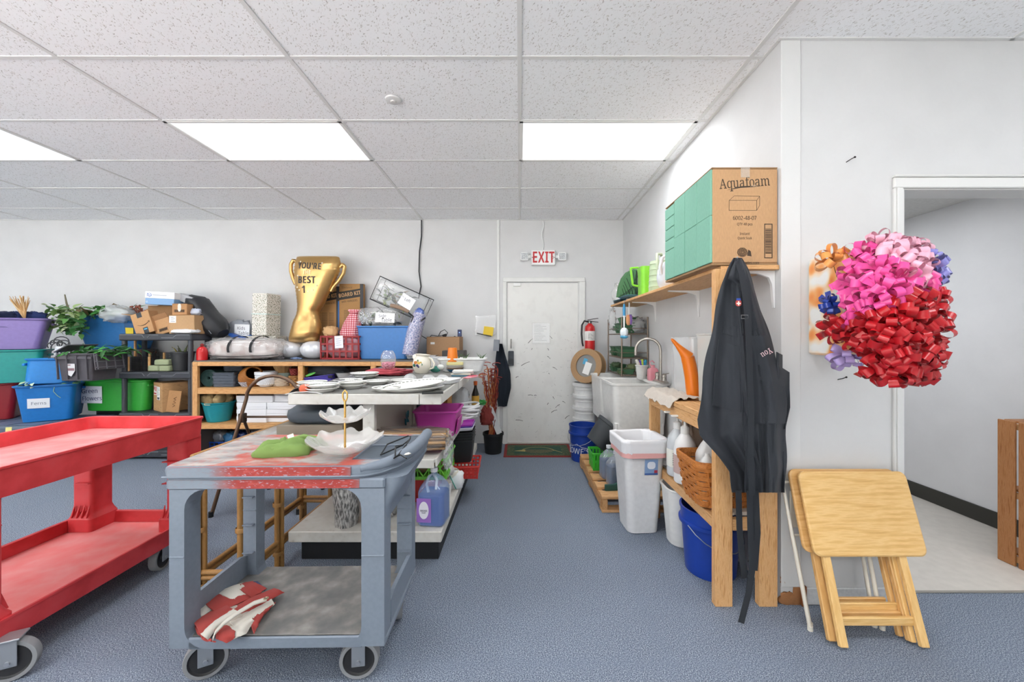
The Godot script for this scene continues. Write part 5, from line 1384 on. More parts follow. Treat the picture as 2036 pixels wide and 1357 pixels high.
	solo("notebook", "tan notebook under the black notebook on the wall shelf", "notebook", bx(-0.03, 0, -0.12, 0.03, 0.016, 0.12, 0.002), M("b08a6c", 0.6), Vector3(1.03, yb, -2.16), Vector3(0, -3, 0))
	solo("notebook", "black notebook on top of the tan one on the wall shelf", "notebook", bx(-0.03, 0, -0.13, 0.03, 0.014, 0.13, 0.002), M("2a2c2e", 0.4), Vector3(1.03, yb + 0.0165, -2.12), Vector3(0, 2, 0))
	var wc := thing("watering_can", "pale sage green ribbed watering can on the wall shelf", "watering can", Vector3(1.12, 1.69, -3.18))
	var prof: Array = [Vector2(0, 0), Vector2(0.075, 0), Vector2(0.08, 0.01)]
	for k in 5:
		prof.append(Vector2(0.079 - k * 0.002, 0.04 + k * 0.045)); prof.append(Vector2(0.083 - k * 0.002, 0.046 + k * 0.045)); prof.append(Vector2(0.079 - k * 0.002, 0.052 + k * 0.045))
	prof.append_array([Vector2(0.068, 0.25), Vector2(0.064, 0.25), Vector2(0.07, 0.02), Vector2(0, 0.015)])
	part(wc, "body", mb().lathe(prof, 26).mesh(), plain("b9caa6", 0.45))
	part(wc, "handle", mb().tube([Vector3(0.03, 0.245, 0.0), Vector3(0.0, 0.30, 0.05), Vector3(-0.05, 0.29, 0.10), Vector3(-0.06, 0.2, 0.13), Vector3(-0.04, 0.12, 0.11), Vector3(-0.02, 0.09, 0.075)], 0.011, 8).mesh(), plain("c4d0b0", 0.45))
	var lj := thing("lime_jug", "bright lime green plastic jug behind the sage watering can", "jug", Vector3(1.12, 1.69, -3.50))
	part(lj, "body", mb().loft([rr(0.11, 0.14, 0.03, 0), rr(0.115, 0.15, 0.03, 0.03), rr(0.12, 0.15, 0.03, 0.2), rr(0.13, 0.16, 0.03, 0.26)]).mesh(), plain("86d238", 0.4))
	part(lj, "handle", mb().bar(Vector3(-0.075, 0.255, 0.02), Vector3(-0.145, 0.25, 0.02), 0.022, 0.016, Vector3.UP, 0.004).bar(Vector3(-0.145, 0.255, 0.02), Vector3(-0.125, 0.10, 0.02), 0.022, 0.016, Vector3.RIGHT, 0.004).bar(Vector3(-0.125, 0.10, 0.02), Vector3(-0.075, 0.09, 0.02), 0.022, 0.016, Vector3.UP, 0.004).mesh(), plain("86d238", 0.4))
	var wp := thing("watering_can", "smooth white round watering can beside the big carton", "watering can", Vector3(1.10, 1.69, -2.93))
	part(wp, "body", mb().lathe([Vector2(0, 0), Vector2(0.05, 0), Vector2(0.072, 0.03), Vector2(0.082, 0.08), Vector2(0.075, 0.14), Vector2(0.05, 0.18), Vector2(0.03, 0.20), Vector2(0, 0.2)], 26).mesh(), plain("e4e8ee", 0.4))
	part(wp, "handle", mb().tube([Vector3(0.02, 0.195, 0.0), Vector3(-0.02, 0.245, 0.02), Vector3(-0.06, 0.22, 0.04), Vector3(-0.075, 0.15, 0.045), Vector3(-0.065, 0.10, 0.04)], 0.013, 8).mesh(), plain("e4e8ee", 0.4))
	var gp := PackedVector2Array([Vector2(-0.13, 0), Vector2(-0.115, 0.10), Vector2(-0.08, 0.19), Vector2(-0.03, 0.25), Vector2(0.02, 0.275), Vector2(0.06, 0.275), Vector2(0.06, 0)])
	var fc := thing("foam_cage", "green floral foam block in a black net standing on the wall shelf", "floral foam", Vector3(1.10, 1.732, -3.95), 12)
	part(fc, "foam", mb().prism(gp, -0.035, 0.035).mesh(), M("4f7a52", 0.9))
	var net := mb()
	for k in 8:
		var xx := -0.14 + k * 0.035
		net.bar(Vector3(maxf(xx, -0.12), 0.01, 0.037), Vector3(minf(xx + 0.12, 0.055), minf(0.05 + k * 0.05, 0.26), 0.037), 0.003, 0.003, Vector3.BACK, 0)
		net.bar(Vector3(minf(xx + 0.06, 0.055), 0.01, 0.038), Vector3(maxf(xx - 0.02, -0.10 + k * 0.01), minf(0.08 + k * 0.035, 0.26), 0.038), 0.003, 0.003, Vector3.BACK, 0)
	net.box(Vector3(0.06, 0.0, -0.037), Vector3(0.066, 0.275, 0.037), 0.001)
	part(fc, "net", net.mesh(), M("232b25", 0.6))
	for k in 5:
		solo("foam_tray", "flat slate blue plastic design tray stacked on the end of the wall shelf", "tray", mb().loft([rr(0.22, 0.24, 0.02, 0), rr(0.26, 0.28, 0.03, 0.012), rr(0.255, 0.275, 0.03, 0.014), rr(0.21, 0.23, 0.02, 0.004)]).mesh(), M(["1e3a44", "27464f", "3f6f82", "4a7f92", "5a8fa2"][k], 0.35), Vector3(1.13 + (k % 2) * 0.01, 1.691 + k * 0.0075, -4.1 + (k / 3) * 0.22), Vector3(0, [4, -3, 8, 2, 5][k], 0), "slate blue design trays")
	solo("film_scrap", "crinkled clear film bunched at the end of the wall shelf", "film", mb().blob(Vector3.ZERO, Vector3(0.06, 0.11, 0.06), 0.6, 33, 2.0, -1, 20, 14).mesh(), glass("f2f4ee", 0.2, 0.06), Vector3(1.07, 1.80, -4.31))
	solo("film_scrap", "crinkled clear film hanging below the end of the wall shelf", "film", mb().blob(Vector3.ZERO, Vector3(0.04, 0.13, 0.05), 0.7, 35, 2.0, -1, 20, 14).mesh(), glass("f2f4f4", 0.16, 0.06), Vector3(1.04, 1.54, -4.43))
	var hb := thing("dish_brush", "blue and white dish brush hanging from the wall shelf", "brush", W(1241, 605, 3.75))
	part(hb, "handle", mb().tube([Vector3(0, 0, 0), Vector3(0, -0.04, 0), Vector3(0, -0.11, 0)], [0.008, 0.014, 0.012], 10).mesh(), M("3a8fc0", 0.4))
	part(hb, "shaft", mb().tube([Vector3(0, -0.11, 0), Vector3(0, -0.24, 0)], [0.008, 0.007], 8).mesh(), M("ececec", 0.4))
	part(hb, "bristles", mb().blob(Vector3(0, -0.27, 0), Vector3(0.038, 0.045, 0.03), 0.25, 8, 3.0, -1, 20, 12).mesh(), M("e6eef2", 0.9))
	part(hb, "blue_bristles", mb().blob(Vector3(0, -0.31, 0), Vector3(0.034, 0.018, 0.027), 0.5, 9, 3.0, -1, 20, 12).mesh(), M("5fb0d6", 0.9))
	part(hb, "hook", mb().tube([Vector3(0, -0.002, 0), Vector3(0.004, 0.03, 0), Vector3(0.03, 0.05, 0)], 0.003, 6).mesh(), M("8a8c90", 0.4, 0.7))
	var hs := thing("sponge_brush", "white wand with a striped sponge hanging from the wall shelf", "brush", W(1251, 596, 3.85))
	part(hs, "shaft", mb().tube([Vector3(0, 0, 0), Vector3(0, -0.16, 0)], 0.007, 8).mesh(), M("ececec", 0.4))
	part(hs, "sponge", mb().blob(Vector3(-0.008, -0.20, 0), Vector3(0.022, 0.052, 0.02), 0.25, 8, 2.0, -1, 16, 10, 0.7).mesh(), M("e0a070", 0.9))
	part(hs, "sponge", mb().blob(Vector3(0.012, -0.195, 0.004), Vector3(0.016, 0.05, 0.02), 0.25, 9, 2.0, -1, 16, 10, 0.7).mesh(), M("8a6ab0", 0.9))
	var yc := 0.9335
	var pts: Array = []; var rad: Array = []
	for q in [[1380, 789, 0.040], [1378, 778, 0.043], [1375, 748, 0.043], [1371, 724, 0.043], [1367, 708, 0.042], [1357, 696, 0.026], [1346, 684, 0.015], [1338, 675, 0.011], [1335, 672, 0.006]]:
		pts.append(W(q[0], q[1], 2.6)); rad.append(q[2])
	var op: Vector3 = pts[0]
	for k in pts.size(): pts[k] -= op
	var pit := thing("orange_pitcher", "tall orange plastic pitcher with a long slanted spout on the bench", "pitcher", Vector3(op.x, yc, op.z))
	part(pit, "body", mb().tube(pts.slice(0, 5), rad.slice(0, 5), 18).mesh(), M("ee7d1c", 0.35))
	part(pit, "spout", mb().tube(pts.slice(4), rad.slice(4), 18).mesh(), M("ee7d1c", 0.35))
	var ct := thing("clear_container", "large clear plastic container behind the orange pitcher", "container", Vector3(1.20, yc, -2.75))
	part(ct, "container", tub_mesh(0.16, 0.34, 0.40, 0.9, 0.02, 0.008), glass("f2f3f4", 0.3, 0.12))
	var ct2 := thing("clear_container", "clear plastic bin standing beside the black apron on the bench", "container", Vector3(1.19, yc, -2.35))
	part(ct2, "bin", tub_mesh(0.17, 0.26, 0.42, 0.92, 0.02, 0.008), glass("efeee8", 0.4, 0.15))
	var rr2: Array = []
	var rn := FastNoiseLite.new(); rn.seed = 6; rn.frequency = 5.0
	for j in 15:
		var row := PackedVector3Array()
		for k in 20:
			var fx := j / 14.0; var fzv := k / 19.0
			var x := 0.935 + fx * 0.20
			var z := -2.98 + fzv * 0.52
			var y := yc + 0.004 + 0.03 * absf(rn.get_noise_2d(x * 6, z * 6)) + 0.012 * absf(sin(x * 60 + z * 25))
			if fx < 0.17: y -= (0.17 - fx) * 0.35
			row.append(Vector3(x - 1.0, y - yc, z + 2.7))
		rr2.append(row)
	solo("cleaning_rag", "grubby white cleaning rag draped over the corner of the bench", "rag", mb().sheet(rr2, -0.003).mesh(), M("d3c9bd", 0.95, 0, noise_tex("mottle", 51, 0.03, 0.92, 1.0), Vector3(5, 5, 5)), Vector3(1.0, yc, -2.7))
	var yl := 0.447
	for q in [[1347, 2.55, "clear pump bottle with a white label on the lower bench shelf", "dfe3e6", 0.6], [1362, 2.42, "white pump bottle with a dark red label on the lower bench shelf", "ecebea", 1.0]]:
		var t := thing("pump_bottle", q[2], "bottle", Vector3(X(q[0], q[1]), yl, -q[1]))
		var m: Material = M(q[3], 0.35) if q[4] == 1.0 else glass(q[3], 0.75, 0.15)
		part(t, "bottle", mb().lathe([Vector2(0, 0), Vector2(0.06, 0), Vector2(0.065, 0.01), Vector2(0.066, 0.20), Vector2(0.055, 0.25), Vector2(0.028, 0.29), Vector2(0.022, 0.30), Vector2(0, 0.30)], 24).mesh(), m)
		part(t, "collar", mb().lathe([Vector2(0.024, 0.295), Vector2(0.026, 0.297), Vector2(0.025, 0.335), Vector2(0.012, 0.345), Vector2(0, 0.345)], 16).mesh(), M("e6e5e2", 0.4))
		part(t, "pump_stem", mb().lathe([Vector2(0.0085, 0.34), Vector2(0.0085, 0.40), Vector2(0, 0.40)], 10).mesh(), M("e6e5e2", 0.4))
		part(t, "pump_nozzle", mb().bar(Vector3(0.03, 0.405, 0.005), Vector3(-0.085, 0.402, 0.0), 0.022, 0.012, Vector3.UP, 0.004).mesh(), M("e6e5e2", 0.4))
		var lb := part(t, "label", mb().lathe([Vector2(0.0665, 0.06), Vector2(0.067, 0.06), Vector2(0.067, 0.17), Vector2(0.0665, 0.17)], 24).mesh(), M("e2e2d8" if q[4] != 1.0 else "c4a8a2", 0.5))
		var bars := mb()
		for k in 6:
			bars.xf = Transform3D(Basis(Vector3.UP, -0.5), Vector3.ZERO)
			bars.box(Vector3(-0.02, 0.075 + k * 0.014, 0.064), Vector3(0.02 - (k % 3) * 0.008, 0.08 + k * 0.014, 0.0675), 0)
		part(lb, "label_print", bars.mesh(), M("60605c", 0.6))
	var wb := thing("wicker_basket", "honey brown woven splint basket on the lower bench shelf", "basket", Vector3(1.075, yl, -2.16))
	wb.scale = Vector3.ONE * 1.17
	var bk := ramp_tex("splint", 95, 0.04, [[0, "b07a48"], [0.5, "e6c08c"], [1, "ffe0b0"]], 4)
	var bm := M("d6a068", 0.55, 0, bk, Vector3(3, 8, 3))
	var nrow := 8
	for j in nrow:
		var rows: Array = []
		var y0 := 0.012 + j * 0.0215
		for e in [[0.0, 0.0], [0.0015, 0.004], [0.019, 0.004], [0.0205, 0.0]]:
			var row := PackedVector3Array()
			var f: float = (y0 + e[0]) / 0.2
			var ring := even_ring(0.235 + 0.055 * f, 0.20 + 0.05 * f, 0.04, y0 + e[0], 132)
			for k in ring.size():
				row.append(ring[k] + Vector3(ring[k].x, 0, ring[k].z).normalized() * (e[1] + 0.0045 * sin(k * TAU / 12.0 + j * PI)))
			rows.append(row)
		part(wb, "weave_band", mb().grid(rows, true, 70).mesh(), bm)
	for k in 22:
		var ring0 := even_ring(0.233, 0.198, 0.04, 0, 22); var ring1 := even_ring(0.288, 0.248, 0.04, 0.2, 22)
		var i := k
		part(wb, "stake", mb().bar(ring0[i], ring1[i], 0.014, 0.003, Vector3(ring0[i].x, 0, ring0[i].z).normalized(), 0.0005).mesh(), bm)
	part(wb, "rim", mb().grid([rr(0.293, 0.253, 0.045, 0.183), rr(0.302, 0.262, 0.045, 0.184), rr(0.302, 0.262, 0.045, 0.205), rr(0.293, 0.253, 0.045, 0.206), rr(0.28, 0.24, 0.045, 0.206), rr(0.28, 0.24, 0.045, 0.183), rr(0.293, 0.253, 0.045, 0.183)], true, 30).mesh(), bm)
	part(wb, "base", mb().loft([rr(0.23, 0.195, 0.04, 0), rr(0.235, 0.2, 0.04, 0.012)]).mesh(), bm)
	for q in [[-0.075, 0.05, 0.11, 0.25, "white plastic bleach jug without a cap in the wicker basket"], [-0.02, -0.07, 0.12, 0.31, "white plastic jug with a looped handle in the wicker basket"], [0.07, 0.03, 0.12, 0.27, "square white plastic jug behind the apron in the wicker basket"]]:
		var t := thing("bleach_jug", q[4], "jug", Vector3(1.075 + q[0], yl + 0.016, -2.16 + q[1]), rng.randf() * 40 - 20)
		part(t, "jug", jug_mesh(q[2] * 0.95, q[2] * 0.8, q[3] * 1.05), plain("ececea", 0.4))
		part(t, "handle", mb().tube([Vector3(0.01, q[3] * 0.88, 0.0), Vector3(0.045, q[3] * 0.85, 0), Vector3(0.055, q[3] * 0.7, 0), Vector3(0.04, q[3] * 0.58, 0)], 0.011, 8).mesh(), plain("ececea", 0.4))
	var wt := thing("wipes_tub", "white ribbed tub with a blue lid on the lower bench shelf", "tub", Vector3(X(1325, 2.78), yl, -2.78))
	part(wt, "tub", mb().lathe([Vector2(0, 0), Vector2(0.055, 0), Vector2(0.058, 0.008), Vector2(0.055, 0.03), Vector2(0.059, 0.034), Vector2(0.056, 0.06), Vector2(0.06, 0.064), Vector2(0.06, 0.13), Vector2(0, 0.13)], 24).mesh(), plain("e6e9ee", 0.4))
	part(wt, "lid", mb().lathe([Vector2(0.061, 0.125), Vector2(0.063, 0.128), Vector2(0.06, 0.165), Vector2(0.04, 0.17), Vector2(0, 0.17)], 24).mesh(), M("2a87a8", 0.35))
	solo("paper_bundle", "crumpled brown paper and grey board behind the pump bottles", "paper", crumple(0.12, 0.3, 0.2, 71, 0.4), M("b9a594", 0.9), Vector3(1.18, yl, -2.72))
	var bb := thing("plastic_bucket", "dark blue plastic pail with a wire handle under the bench", "bucket", Vector3(X(1412, 2.27), 0, -2.27), 20)
	bucket(bb, 0.134, 0.160, 0.365, "1a40a4", 0)
	var wbn := thing("waste_bin", "white oval waste bin behind the blue pail under the bench", "bin", Vector3(X(1362, 2.5), 0, -2.58))
	part(wbn, "bin", tub_mesh(0.2, 0.24, 0.37, 0.75, 0.07, 0.01), plain("ecebe8", 0.4))
	apron(rng)
	var tcn := thing("trash_can", "tall white plastic trash can with a white liner beside the bench", "trash can", Vector3(0.835, 0, -2.79), 4)
	part(tcn, "can", tub_mesh(0.285, 0.31, 0.64, 0.74, 0.05, 0.008), plain("e4e4e4", 0.45))
	var lrows: Array = []
	var ln := FastNoiseLite.new(); ln.seed = 6; ln.frequency = 9.0
	for j in 10:
		var e: Array = [[0.006, 0.545], [0.014, 0.57], [0.012, 0.60], [0.018, 0.625], [0.016, 0.642], [0.0, 0.648], [-0.02, 0.635], [-0.03, 0.58], [-0.04, 0.50], [-0.07, 0.42]][j]
		var ring := rr(0.285 + e[0] * 2 + 0.012, 0.31 + e[0] * 2 + 0.012, 0.06, e[1], 9)
		for k in ring.size():
			var nn := ln.get_noise_3d(ring[k].x * 8, j * 0.7, ring[k].z * 8) * 0.017
			ring[k] += Vector3(ring[k].x, 0, ring[k].z).normalized() * nn + Vector3(0, nn * (0.6 if j > 0 else 2.0), 0)
		lrows.append(ring)
	var lm := M("eeeef0", 0.35)
	lm.backlight_enabled = true; lm.backlight = Color(0.3, 0.3, 0.3)
	part(tcn, "bin_liner", mb().grid(lrows, true, 80).mesh(), lm)
	var band: Array = []
	for e in [[0.012, 0.525], [0.019, 0.528], [0.019, 0.560], [0.012, 0.563]]:
		band.append(rr(0.279 + e[0] * 2, 0.304 + e[0] * 2, 0.06, e[1], 9))
	part(tcn, "drawstring_band", mb().grid(band, true).mesh(), M("e2aaa6", 0.5))
	var st := part(tcn, "sticker", bx(-0.045, 0.0, 0, 0.045, 0.105, 0.0012, 0), M("7f9cc4", 0.4), Vector3(0.035, 0.41, 0.1455), Vector3(3.6, 0, 0))
	part(st, "sticker_print", bx(-0.045, 0, 0.0013, 0.045, 0.012, 0.0018, 0), M("3a5c9a", 0.4))
	part(st, "sticker_picture", mb().prism(rpoly(0.055, 0.05, 0.02), 0.0013, 0.002).mesh(), M("dfe6f0", 0.4), Vector3(0.0, 0.065, 0))
	part(st, "sticker_house", bx(0.02, 0.013, 0.0013, 0.042, 0.032, 0.002, 0), M("b03a4a", 0.4))
func bucket(t: Node3D, r0: float, r1: float, h: float, hex: String, style: int) -> void:
	var m := plain(hex, 0.35)
	part(t, "pail", mb().lathe([Vector2(0, 0), Vector2(r0 * 0.97, 0), Vector2(r0, 0.006), Vector2(lerpf(r0, r1, 0.74), h * 0.74), Vector2(r1 * 1.05, h * 0.75), Vector2(r1 * 1.06, h * 0.765), Vector2(r1 * 1.06, h * 0.80), Vector2(r1 * 0.99, h * 0.81), Vector2(r1 * 0.99, h * 0.965), Vector2(r1 * 1.03, h * 0.97), Vector2(r1 * 1.03, h), Vector2(r1 * 0.96, h), Vector2(r0 * 0.96, 0.012), Vector2(0, 0.012)], 36).mesh(), m)
	var hp: Array = []
	for k in 11:
		var a := PI * k / 10.0
		hp.append(Vector3(-cos(a) * r1 * 1.07, h * 0.78 - sin(a) * h * 0.30, sin(a) * r1 * 1.0 + 0.01))
	part(t, "wire_handle", mb().tube(hp, 0.0025, 6).mesh(), M("a8abb0", 0.3, 0.8))
func apron(rng: RandomNumberGenerator) -> void:
	var ap := thing("hanging_apron", "black cotton apron hanging from the bench post by its neck strap", "apron", W(1466, 980, 1.88))
	var o := ap.position
	var cm := M("363a41", 0.85, 0, noise_tex("weave", 31, 0.25, 0.82, 1.0, 2, 256), Vector3(7, 7, 7))
	cm.rim_enabled = true; cm.rim = 0.3
	var vs := [513, 530, 560, 620, 700, 760, 800, 835, 870, 900, 940, 980]
	var ls := [1458, 1447, 1436, 1422, 1406, 1396, 1393, 1389, 1394, 1420, 1452, 1458]
	var rs := [1474, 1484, 1496, 1514, 1541, 1556, 1564, 1566, 1563, 1563, 1563, 1561]
	var at := func(arr: Array, v: float) -> float:
		for k in vs.size() - 1:
			if v <= vs[k + 1]: return lerpf(arr[k], arr[k + 1], (v - vs[k]) / (vs[k + 1] - vs[k]))
		return arr[-1]
	var ns := FastNoiseLite.new(); ns.seed = 8; ns.frequency = 1.2
	var surf := func(pn: int, f: float, v: float) -> Vector3:
		var l: float = at.call(ls, v); var r: float = at.call(rs, v)
		var spread := (v - 513.0) / 467.0
		if pn == 1: l = lerpf(1462, 1484, spread) if v > 560 else l + 8
		var fold := sin(f * (13.0 if pn == 0 else 9.0) + 0.8 + spread * 0.8) * 0.026 * (0.35 + spread) + ns.get_noise_2d(f * 3, v * 0.01) * 0.03 * spread + 0.012 * sin(f * 31.0 - spread * 4.0) * spread
		var dep := 1.90 - (0.045 if pn == 1 else 0.0) - fold - 0.03 * sin(PI * f)
		if v < 560: dep -= 0.02
		return W(lerpf(l, r, f) + (sin(v * 0.05) * 2.0 if f < 0.02 or f > 0.98 else 0.0), v, dep) - o
	for pn in 2:
		var rows: Array = []
		for j in 46:
			var row := PackedVector3Array()
			for k in 41: row.append(surf.call(pn, k / 40.0, lerpf(513, 980, j / 45.0)))
			rows.append(row)
		part(ap, "panel", mb().sheet(rows, 0.003).mesh(), cm)
	for q in [[0, 0.14, 0.46, 676, 806, 14.0], [0, 0.20, 0.44, 640, 662, 10.0], [1, 0.12, 0.62, 634, 664, -10.0], [1, 0.10, 0.94, 668, 842, 0.0]]:
		var rows: Array = []
		for j in 11:
			var row := PackedVector3Array()
			for k in 11:
				var f := lerpf(q[1], q[2], k / 10.0)
				row.append(surf.call(q[0], f, lerpf(q[3], q[4], j / 10.0) + q[5] * k / 10.0) + Vector3(0, 0, 0.007))
			rows.append(row)
		part(ap, "pocket", mb().sheet(rows, 0.003).mesh(), cm)
	var rows3: Array = []
	for j in 18:
		var v := lerpf(700, 848, j / 17.0)
		var row := PackedVector3Array()
		for k in 12:
			var f := k / 11.0
			var u := lerpf(1543 - j * 0.2, [1548.0, 1570.0][1] if j > 3 else 1556.0, f)
			if j > 12: u -= (j - 12) * f * 2.0
			row.append(W(u, v + f * 6, 1.86 - 0.03 * sin(f * 4.0 + j * 0.15)) - o)
		rows3.append(row)
	part(ap, "bib_fold", mb().sheet(rows3, 0.003).mesh(), cm)
	var sm := M("2c3036", 0.85, 0, noise_tex("weave", 31, 0.25, 0.82, 1.0, 2, 256), Vector3(7, 7, 7))
	for q in [[[1466, 516, 1.82], [1474, 545, 1.80], [1482, 590, 1.79], [1487, 640, 1.785], [1490, 720, 1.78], [1493, 820, 1.775], [1492, 900, 1.775], [1495, 985, 1.79]], [[1470, 516, 1.83], [1484, 560, 1.81], [1490, 620, 1.80], [1488, 660, 1.79]], [[1468, 975, 1.86], [1470, 1050, 1.87], [1474, 1100, 1.87], [1480, 1150, 1.87]], [[1490, 975, 1.82], [1492, 1060, 1.83], [1495, 1135, 1.83], [1488, 1180, 1.82], [1473, 1239, 1.80]], [[1502, 975, 1.85], [1506, 1060, 1.86], [1500, 1135, 1.86]], [[1500, 975, 1.88], [1504, 1040, 1.89], [1500, 1100, 1.885], [1492, 1120, 1.88]]]:
		var pts: Array = []
		var base: Array = q
		for k in base.size() - 1:
			for s in 4:
				var f := s / 4.0
				pts.append(W(lerpf(base[k][0], base[k + 1][0], f), lerpf(base[k][1], base[k + 1][1], f), lerpf(base[k][2], base[k + 1][2], f)) - o)
		pts.append(W(base[-1][0], base[-1][1], base[-1][2]) - o)
		part(ap, "strap", strap_mesh(pts, 0.028), sm)
	part(ap, "buckle", mb().tube([W(1474, 627, 1.785) - o, W(1487, 627, 1.785) - o, W(1487, 634, 1.785) - o, W(1474, 634, 1.785) - o], 0.002, 5, true).mesh(), M("9a9a98", 0.3, 0.8))
	var em := part(ap, "emblem", mb().prism(rpoly(0.026, 0.03, 0.012), 0, 0.002).mesh(), M("b5443c", 0.8), W(1468, 603, 1.80) - o)
	part(em, "emblem_cross", mb().box(Vector3(-0.009, -0.005, 0.002), Vector3(0.009, 0.001, 0.003), 0).box(Vector3(-0.003, -0.011, 0.0021), Vector3(0.003, 0.008, 0.0031), 0).mesh(), M("f0e6dc", 0.8))
	part(em, "emblem_crown", bx(-0.010, 0.012, 0.001, 0.010, 0.022, 0.003, 0.002), M("2a4a9a", 0.8))
	lettering(ap, "You", 0.026, M("d9b9be", 0.8), W(1524, 702, 1.755) - o, Vector3(0, 0, 212), serif, "lettering", 0.85)
	part(ap, "hook_nail", mb().tube([W(1466, 514, 1.97) - o, W(1466, 512, 1.80) - o], 0.004, 6).mesh(), M("8a8a88", 0.4, 0.7))
func sink_corner() -> void:
	var rng := RandomNumberGenerator.new()
	rng.seed = 17
	var sm := M("e9e8e4", 0.4, 0, noise_tex("scuff", 11, 0.02, 0.95, 1.0), Vector3(2, 2, 2))
	var s := thing("laundry_sink", "white plastic double laundry sink on metal legs against the side wall", "sink", Vector3(1.05, 0, -3.95))
	for z in [0.28, -0.27]:
		var m := mb()
		m.grid([rr(0.36, 0.42, 0.08, 0.50), rr(0.42, 0.47, 0.09, 0.512), rr(0.45, 0.50, 0.07, 0.56), rr(0.485, 0.525, 0.05, 0.91), rr(0.50, 0.535, 0.05, 0.915), rr(0.50, 0.535, 0.05, 0.93), rr(0.47, 0.50, 0.045, 0.931), rr(0.455, 0.485, 0.045, 0.922), rr(0.41, 0.45, 0.06, 0.56), rr(0.36, 0.40, 0.07, 0.53)], true, 30)
		m.cap(rr(0.36, 0.42, 0.08, 0.50), true); m.cap(rr(0.36, 0.40, 0.07, 0.53), false)
		part(s, "tub", m.mesh(), sm, Vector3(-0.003, 0, z))
	part(s, "faucet_ledge", bx(0.12, 0.915, -0.54, 0.245, 0.936, 0.55, 0.004), sm)
	part(s, "leg_frame", mb().box(Vector3(-0.225, 0.485, -0.50), Vector3(-0.20, 0.585, 0.525), 0.004).box(Vector3(-0.2, 0.485, 0.50), Vector3(0.2, 0.585, 0.525), 0.004).mesh(), M("e2e1de", 0.45))
	for q in [[-0.2, 0.48, 0.128], [0.17, 0.48, 0.128], [-0.2, -0.47, 0.0], [0.17, -0.47, 0.0]]:
		part(s, "leg", mb().box(Vector3(q[0] - 0.016, q[2], q[1] - 0.016), Vector3(q[0] + 0.016, 0.5, q[1] + 0.016), 0.003).mesh(), M("8f9398", 0.4, 0.6))
	part(s, "bolt", mb().blob(Vector3(-0.226, 0.535, 0.3), Vector3(0.004, 0.01, 0.01), 0, 1, 1, -1, 8, 5).mesh(), M("9a9a98", 0.3, 0.8))
	var fa := part(s, "faucet", mb().loft([rr(0.07, 0.24, 0.03, 0.936, 5, 0.19, 0.47), rr(0.07, 0.24, 0.03, 0.95, 5, 0.19, 0.47), rr(0.05, 0.22, 0.025, 0.958, 5, 0.19, 0.47)]).mesh(), M("b9b5ae", 0.3, 0.85))
	var nick := M("b0aba3", 0.28, 0.9)
	var ap: Array = [Vector3(0.19, 0.95, 0.47), Vector3(0.19, 1.10, 0.47), Vector3(0.19, 1.21, 0.47)]
	for k in range(1, 10):
		var a := PI * k / 9.0
		ap.append(Vector3(0.19 - 0.095 * (1 - cos(a)), 1.22 + sin(a) * 0.10, 0.47 - 0.05 * (1 - cos(a))))
	ap.append(Vector3(0.0, 1.17, 0.37))
	part(fa, "spout", mb().tube(ap, 0.0125, 12).mesh(), nick)
	for z in [0.39, 0.555]:
		part(fa, "tap_handle", mb().lathe([Vector2(0, 0.95), Vector2(0.022, 0.95), Vector2(0.018, 0.985), Vector2(0.022, 0.99), Vector2(0.02, 1.01), Vector2(0.008, 1.02), Vector2(0, 1.02)], 14).bar(Vector3(0, 1.015, 0), Vector3(0.03, 1.025, 0.03), 0.012, 0.008).mesh(), nick, Vector3(0.19, 0, z))
	var rk := thing("wire_rack", "brown and chrome three tier wire rack standing on the sink", "rack", Vector3(1.155, 0.937, -4.27))
	var rm := M("8a7a6c", 0.4, 0.6)
	for q in [[-0.13, 0.30], [0.13, 0.30], [-0.13, -0.30], [0.13, -0.30]]:
		part(rk, "post", mb().tube([Vector3(q[0], 0, q[1]), Vector3(q[0], 0.60, q[1])], 0.008, 8).mesh(), rm)
	for y in [0.012, 0.185, 0.43]:
		var w := mb()
		for sx in [-1, 1]: w.tube([Vector3(sx * 0.13, y, -0.30), Vector3(sx * 0.13, y, 0.30)], 0.006, 6)
		for sz in [-1, 1]: w.tube([Vector3(-0.13, y, sz * 0.30), Vector3(0.13, y, sz * 0.30)], 0.006, 6)
		for k in 9: w.tube([Vector3(-0.10 + k * 0.025, y + 0.001, -0.30), Vector3(-0.10 + k * 0.025, y + 0.001, 0.30)], 0.0025, 5)
		if y > 0.1:
			w.tube([Vector3(-0.13, y + 0.055, 0.30), Vector3(0.13, y + 0.055, 0.30)], 0.004, 6); w.tube([Vector3(-0.13, y + 0.055, -0.30), Vector3(-0.13, y + 0.055, 0.30)], 0.004, 6)
		part(rk, "wire_shelf", w.mesh(), rm)
	var gm := M("3f6a4a", 0.5)
	var tray := func(w: float, d: float, h: float) -> ArrayMesh: return mb().grid([rr(w * 0.8, d * 0.8, 0.01, 0), rr(w, d, 0.012, h), rr(w + 0.012, d + 0.012, 0.014, h), rr(w + 0.012, d + 0.012, 0.014, h - 0.003), rr(w - 0.004, d - 0.004, 0.012, h - 0.004), rr(w * 0.78, d * 0.78, 0.01, 0.004)], true, 20).cap(rr(w * 0.8, d * 0.8, 0.01, 0), true).mesh()
	var tmesh: ArrayMesh = tray.call(0.16, 0.12, 0.05)
	var spots := [[-0.06, 0.44, 0.20, 5], [-0.05, 0.44, 0.02, 4], [0.06, 0.44, -0.18, 6], [-0.05, 0.195, 0.20, 3], [-0.04, 0.195, 0.03, 3], [-0.05, 0.195, -0.15, 4], [-0.06, 0.022, -0.12, 2], [-0.05, 0.022, 0.22, 1]]
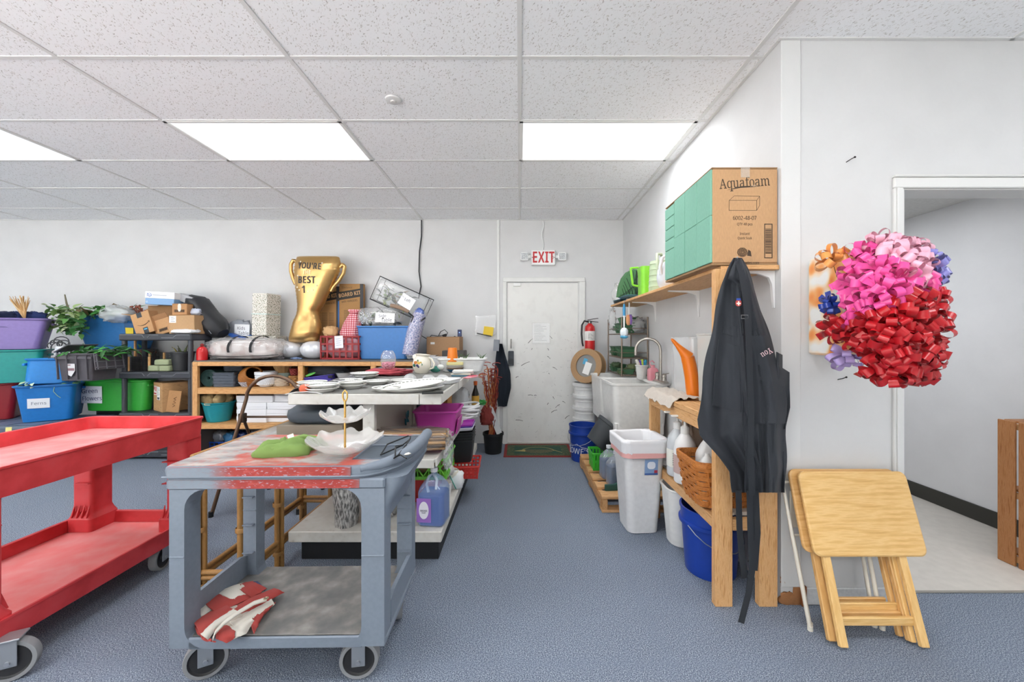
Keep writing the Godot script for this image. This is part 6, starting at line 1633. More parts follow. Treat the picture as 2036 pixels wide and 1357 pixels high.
	for q in spots:
		for k in q[3]:
			solo("floral_tray", "green plastic floral tray stacked on the wire rack", "tray", tmesh, M(["3f6a4a", "4a7a56", "375f44"][k % 3], 0.5), Vector3(1.155 + q[0] + rng.randfn(0, 0.006), 0.937 + q[1] + k * 0.026, -4.27 + q[2]), Vector3(180 if k % 4 == 3 else 0, rng.randfn(0, 6), 0), "green floral trays on the rack")
	solo("film_bundle", "bundled clear and grey plastic film on the rack's upper tier", "film", crumple(0.17, 0.17, 0.2, 45, 0.6, 2.2), glass("e6e8ea", 0.45, 0.12), Vector3(1.19, 1.37, -4.1))
	for k in 4:
		var t := solo("foam_bundle", "mossy green and tan wired foam bundle on the rack's bottom tier", "floral foam", crumple(0.11, 0.055, 0.10, 80 + k, 0.5), M(["5c6a48", "8a7a58", "46583c", "6f7a54"][k], 0.9), Vector3(1.06 + (k % 2) * 0.10, 0.955 + (k / 2) * 0.05, -4.05 - (k % 3) * 0.14), Vector3(0, k * 40, 0), "foam bundles on the rack")
	var pl := thing("white_pail", "small white pail full of coloured sponges on the sink ledge", "pail", Vector3(1.165, 0.934, -3.78))
	part(pl, "pail", pot_mesh(0.042, 0.058, 0.135, 0.003, 0.012), plain("dcdcd8", 0.4))
	for q in [[-0.03, 0.13, "e09a5a"], [-0.012, 0.14, "5a4aa0"], [0.01, 0.135, "3a6ab0"], [0.028, 0.145, "2f8fa8"], [-0.04, 0.15, "d9d6cc"], [0.0, 0.15, "b0c44a"]]:
		solo("sponge", "coloured sponge standing in the white pail", "sponge", mb().blob(Vector3.ZERO, Vector3(0.014, 0.04, 0.02), 0.2, int(q[1] * 1000), 2.0, -1, 12, 8, 0.6).mesh(), M(q[2], 0.9), Vector3(1.165 + q[0], 0.934 + q[1], -3.78 + 0.01), Vector3(0, 0, -q[0] * 500), "sponges in the pail")
	var pj := thing("pink_jug", "translucent pink plastic jug beside the faucet", "jug", Vector3(1.225, 0.937, -3.64))
	part(pj, "body", mb().loft([rr(0.085, 0.07, 0.02, 0), rr(0.09, 0.075, 0.02, 0.01), rr(0.09, 0.075, 0.02, 0.095), rr(0.07, 0.06, 0.02, 0.11), rr(0.035, 0.035, 0.012, 0.118), rr(0.035, 0.035, 0.012, 0.14)]).mesh(), glass("ee9aa6", 0.8, 0.2))
	part(pj, "loop_handle", mb().tube([Vector3(-0.02, 0.13, 0), Vector3(-0.03, 0.165, 0), Vector3(-0.005, 0.18, 0), Vector3(0.015, 0.16, 0)], 0.005, 8).mesh(), M("ee9aa6", 0.4))
	var wx := wood("d8b48c", 0, 0.75); var wz := wood("cba57c", 2, 0.75)
	var p := thing("wood_pallet", "weathered wooden pallet on the carpet under the sink", "pallet", Vector3(0.95, 0, -3.0))
	for x in [-0.30, -0.0, 0.26]:
		part(p, "stringer", bx(x - 0.02, 0.02, -1.10, x + 0.02, 0.10, -0.004, 0.003), wz)
	for k in 6:
		part(p, "deck_board", bx(-0.325, 0.1005, -0.12 - k * 0.196, 0.30, 0.124, 0.0 - k * 0.196, 0.003), wx)
	for k in 3:
		part(p, "bottom_board", bx(-0.325, 0.0, -0.10 - k * 0.5, 0.30, 0.0195, 0.0 - k * 0.5, 0.003), wx)
	part(p, "edge_board", bx(-0.328, 0.03, -1.1, -0.3205, 0.096, -0.02, 0.002), wz)
	var yp := 0.1245
	var jg := [["clear jug of dark blue cleaner with a white label on the pallet", 0.79, -3.25], ["second clear jug of blue cleaner behind the labelled one", 0.77, -3.42]]
	for q in jg:
		var t := thing("cleaner_jug", q[0], "jug", Vector3(q[1], yp, q[2]), 10)
		part(t, "jug", jug_mesh(0.15, 0.11, 0.27), glass("d4dde6", 0.28, 0.1))
		part(t, "fluid", mb().loft([rr(0.13, 0.095, 0.02, 0.004), rr(0.143, 0.103, 0.025, 0.014), rr(0.142, 0.102, 0.025, 0.155)]).mesh(), M("35527c", 0.15))
		part(t, "cap", mb().lathe([Vector2(0.02, 0.25), Vector2(0.021, 0.252), Vector2(0.021, 0.275), Vector2(0, 0.276)], 14).mesh(), M("dfe2e6", 0.4))
		part(t, "label", bx(0.0, 0.03, 0.0555, 0.05, 0.12, 0.057, 0), M("e4e6e8", 0.5))
	var dp := thing("dust_pan", "dark green plastic dustpan leaning on the blue cleaner jugs", "dustpan", Vector3(0.80, yp, -3.11), 4)
	part(dp, "pan_lip", bx(-0.13, 0.0, -0.02, 0.11, 0.05, 0.0, 0.004), M("1f4f48", 0.4))
	part(dp, "pan", mb().prism(PackedVector2Array([Vector2(-0.06, 0.045), Vector2(0.11, 0.045), Vector2(0.11, 0.19), Vector2(0.085, 0.2), Vector2(0.05, 0.11), Vector2(0.0, 0.075)]), -0.025, -0.005).mesh(), M("265a50", 0.4))
	part(dp, "handle", mb().tube([Vector3(0.10, 0.15, -0.015), Vector3(0.10, 0.25, -0.04)], 0.012, 8).mesh(), M("1f4f48", 0.4))
	var gb := thing("green_caddy", "bright green plastic caddy on the pallet below the black pot", "caddy", Vector3(0.765, yp, -3.68))
	crate(gb, 0.20, 0.20, 0.16, 6, 2, 0.02, M("43c23a", 0.4), 5)
	part(gb, "liner_panel", mb().loft([rr(0.178, 0.178, 0.015, 0.007), rr(0.182, 0.182, 0.015, 0.1)], true, false).mesh(), M("3ab232", 0.4))
	var bp := thing("black_pot", "black nursery pot tipped over on the green caddy", "pot", Vector3(0.93, yp + 0.245, -3.66))
	part(bp, "pot", pot_mesh(0.10, 0.13, 0.23, 0.006, 0.03), M("34383b", 0.6), Vector3(-0.24, -0.01, 0.06), Vector3(0, 8, -42))
	part(bp, "rim", mb().lathe([Vector2(0.131, 0.215), Vector2(0.139, 0.216), Vector2(0.139, 0.232), Vector2(0.131, 0.232)], 28).mesh(), M("3f4346", 0.6), Vector3(-0.24, -0.01, 0.06), Vector3(0, 8, -42))
	var lb := thing("plastic_bucket", "royal blue pail with a white house logo beside the exit door", "bucket", Vector3(0.695, 0, -4.32), -38)
	bucket(lb, 0.13, 0.152, 0.385, "1a3f9c", 0)
	var lm := M("e6ebf2", 0.5)
	lettering_on(lb, "LOWE'S", 0.062, lm, func(p: Vector3) -> Vector3: return Vector3(sin(p.x / 0.139) * (0.1395 + p.z), 0.12 + p.y, cos(p.x / 0.139) * (0.1395 + p.z)))
	var hs := mb()
	for q in [[-0.095, 0.085, 0.095, 0.075], [0.095, 0.075, 0.095, 0.155], [0.095, 0.155, 0.045, 0.165], [0.045, 0.165, 0.0, 0.195], [0.0, 0.195, -0.045, 0.168], [-0.045, 0.168, -0.095, 0.163], [-0.095, 0.163, -0.095, 0.085]]:
		var A := Vector3(sin(q[0] * 1.25 / 0.14) * 0.1425, q[1], cos(q[0] * 1.25 / 0.14) * 0.1425); var B := Vector3(sin(q[2] * 1.25 / 0.14) * 0.1425, q[3], cos(q[2] * 1.25 / 0.14) * 0.1425)
		hs.bar(A, B, 0.004, 0.003, Vector3.BACK, 0)
	part(lb, "logo_outline", hs.mesh(), lm)
	for k in 4:
		var t := thing("white_pail", "white plastic pail nested in the stack by the exit door", "bucket", Vector3(0.80, 0.0 + k * 0.14, -4.76), 25 * k, "nested white pails")
		part(t, "pail", mb().lathe([Vector2(0, 0), Vector2(0.125, 0), Vector2(0.13, 0.006), Vector2(0.146, 0.33), Vector2(0.163, 0.335), Vector2(0.163, 0.372), Vector2(0.145, 0.374), Vector2(0.141, 0.37), Vector2(0.1245, 0.012), Vector2(0, 0.012)], 30).mesh(), plain("e9e9e8", 0.4))
		part(t, "collar", mb().lathe([Vector2(0.145, 0.29), Vector2(0.15, 0.292), Vector2(0.15, 0.30), Vector2(0.145, 0.302)], 30).mesh(), plain("dededc", 0.4))
	var rl := thing("cardboard_reel", "round kraft cardboard reel with shipping labels on the white pails", "reel", Vector3(X(1170, 4.6), 0.795 + 0.20, -4.62), -38)
	var ring := mb()
	ring.xf = Transform3D(Basis(Vector3.RIGHT, PI / 2), Vector3.ZERO)
	ring.lathe([Vector2(0.13, -0.06), Vector2(0.2, -0.06), Vector2(0.203, -0.055), Vector2(0.195, -0.05), Vector2(0.195, 0.05), Vector2(0.203, 0.055), Vector2(0.2, 0.06), Vector2(0.13, 0.06), Vector2(0.13, -0.06)], 40)
	part(rl, "ring", ring.mesh(), card("b08c66"), Vector3.ZERO, Vector3(-10, 0, 0))
	var disc := mb()
	disc.xf = ring.xf
	disc.lathe([Vector2(0, -0.045), Vector2(0.13, -0.045), Vector2(0.13, 0.045), Vector2(0, 0.045)], 32)
	part(rl, "core", disc.mesh(), M("8a8884", 0.5), Vector3.ZERO, Vector3(-10, 0, 0))
	part(rl, "shipping_label", bx(-0.04, -0.10, 0.046, 0.045, 0.04, 0.048, 0), M("eceae6", 0.5), Vector3(0.02, 0, 0), Vector3(-10, 0, -16))
	part(rl, "blue_label", bx(-0.05, 0.02, 0.0475, 0.0, 0.09, 0.049, 0), M("4aa0c8", 0.5), Vector3(-0.01, -0.01, 0), Vector3(-10, 0, -16))
	var bpot := thing("black_planter", "round black nursery pot holding tall red curly stems by the door", "pot", Vector3(-0.305, 0, -4.58))
	part(bpot, "pot", pot_mesh(0.095, 0.116, 0.235, 0.006, 0.03), M("1d1e20", 0.55))
	var cols := [M("a8452f", 0.6), M("7f2a22", 0.6), M("c47a4a", 0.6), M("8a3226", 0.6)]
	for k in 40:
		var pts: Array = []; var rad: Array = []
		var bx0 := rng.randf_range(-0.045, 0.045); var bz := rng.randf_range(-0.06, 0.06)
		var tx := rng.randf_range(-0.13, 0.10); var h := rng.randf_range(0.72, 0.98)
		var ph := rng.randf() * 6
		for j in 34:
			var f := j / 33.0
			pts.append(Vector3(lerpf(bx0, tx * 0.8, f) + sin(f * 34 + ph) * 0.006, 0.02 + f * h, lerpf(bz, bz * 2, f) + cos(f * 34 + ph) * 0.006))
			rad.append(0.0065 if j % 2 == 0 else 0.003)
		if k % 3 == 0:
			var c: Vector3 = pts[-1]
			for j in 8: pts.append(c + Vector3(-sin(j * 0.6) * 0.05, (1 - cos(j * 0.6)) * 0.02, 0.0)); rad.append(0.005)
		solo("curly_stem", "tall red brown curly decorative stem in the black pot", "stem", mb().tube(pts, rad, 5).mesh(), cols[k % 4], Vector3(-0.315, 0.012, -4.58), Vector3.ZERO, "red curly stems in the black pot")
	solo("red_leaf_pick", "dusty red paper poinsettia leaning in the black pot", "flower", crumple(0.13, 0.2, 0.06, 66, 0.8, 2.6), M("8f3a34", 0.8), Vector3(-0.37, 0.33, -4.5))
	var fr: Array = []
	for j in 10:
		var f := j / 9.0
		fr.append(PackedVector3Array([Vector3(-0.09 + f * 0.12, 0.34 - f * 0.30 - 0.04, 0.07), Vector3(-0.055 + f * 0.11, 0.36 - f * f * 0.32, 0.085 + 0.01 * sin(f * 5)), Vector3(-0.02 + f * 0.10, 0.33 - f * 0.28, 0.08)]))
	solo("white_feather_bag", "white pointed plastic sleeve leaning out of the black pot", "sleeve", mb().sheet(fr, 0.002).mesh(), M("e6e7e8", 0.5), Vector3(-0.28, 0.2, -4.58))
	solo("green_pick", "green plastic stake in the black pot", "stake", mb().tube([Vector3(0, 0, 0), Vector3(0.012, 0.17, 0)], 0.008, 6).mesh(), M("2f7a4a", 0.5), Vector3(-0.235, 0.12, -4.56))
	var jr: Array = []
	var jn := FastNoiseLite.new(); jn.seed = 5; jn.frequency = 3
	for j in 22:
		var f := j / 21.0
		var row := PackedVector3Array()
		for k in 12:
			var g := k / 11.0
			var wl := lerpf(0.03, 0.10, minf(f * 2.2, 1.0)) * (1.0 if f < 0.7 else 1.0 - (f - 0.7) * 1.6)
			row.append(Vector3((g - 0.35) * 2 * wl + f * 0.03, -f * 0.78, 0.05 + 0.02 * sin(g * 8 + f * 3) + jn.get_noise_2d(g * 2, f * 4) * 0.02))
		jr.append(row)
	solo("dark_jacket", "dark navy jacket hanging on the wall beside the exit door frame", "jacket", mb().sheet(jr, 0.004).mesh(), cloth("1e2733"), Vector3(X(992, 4.92), Y(684, 4.92), ZB + 0.01))
	solo("grey_packet", "small silver grey packet hung over the dark jacket", "packet", bx(-0.035, -0.07, 0, 0.035, 0.07, 0.012, 0.002), M("8a8f96", 0.4, 0.2), Vector3(X(987, 4.86), Y(687, 4.86), -4.86), Vector3(0, 0, -4))
func text_arrays(s: String, h: float, font: Font) -> Array:
	var tm := TextMesh.new()
	tm.text = s; tm.font = font; tm.font_size = 48; tm.pixel_size = h / 36.0; tm.depth = 0.0008; tm.curve_step = 2.0
	var out: Array = []
	for k in tm.get_surface_count(): out.append(tm.surface_get_arrays(k))
	return out
func lettering_on(parent: Node3D, s: String, h: float, material: Material, f: Callable, font: Font = null) -> MeshInstance3D:
	var am := ArrayMesh.new()
	for a in text_arrays(s, h, font if font else sans):
		var v: PackedVector3Array = a[Mesh.ARRAY_VERTEX]
		for k in v.size(): v[k] = f.call(v[k])
		var b: Array = []
		b.resize(Mesh.ARRAY_MAX)
		b[Mesh.ARRAY_VERTEX] = v; b[Mesh.ARRAY_NORMAL] = a[Mesh.ARRAY_NORMAL]; b[Mesh.ARRAY_INDEX] = a[Mesh.ARRAY_INDEX]
		am.add_surface_from_arrays(Mesh.PRIMITIVE_TRIANGLES, b)
	return part(parent, "lettering", am, material)
func bow_mesh(sd: int, loops: int, L: float, w: float) -> ArrayMesh:
	var rng := RandomNumberGenerator.new()
	rng.seed = sd
	var m := mb()
	for i in loops:
		var ga := i * 2.39996 + rng.randf() * 0.5
		var el := lerpf(0.05, 1.25, (i + 0.5) / loops) + rng.randfn(0, 0.1)
		var dir := Vector3(cos(ga) * cos(el), sin(ga) * cos(el), sin(el))
		var perp := dir.cross(Vector3(rng.randfn(0, 1), rng.randfn(0, 1), rng.randfn(0, 1))).normalized()
		var side := dir.cross(perp)
		var ll := L * rng.randf_range(0.8, 1.12)
		var bb := ll * rng.randf_range(0.17, 0.28)
		var rows: Array = []
		for k in 15:
			var t := k / 14.0
			var c := dir * ll * sin(PI * t) * (0.85 + 0.15 * sin(PI * t)) + perp * bb * sin(TAU * t)
			var ww := w * 0.5 * lerpf(0.25, 1.0, pow(sin(PI * clampf(t, 0.02, 0.98)), 0.6))
			rows.append(PackedVector3Array([c - side * ww, c + perp * 0.0, c + side * ww]))
		m.grid(rows, false, 80)
	for i in 2:   # tails
		var a := rng.randf() * TAU
		var dir := Vector3(cos(a), sin(a), -0.2).normalized()
		var side := dir.cross(Vector3(0, 0, 1)).normalized()
		var rows: Array = []
		for k in 7:
			var t := k / 6.0
			var c := dir * L * 1.25 * t + Vector3(0, 0, 0.018 * sin(t * 5))
			rows.append(PackedVector3Array([c - side * w * 0.5, c + side * w * 0.5]))
		m.grid(rows, false, 80)
	return m.mesh()
func doorway_side() -> void:
	var rng := RandomNumberGenerator.new()
	rng.seed = 5
	var fb := thing("foam_block", "white foam block stained orange holding the ribbon bows on the wall", "foam block", Vector3(1.432, 1.245, ZD))
	var fim := ramp_tex("foamstain", 14, 0.008, [[0, "ec7a34"], [0.3, "f2a868"], [0.5, "f4dcc0"], [0.7, "efeeea"]], 2, 256)
	part(fb, "block", mb().box(Vector3(0, 0, 0.001), Vector3(0.20, 0.47, 0.30), 0.01).mesh(), M("ffffff", 0.9, 0, fim, Vector3(3.1, 3.1, 3.1)))
	var sat := func(hex: String) -> StandardMaterial3D:
		var m := M(hex, 0.22)
		m.backlight_enabled = true; m.backlight = Color(0.35, 0.35, 0.35)
		m.cull_mode = BaseMaterial3D.CULL_DISABLED
		return m
	var kinds := {"r": ["b8141e", "glossy red satin ribbon bow stuck in the foam block", "red ribbon bows"], "h": ["ee4f9c", "hot pink satin ribbon bow stuck in the foam block", "hot pink ribbon bows"], "l": ["f4b3c8", "pale pink satin ribbon bow at the top of the cluster", "pale pink ribbon bows"], "o": ["f0a055", "orange satin ribbon bow at the corner of the foam block", ""], "b": ["24409c", "small royal blue ribbon bow beside the pink ones", ""], "v": ["bda6dc", "lavender ribbon bow hanging below the red ones", ""], "p": ["8f8cd2", "periwinkle lace ribbon bow at the edge of the pink cluster", "periwinkle ribbon bows"]}
	var variants: Array = []
	for k in 6: variants.append(bow_mesh(100 + k, 11, 0.069, 0.03))
	var list := []
	var add := func(c: String, pts: Array) -> void:
		for q in pts: list.append([c, q[0], q[1], q[2]])
	add.call("o", [[1655, 520, 1.70]])
	add.call("b", [[1652, 605, 1.70]])
	add.call("v", [[1681, 704, 1.66]])
	add.call("p", [[1862, 522, 1.52], [1868, 550, 1.53]])
	add.call("l", [[1745, 492, 1.60], [1782, 496, 1.56], [1818, 500, 1.57], [1800, 520, 1.48], [1838, 528, 1.50], [1770, 512, 1.52], [1822, 548, 1.45]])
	add.call("h", [[1712, 512, 1.62], [1730, 535, 1.55], [1700, 548, 1.60], [1758, 540, 1.47], [1725, 568, 1.50], [1785, 560, 1.43], [1760, 580, 1.42], [1700, 590, 1.58], [1728, 606, 1.48], [1812, 574, 1.44], [1842, 572, 1.48], [1745, 600, 1.44], [1708, 618, 1.52]])
	add.call("r", [[1658, 655, 1.66], [1692, 655, 1.58], [1668, 640, 1.70], [1718, 645, 1.50], [1748, 640, 1.44], [1772, 618, 1.42], [1800, 600, 1.43], [1830, 604, 1.44], [1856, 590, 1.48], [1862, 620, 1.46], [1785, 645, 1.40], [1815, 632, 1.40], [1842, 648, 1.43], [1862, 660, 1.46], [1735, 672, 1.46], [1765, 672, 1.40], [1798, 672, 1.39], [1826, 682, 1.41], [1856, 694, 1.45], [1712, 672, 1.52], [1752, 700, 1.43], [1785, 702, 1.40], [1818, 710, 1.42], [1846, 718, 1.46], [1746, 730, 1.46], [1776, 736, 1.43], [1806, 738, 1.44], [1834, 738, 1.47], [1765, 715, 1.52], [1795, 690, 1.5], [1825, 660, 1.5]])
	for k in list.size():
		var q: Array = list[k]
		var kd: Array = kinds[q[0]]
		var c := W(q[1] - maxf(0.0, q[1] - 1750.0) * 0.16, q[2], q[3])
		var t := thing("ribbon_bow", kd[1], "bow", c, 0, kd[2])
		var aim := Vector3(c.x - 1.50, c.y - 1.47, c.z + 1.80)
		aim.z = maxf(aim.z, 0.12)
		aim = aim.normalized()
		t.basis = Basis.looking_at(-aim, Vector3.UP) * Basis(Vector3(0, 0, 1), rng.randf() * TAU)
		var sc := 0.72 if q[0] == "b" else (0.9 if q[0] == "p" else 1.0)
		t.scale = Vector3.ONE * sc
		var lm := part(t, "ribbon_loops", variants[k % 6], sat.call(kd[0]))
		part(t, "wire_stem", mb().tube([Vector3(0, 0, -0.005), Vector3(0, 0, -0.09)], 0.0012, 5).mesh(), M("3f4a38", 0.6))
	for q in [[0.0, 0.0, "honey beech folding tray table leaning in front of another", "f0cf94"], [-0.022, -0.035, "folded tray table leaning on the wall behind another tray table", "e2bc84"]]:
		var t := thing("tray_table", q[2], "tray table", Vector3(1.588 + q[0], 0, -1.69 + q[1] * 0.0))
		var lean := rad_to_deg(atan2(0.225, 0.70))
		var pv := Vector3(0, 0, q[1])
		var wx := wood(q[3], 0, 0.35, true); var wy := wood(q[3], 1, 0.4, true)
		var top := part(t, "table_top", mb().loft([rr(0.50, 0.352, 0.03, 0.0), rr(0.513, 0.365, 0.033, 0.004), rr(0.513, 0.365, 0.033, 0.014), rr(0.50, 0.352, 0.03, 0.018)], true, true, 30).mesh(), wx)
		var up := Vector3(0, cos(deg_to_rad(lean)), -sin(deg_to_rad(lean)))
		top.transform = Transform3D(Basis(Vector3.RIGHT, deg_to_rad(90 - lean)), pv + up * 0.535)
		for s in [-1, 1]:
			for j in 2:
				var xo: float = s * (0.172 - j * 0.022) - 0.04
				part(t, "leg", mb().bar(pv + Vector3(xo - s * 0.0, 0.012, 0.008 - j * 0.028), pv + up * 0.70 + Vector3(xo + 0.03, 0, -0.018 - j * 0.02), 0.022 + 0.012 * (1 - j), 0.022, Vector3.BACK, 0.003).mesh(), wy)
		part(t, "cross_bar", mb().bar(pv + up * 0.10 + Vector3(-0.20, 0, -0.002), pv + up * 0.10 + Vector3(0.125, 0, -0.002), 0.016, 0.036, Vector3.UP, 0.003).mesh(), wx)
		part(t, "cross_bar", mb().bar(pv + up * 0.13 + Vector3(-0.17, 0, -0.045), pv + up * 0.13 + Vector3(0.105, 0, -0.045), 0.014, 0.034, Vector3.UP, 0.003).mesh(), wx)
	var fc := thing("folding_chair", "cream metal folding chair folded up behind the tray tables", "folding chair", Vector3(1.40, 0, -1.80))
	var cm := M("dcd6c8", 0.4)
	part(fc, "front_frame", mb().tube([Vector3(-0.082, 0.008, 0.005), Vector3(-0.10, 0.35, -0.075), Vector3(-0.112, 0.62, -0.14), Vector3(0.25, 0.62, -0.14), Vector3(0.25, 0.35, -0.08), Vector3(0.25, 0.008, 0.0)], 0.009, 8).mesh(), cm)
	part(fc, "rear_frame", mb().tube([Vector3(-0.066, 0.008, -0.018), Vector3(-0.088, 0.38, -0.10), Vector3(0.23, 0.38, -0.10), Vector3(0.23, 0.008, -0.018)], 0.009, 8).mesh(), cm)
	part(fc, "seat", bx(-0.08, 0.40, -0.14, 0.22, 0.58, -0.13, 0.004), cm)
	for q in [[-0.082, 0.005], [-0.066, -0.018], [0.25, 0.0], [0.23, -0.018]]: part(fc, "rubber_foot", mb().lathe([Vector2(0, 0), Vector2(0.011, 0), Vector2(0.011, 0.02), Vector2(0, 0.02)], 10).mesh(), M("e6e1d4", 0.6), Vector3(q[0], 0, q[1]))
	var rk := thing("slatted_rack", "low slatted wooden rack in the room beyond the doorway", "rack", Vector3(2.865, 0.002, -2.38))
	var wy := wood("b5845a", 1)
	for k in 3:
		part(rk, "slat", bx(0, 0, 0.005 + k * 0.10, 0.014, 0.84, 0.09 + k * 0.10, 0.003), wy)
		part(rk, "slat", bx(0.40, 0, 0.005 + k * 0.10, 0.414, 0.84, 0.09 + k * 0.10, 0.003), wy)
	for y in [0.02, 0.39, 0.79]:
		for x in [0.016, 0.38]: part(rk, "rail", bx(x, y, 0.01, x + 0.018, y + 0.035, 0.28, 0.002), wood("d9b48a", 2))
		part(rk, "shelf", bx(0.035, y + 0.036, 0.01, 0.379, y + 0.05, 0.28, 0.002), wood("b5845a", 0))
	solo("white_jug", "white plastic jug on the slatted rack's shelf", "jug", jug_mesh(0.16, 0.12, 0.24), plain("e4e2de", 0.4), Vector3(3.0, 0.4435, -2.22))
func weave_tub(t: Node3D, w: float, d: float, h: float, rows_n: int, m: Material, r := 0.03, tp := 0.85, amp := 0.003) -> void:
	var step := h / rows_n
	for j in rows_n:
		var rows: Array = []
		var y0 := j * step
		for e in [[0.0, 0.0], [0.12, 0.003], [0.85, 0.003], [0.97, 0.0]]:
			var row := PackedVector3Array()
			var f: float = lerpf(tp, 1.0, (y0 + e[0] * step) / h)
			var ring := even_ring(w * f, d * f, r, y0 + e[0] * step, 72)
			for k in ring.size():
				row.append(ring[k] + Vector3(ring[k].x, 0, ring[k].z).normalized() * (e[1] + amp * sin(k * TAU / 8.0 + j * PI)))
			rows.append(row)
		part(t, "weave_band", mb().grid(rows, true, 70).mesh(), m)
	part(t, "base", mb().loft([rr(w * tp, d * tp, r, 0.001), rr(w * tp, d * tp, r, 0.006)]).mesh(), m)
	part(t, "rim", mb().tube(Array(rr(w + 0.004, d + 0.004, r, h, 5)), 0.006, 6, true).mesh(), m)
func carton(called: String, label: String, at: Vector3, sz: Vector3, turn := 0.0, tilt := 0.0, hex := "c0966a") -> Node3D:
	var t := thing(called, label, "carton", at, turn)
	t.rotation_order = EULER_ORDER_YXZ
	t.rotation_degrees = Vector3(0, turn, tilt)
	part(t, "carton", bx(-sz.x / 2, 0, -sz.z / 2, sz.x / 2, sz.y - 0.003, sz.z / 2, 0.004), card(hex))
	for s in [-1, 1]:
		part(t, "top_flap", bx(-sz.x / 2, sz.y - 0.0028, s * 0.0015, sz.x / 2, sz.y + 0.001, s * sz.z / 2, 0.001), card(hex))
	part(t, "packing_tape", bx(-sz.x / 2 - 0.0006, sz.y + 0.0011, -0.025, sz.x / 2 + 0.0006, sz.y + 0.0016, 0.025, 0), M("b58a5a", 0.25))
	return t
func wood_unit() -> void:
	var rng := RandomNumberGenerator.new()
	rng.seed = 44
	var zf := -4.3; var zb := -4.94
	var x0 := X(382, 4.3); var x1 := -0.84
	var u := thing("shelf_unit", "long pine shelf unit with a grey top along the back wall", "shelf unit", Vector3((x0 + x1) / 2, 0, zf))
	var c := (x0 + x1) / 2
	var wx := wood("e0b482", 0); var wy := wood("e0b482", 1)
	var xs := [x0, X(592, 4.3), -1.62, x1 - 0.055]
	for x in xs:
		part(u, "post", bx(x - c, 0, -0.038, x - c + 0.055, 1.02, 0, 0.003), wy)
		part(u, "post", bx(x - c, 0, zb - zf, x - c + 0.055, 1.01, zb - zf + 0.038, 0.003), wy)
	for y in [[1.02, 1.066], [0.715, 0.77], [0.335, 0.38]]:
		for k in 3:
			var xa: float = xs[k] - c + 0.0555; var xb: float = xs[k + 1] - c - 0.0005
			part(u, "rail", bx(xa, y[0], -0.036, xb, y[1], -0.001, 0.003), wx)
		part(u, "shelf_panel", bx(x0 - c + 0.004, y[1] + 0.0005, zb - zf, x1 - c - 0.004, y[1] + 0.0125, -0.003, 0.002), wood("cfa878", 0) if y[0] < 1.0 else M("6d6a68", 0.7, 0, noise_tex("scuff", 11, 0.02, 0.95, 1.0), Vector3(2, 2, 2)))
		if y[0] > 1.0:
			for x in xs: part(u, "rail_block", bx(x - c, 1.0205, -0.036, x - c + 0.055, 1.066, -0.001, 0.003), wx)
	part(u, "back_panel", bx(x0 - c, 0.3, zb - zf - 0.012, x1 - c, 1.05, zb - zf - 0.001, 0.001), wood("9a6a40", 0))
	part(u, "end_panel", bx(x0 - c - 0.012, 0.0, zb - zf, x0 - c - 0.0005, 1.06, -0.002, 0.002), M("6d6258", 0.7))
	for x in [xs[1], xs[2]]: part(u, "divider", bx(x - c + 0.014, 0.3, zb - zf + 0.04, x - c + 0.04, 1.0, -0.042, 0.002), wood("b07c4a", 1))
	var ya := 0.784; var yb := 0.394
	var roll := thing("mesh_roll", "roll of dark green mesh lying in the pine unit's upper bay", "roll", Vector3(X(418, 4.42), ya + 0.095, -4.5))
	for k in 7:
		var pts: Array = []
		for j in 20:
			var a := TAU * j / 20
			var r := 0.022 + k * 0.0115
			pts.append(Vector3(cos(a) * r, sin(a) * r, 0.10))
		part(roll, "mesh_turn", mb().tube(pts, 0.0045, 6, true).mesh(), M("3a5a58", 0.6))
	var rm := mb()
	rm.xf = Transform3D(Basis(Vector3.RIGHT, PI / 2), Vector3.ZERO)
	rm.lathe([Vector2(0.02, -0.12), Vector2(0.092, -0.12), Vector2(0.095, -0.1), Vector2(0.095, 0.09), Vector2(0.08, 0.095), Vector2(0.02, 0.07)], 28)
	part(roll, "roll", rm.mesh(), M("2c4644", 0.8))
	for q in [[452, 4.44, 0.24, 0.155, 0.0, "slate grey woven strap basket in front of the mesh roll"], [470, 4.58, 0.22, 0.10, 0.16, "second slate grey woven basket stacked behind"]]:
		var t := thing("strap_basket", q[5], "basket", Vector3(X(q[0], q[1]), ya + q[4], -q[1] - 0.03))
		weave_tub(t, q[2], 0.19, q[3], 5, M("4f5763", 0.6), 0.015, 0.97, 0.004)
	var wm := M("b98c50", 0.6, 0, ramp_tex("splint", 95, 0.04, [[0, "b07a48"], [0.5, "e6c08c"], [1, "ffe0b0"]], 4), Vector3(4, 10, 4))
	var wb := thing("wicker_basket", "round wicker basket tipped on its side in the pine unit", "basket", Vector3(X(498, 4.45), ya + 0.095, -4.48))
	for j in 9:
		var pts: Array = []
		var r := 0.125 - 0.006 * j
		for k in 26:
			var a := TAU * k / 26
			pts.append(Vector3(cos(a) * r + 0.0, j * 0.016, sin(a) * r + 0.003 * sin(k * 2.6 + j * PI)))
		var o := part(wb, "weave_band", mb().tube(pts, 0.010, 7, true).mesh(), wm)
		o.basis = Basis.from_euler(Vector3(deg_to_rad(58), 0, deg_to_rad(-34)))
	var hp: Array = []
	for k in 13:
		var a := PI * k / 12.0
		hp.append(Vector3(-cos(a) * 0.13, -sin(a) * 0.15, 0.0))
	var ho := part(wb, "hoop_handle", mb().tube(hp, 0.008, 8).mesh(), M("c49a62", 0.6), Vector3(0, 0, 0))
	ho.basis = Basis.from_euler(Vector3(deg_to_rad(58), 0, deg_to_rad(-34)))
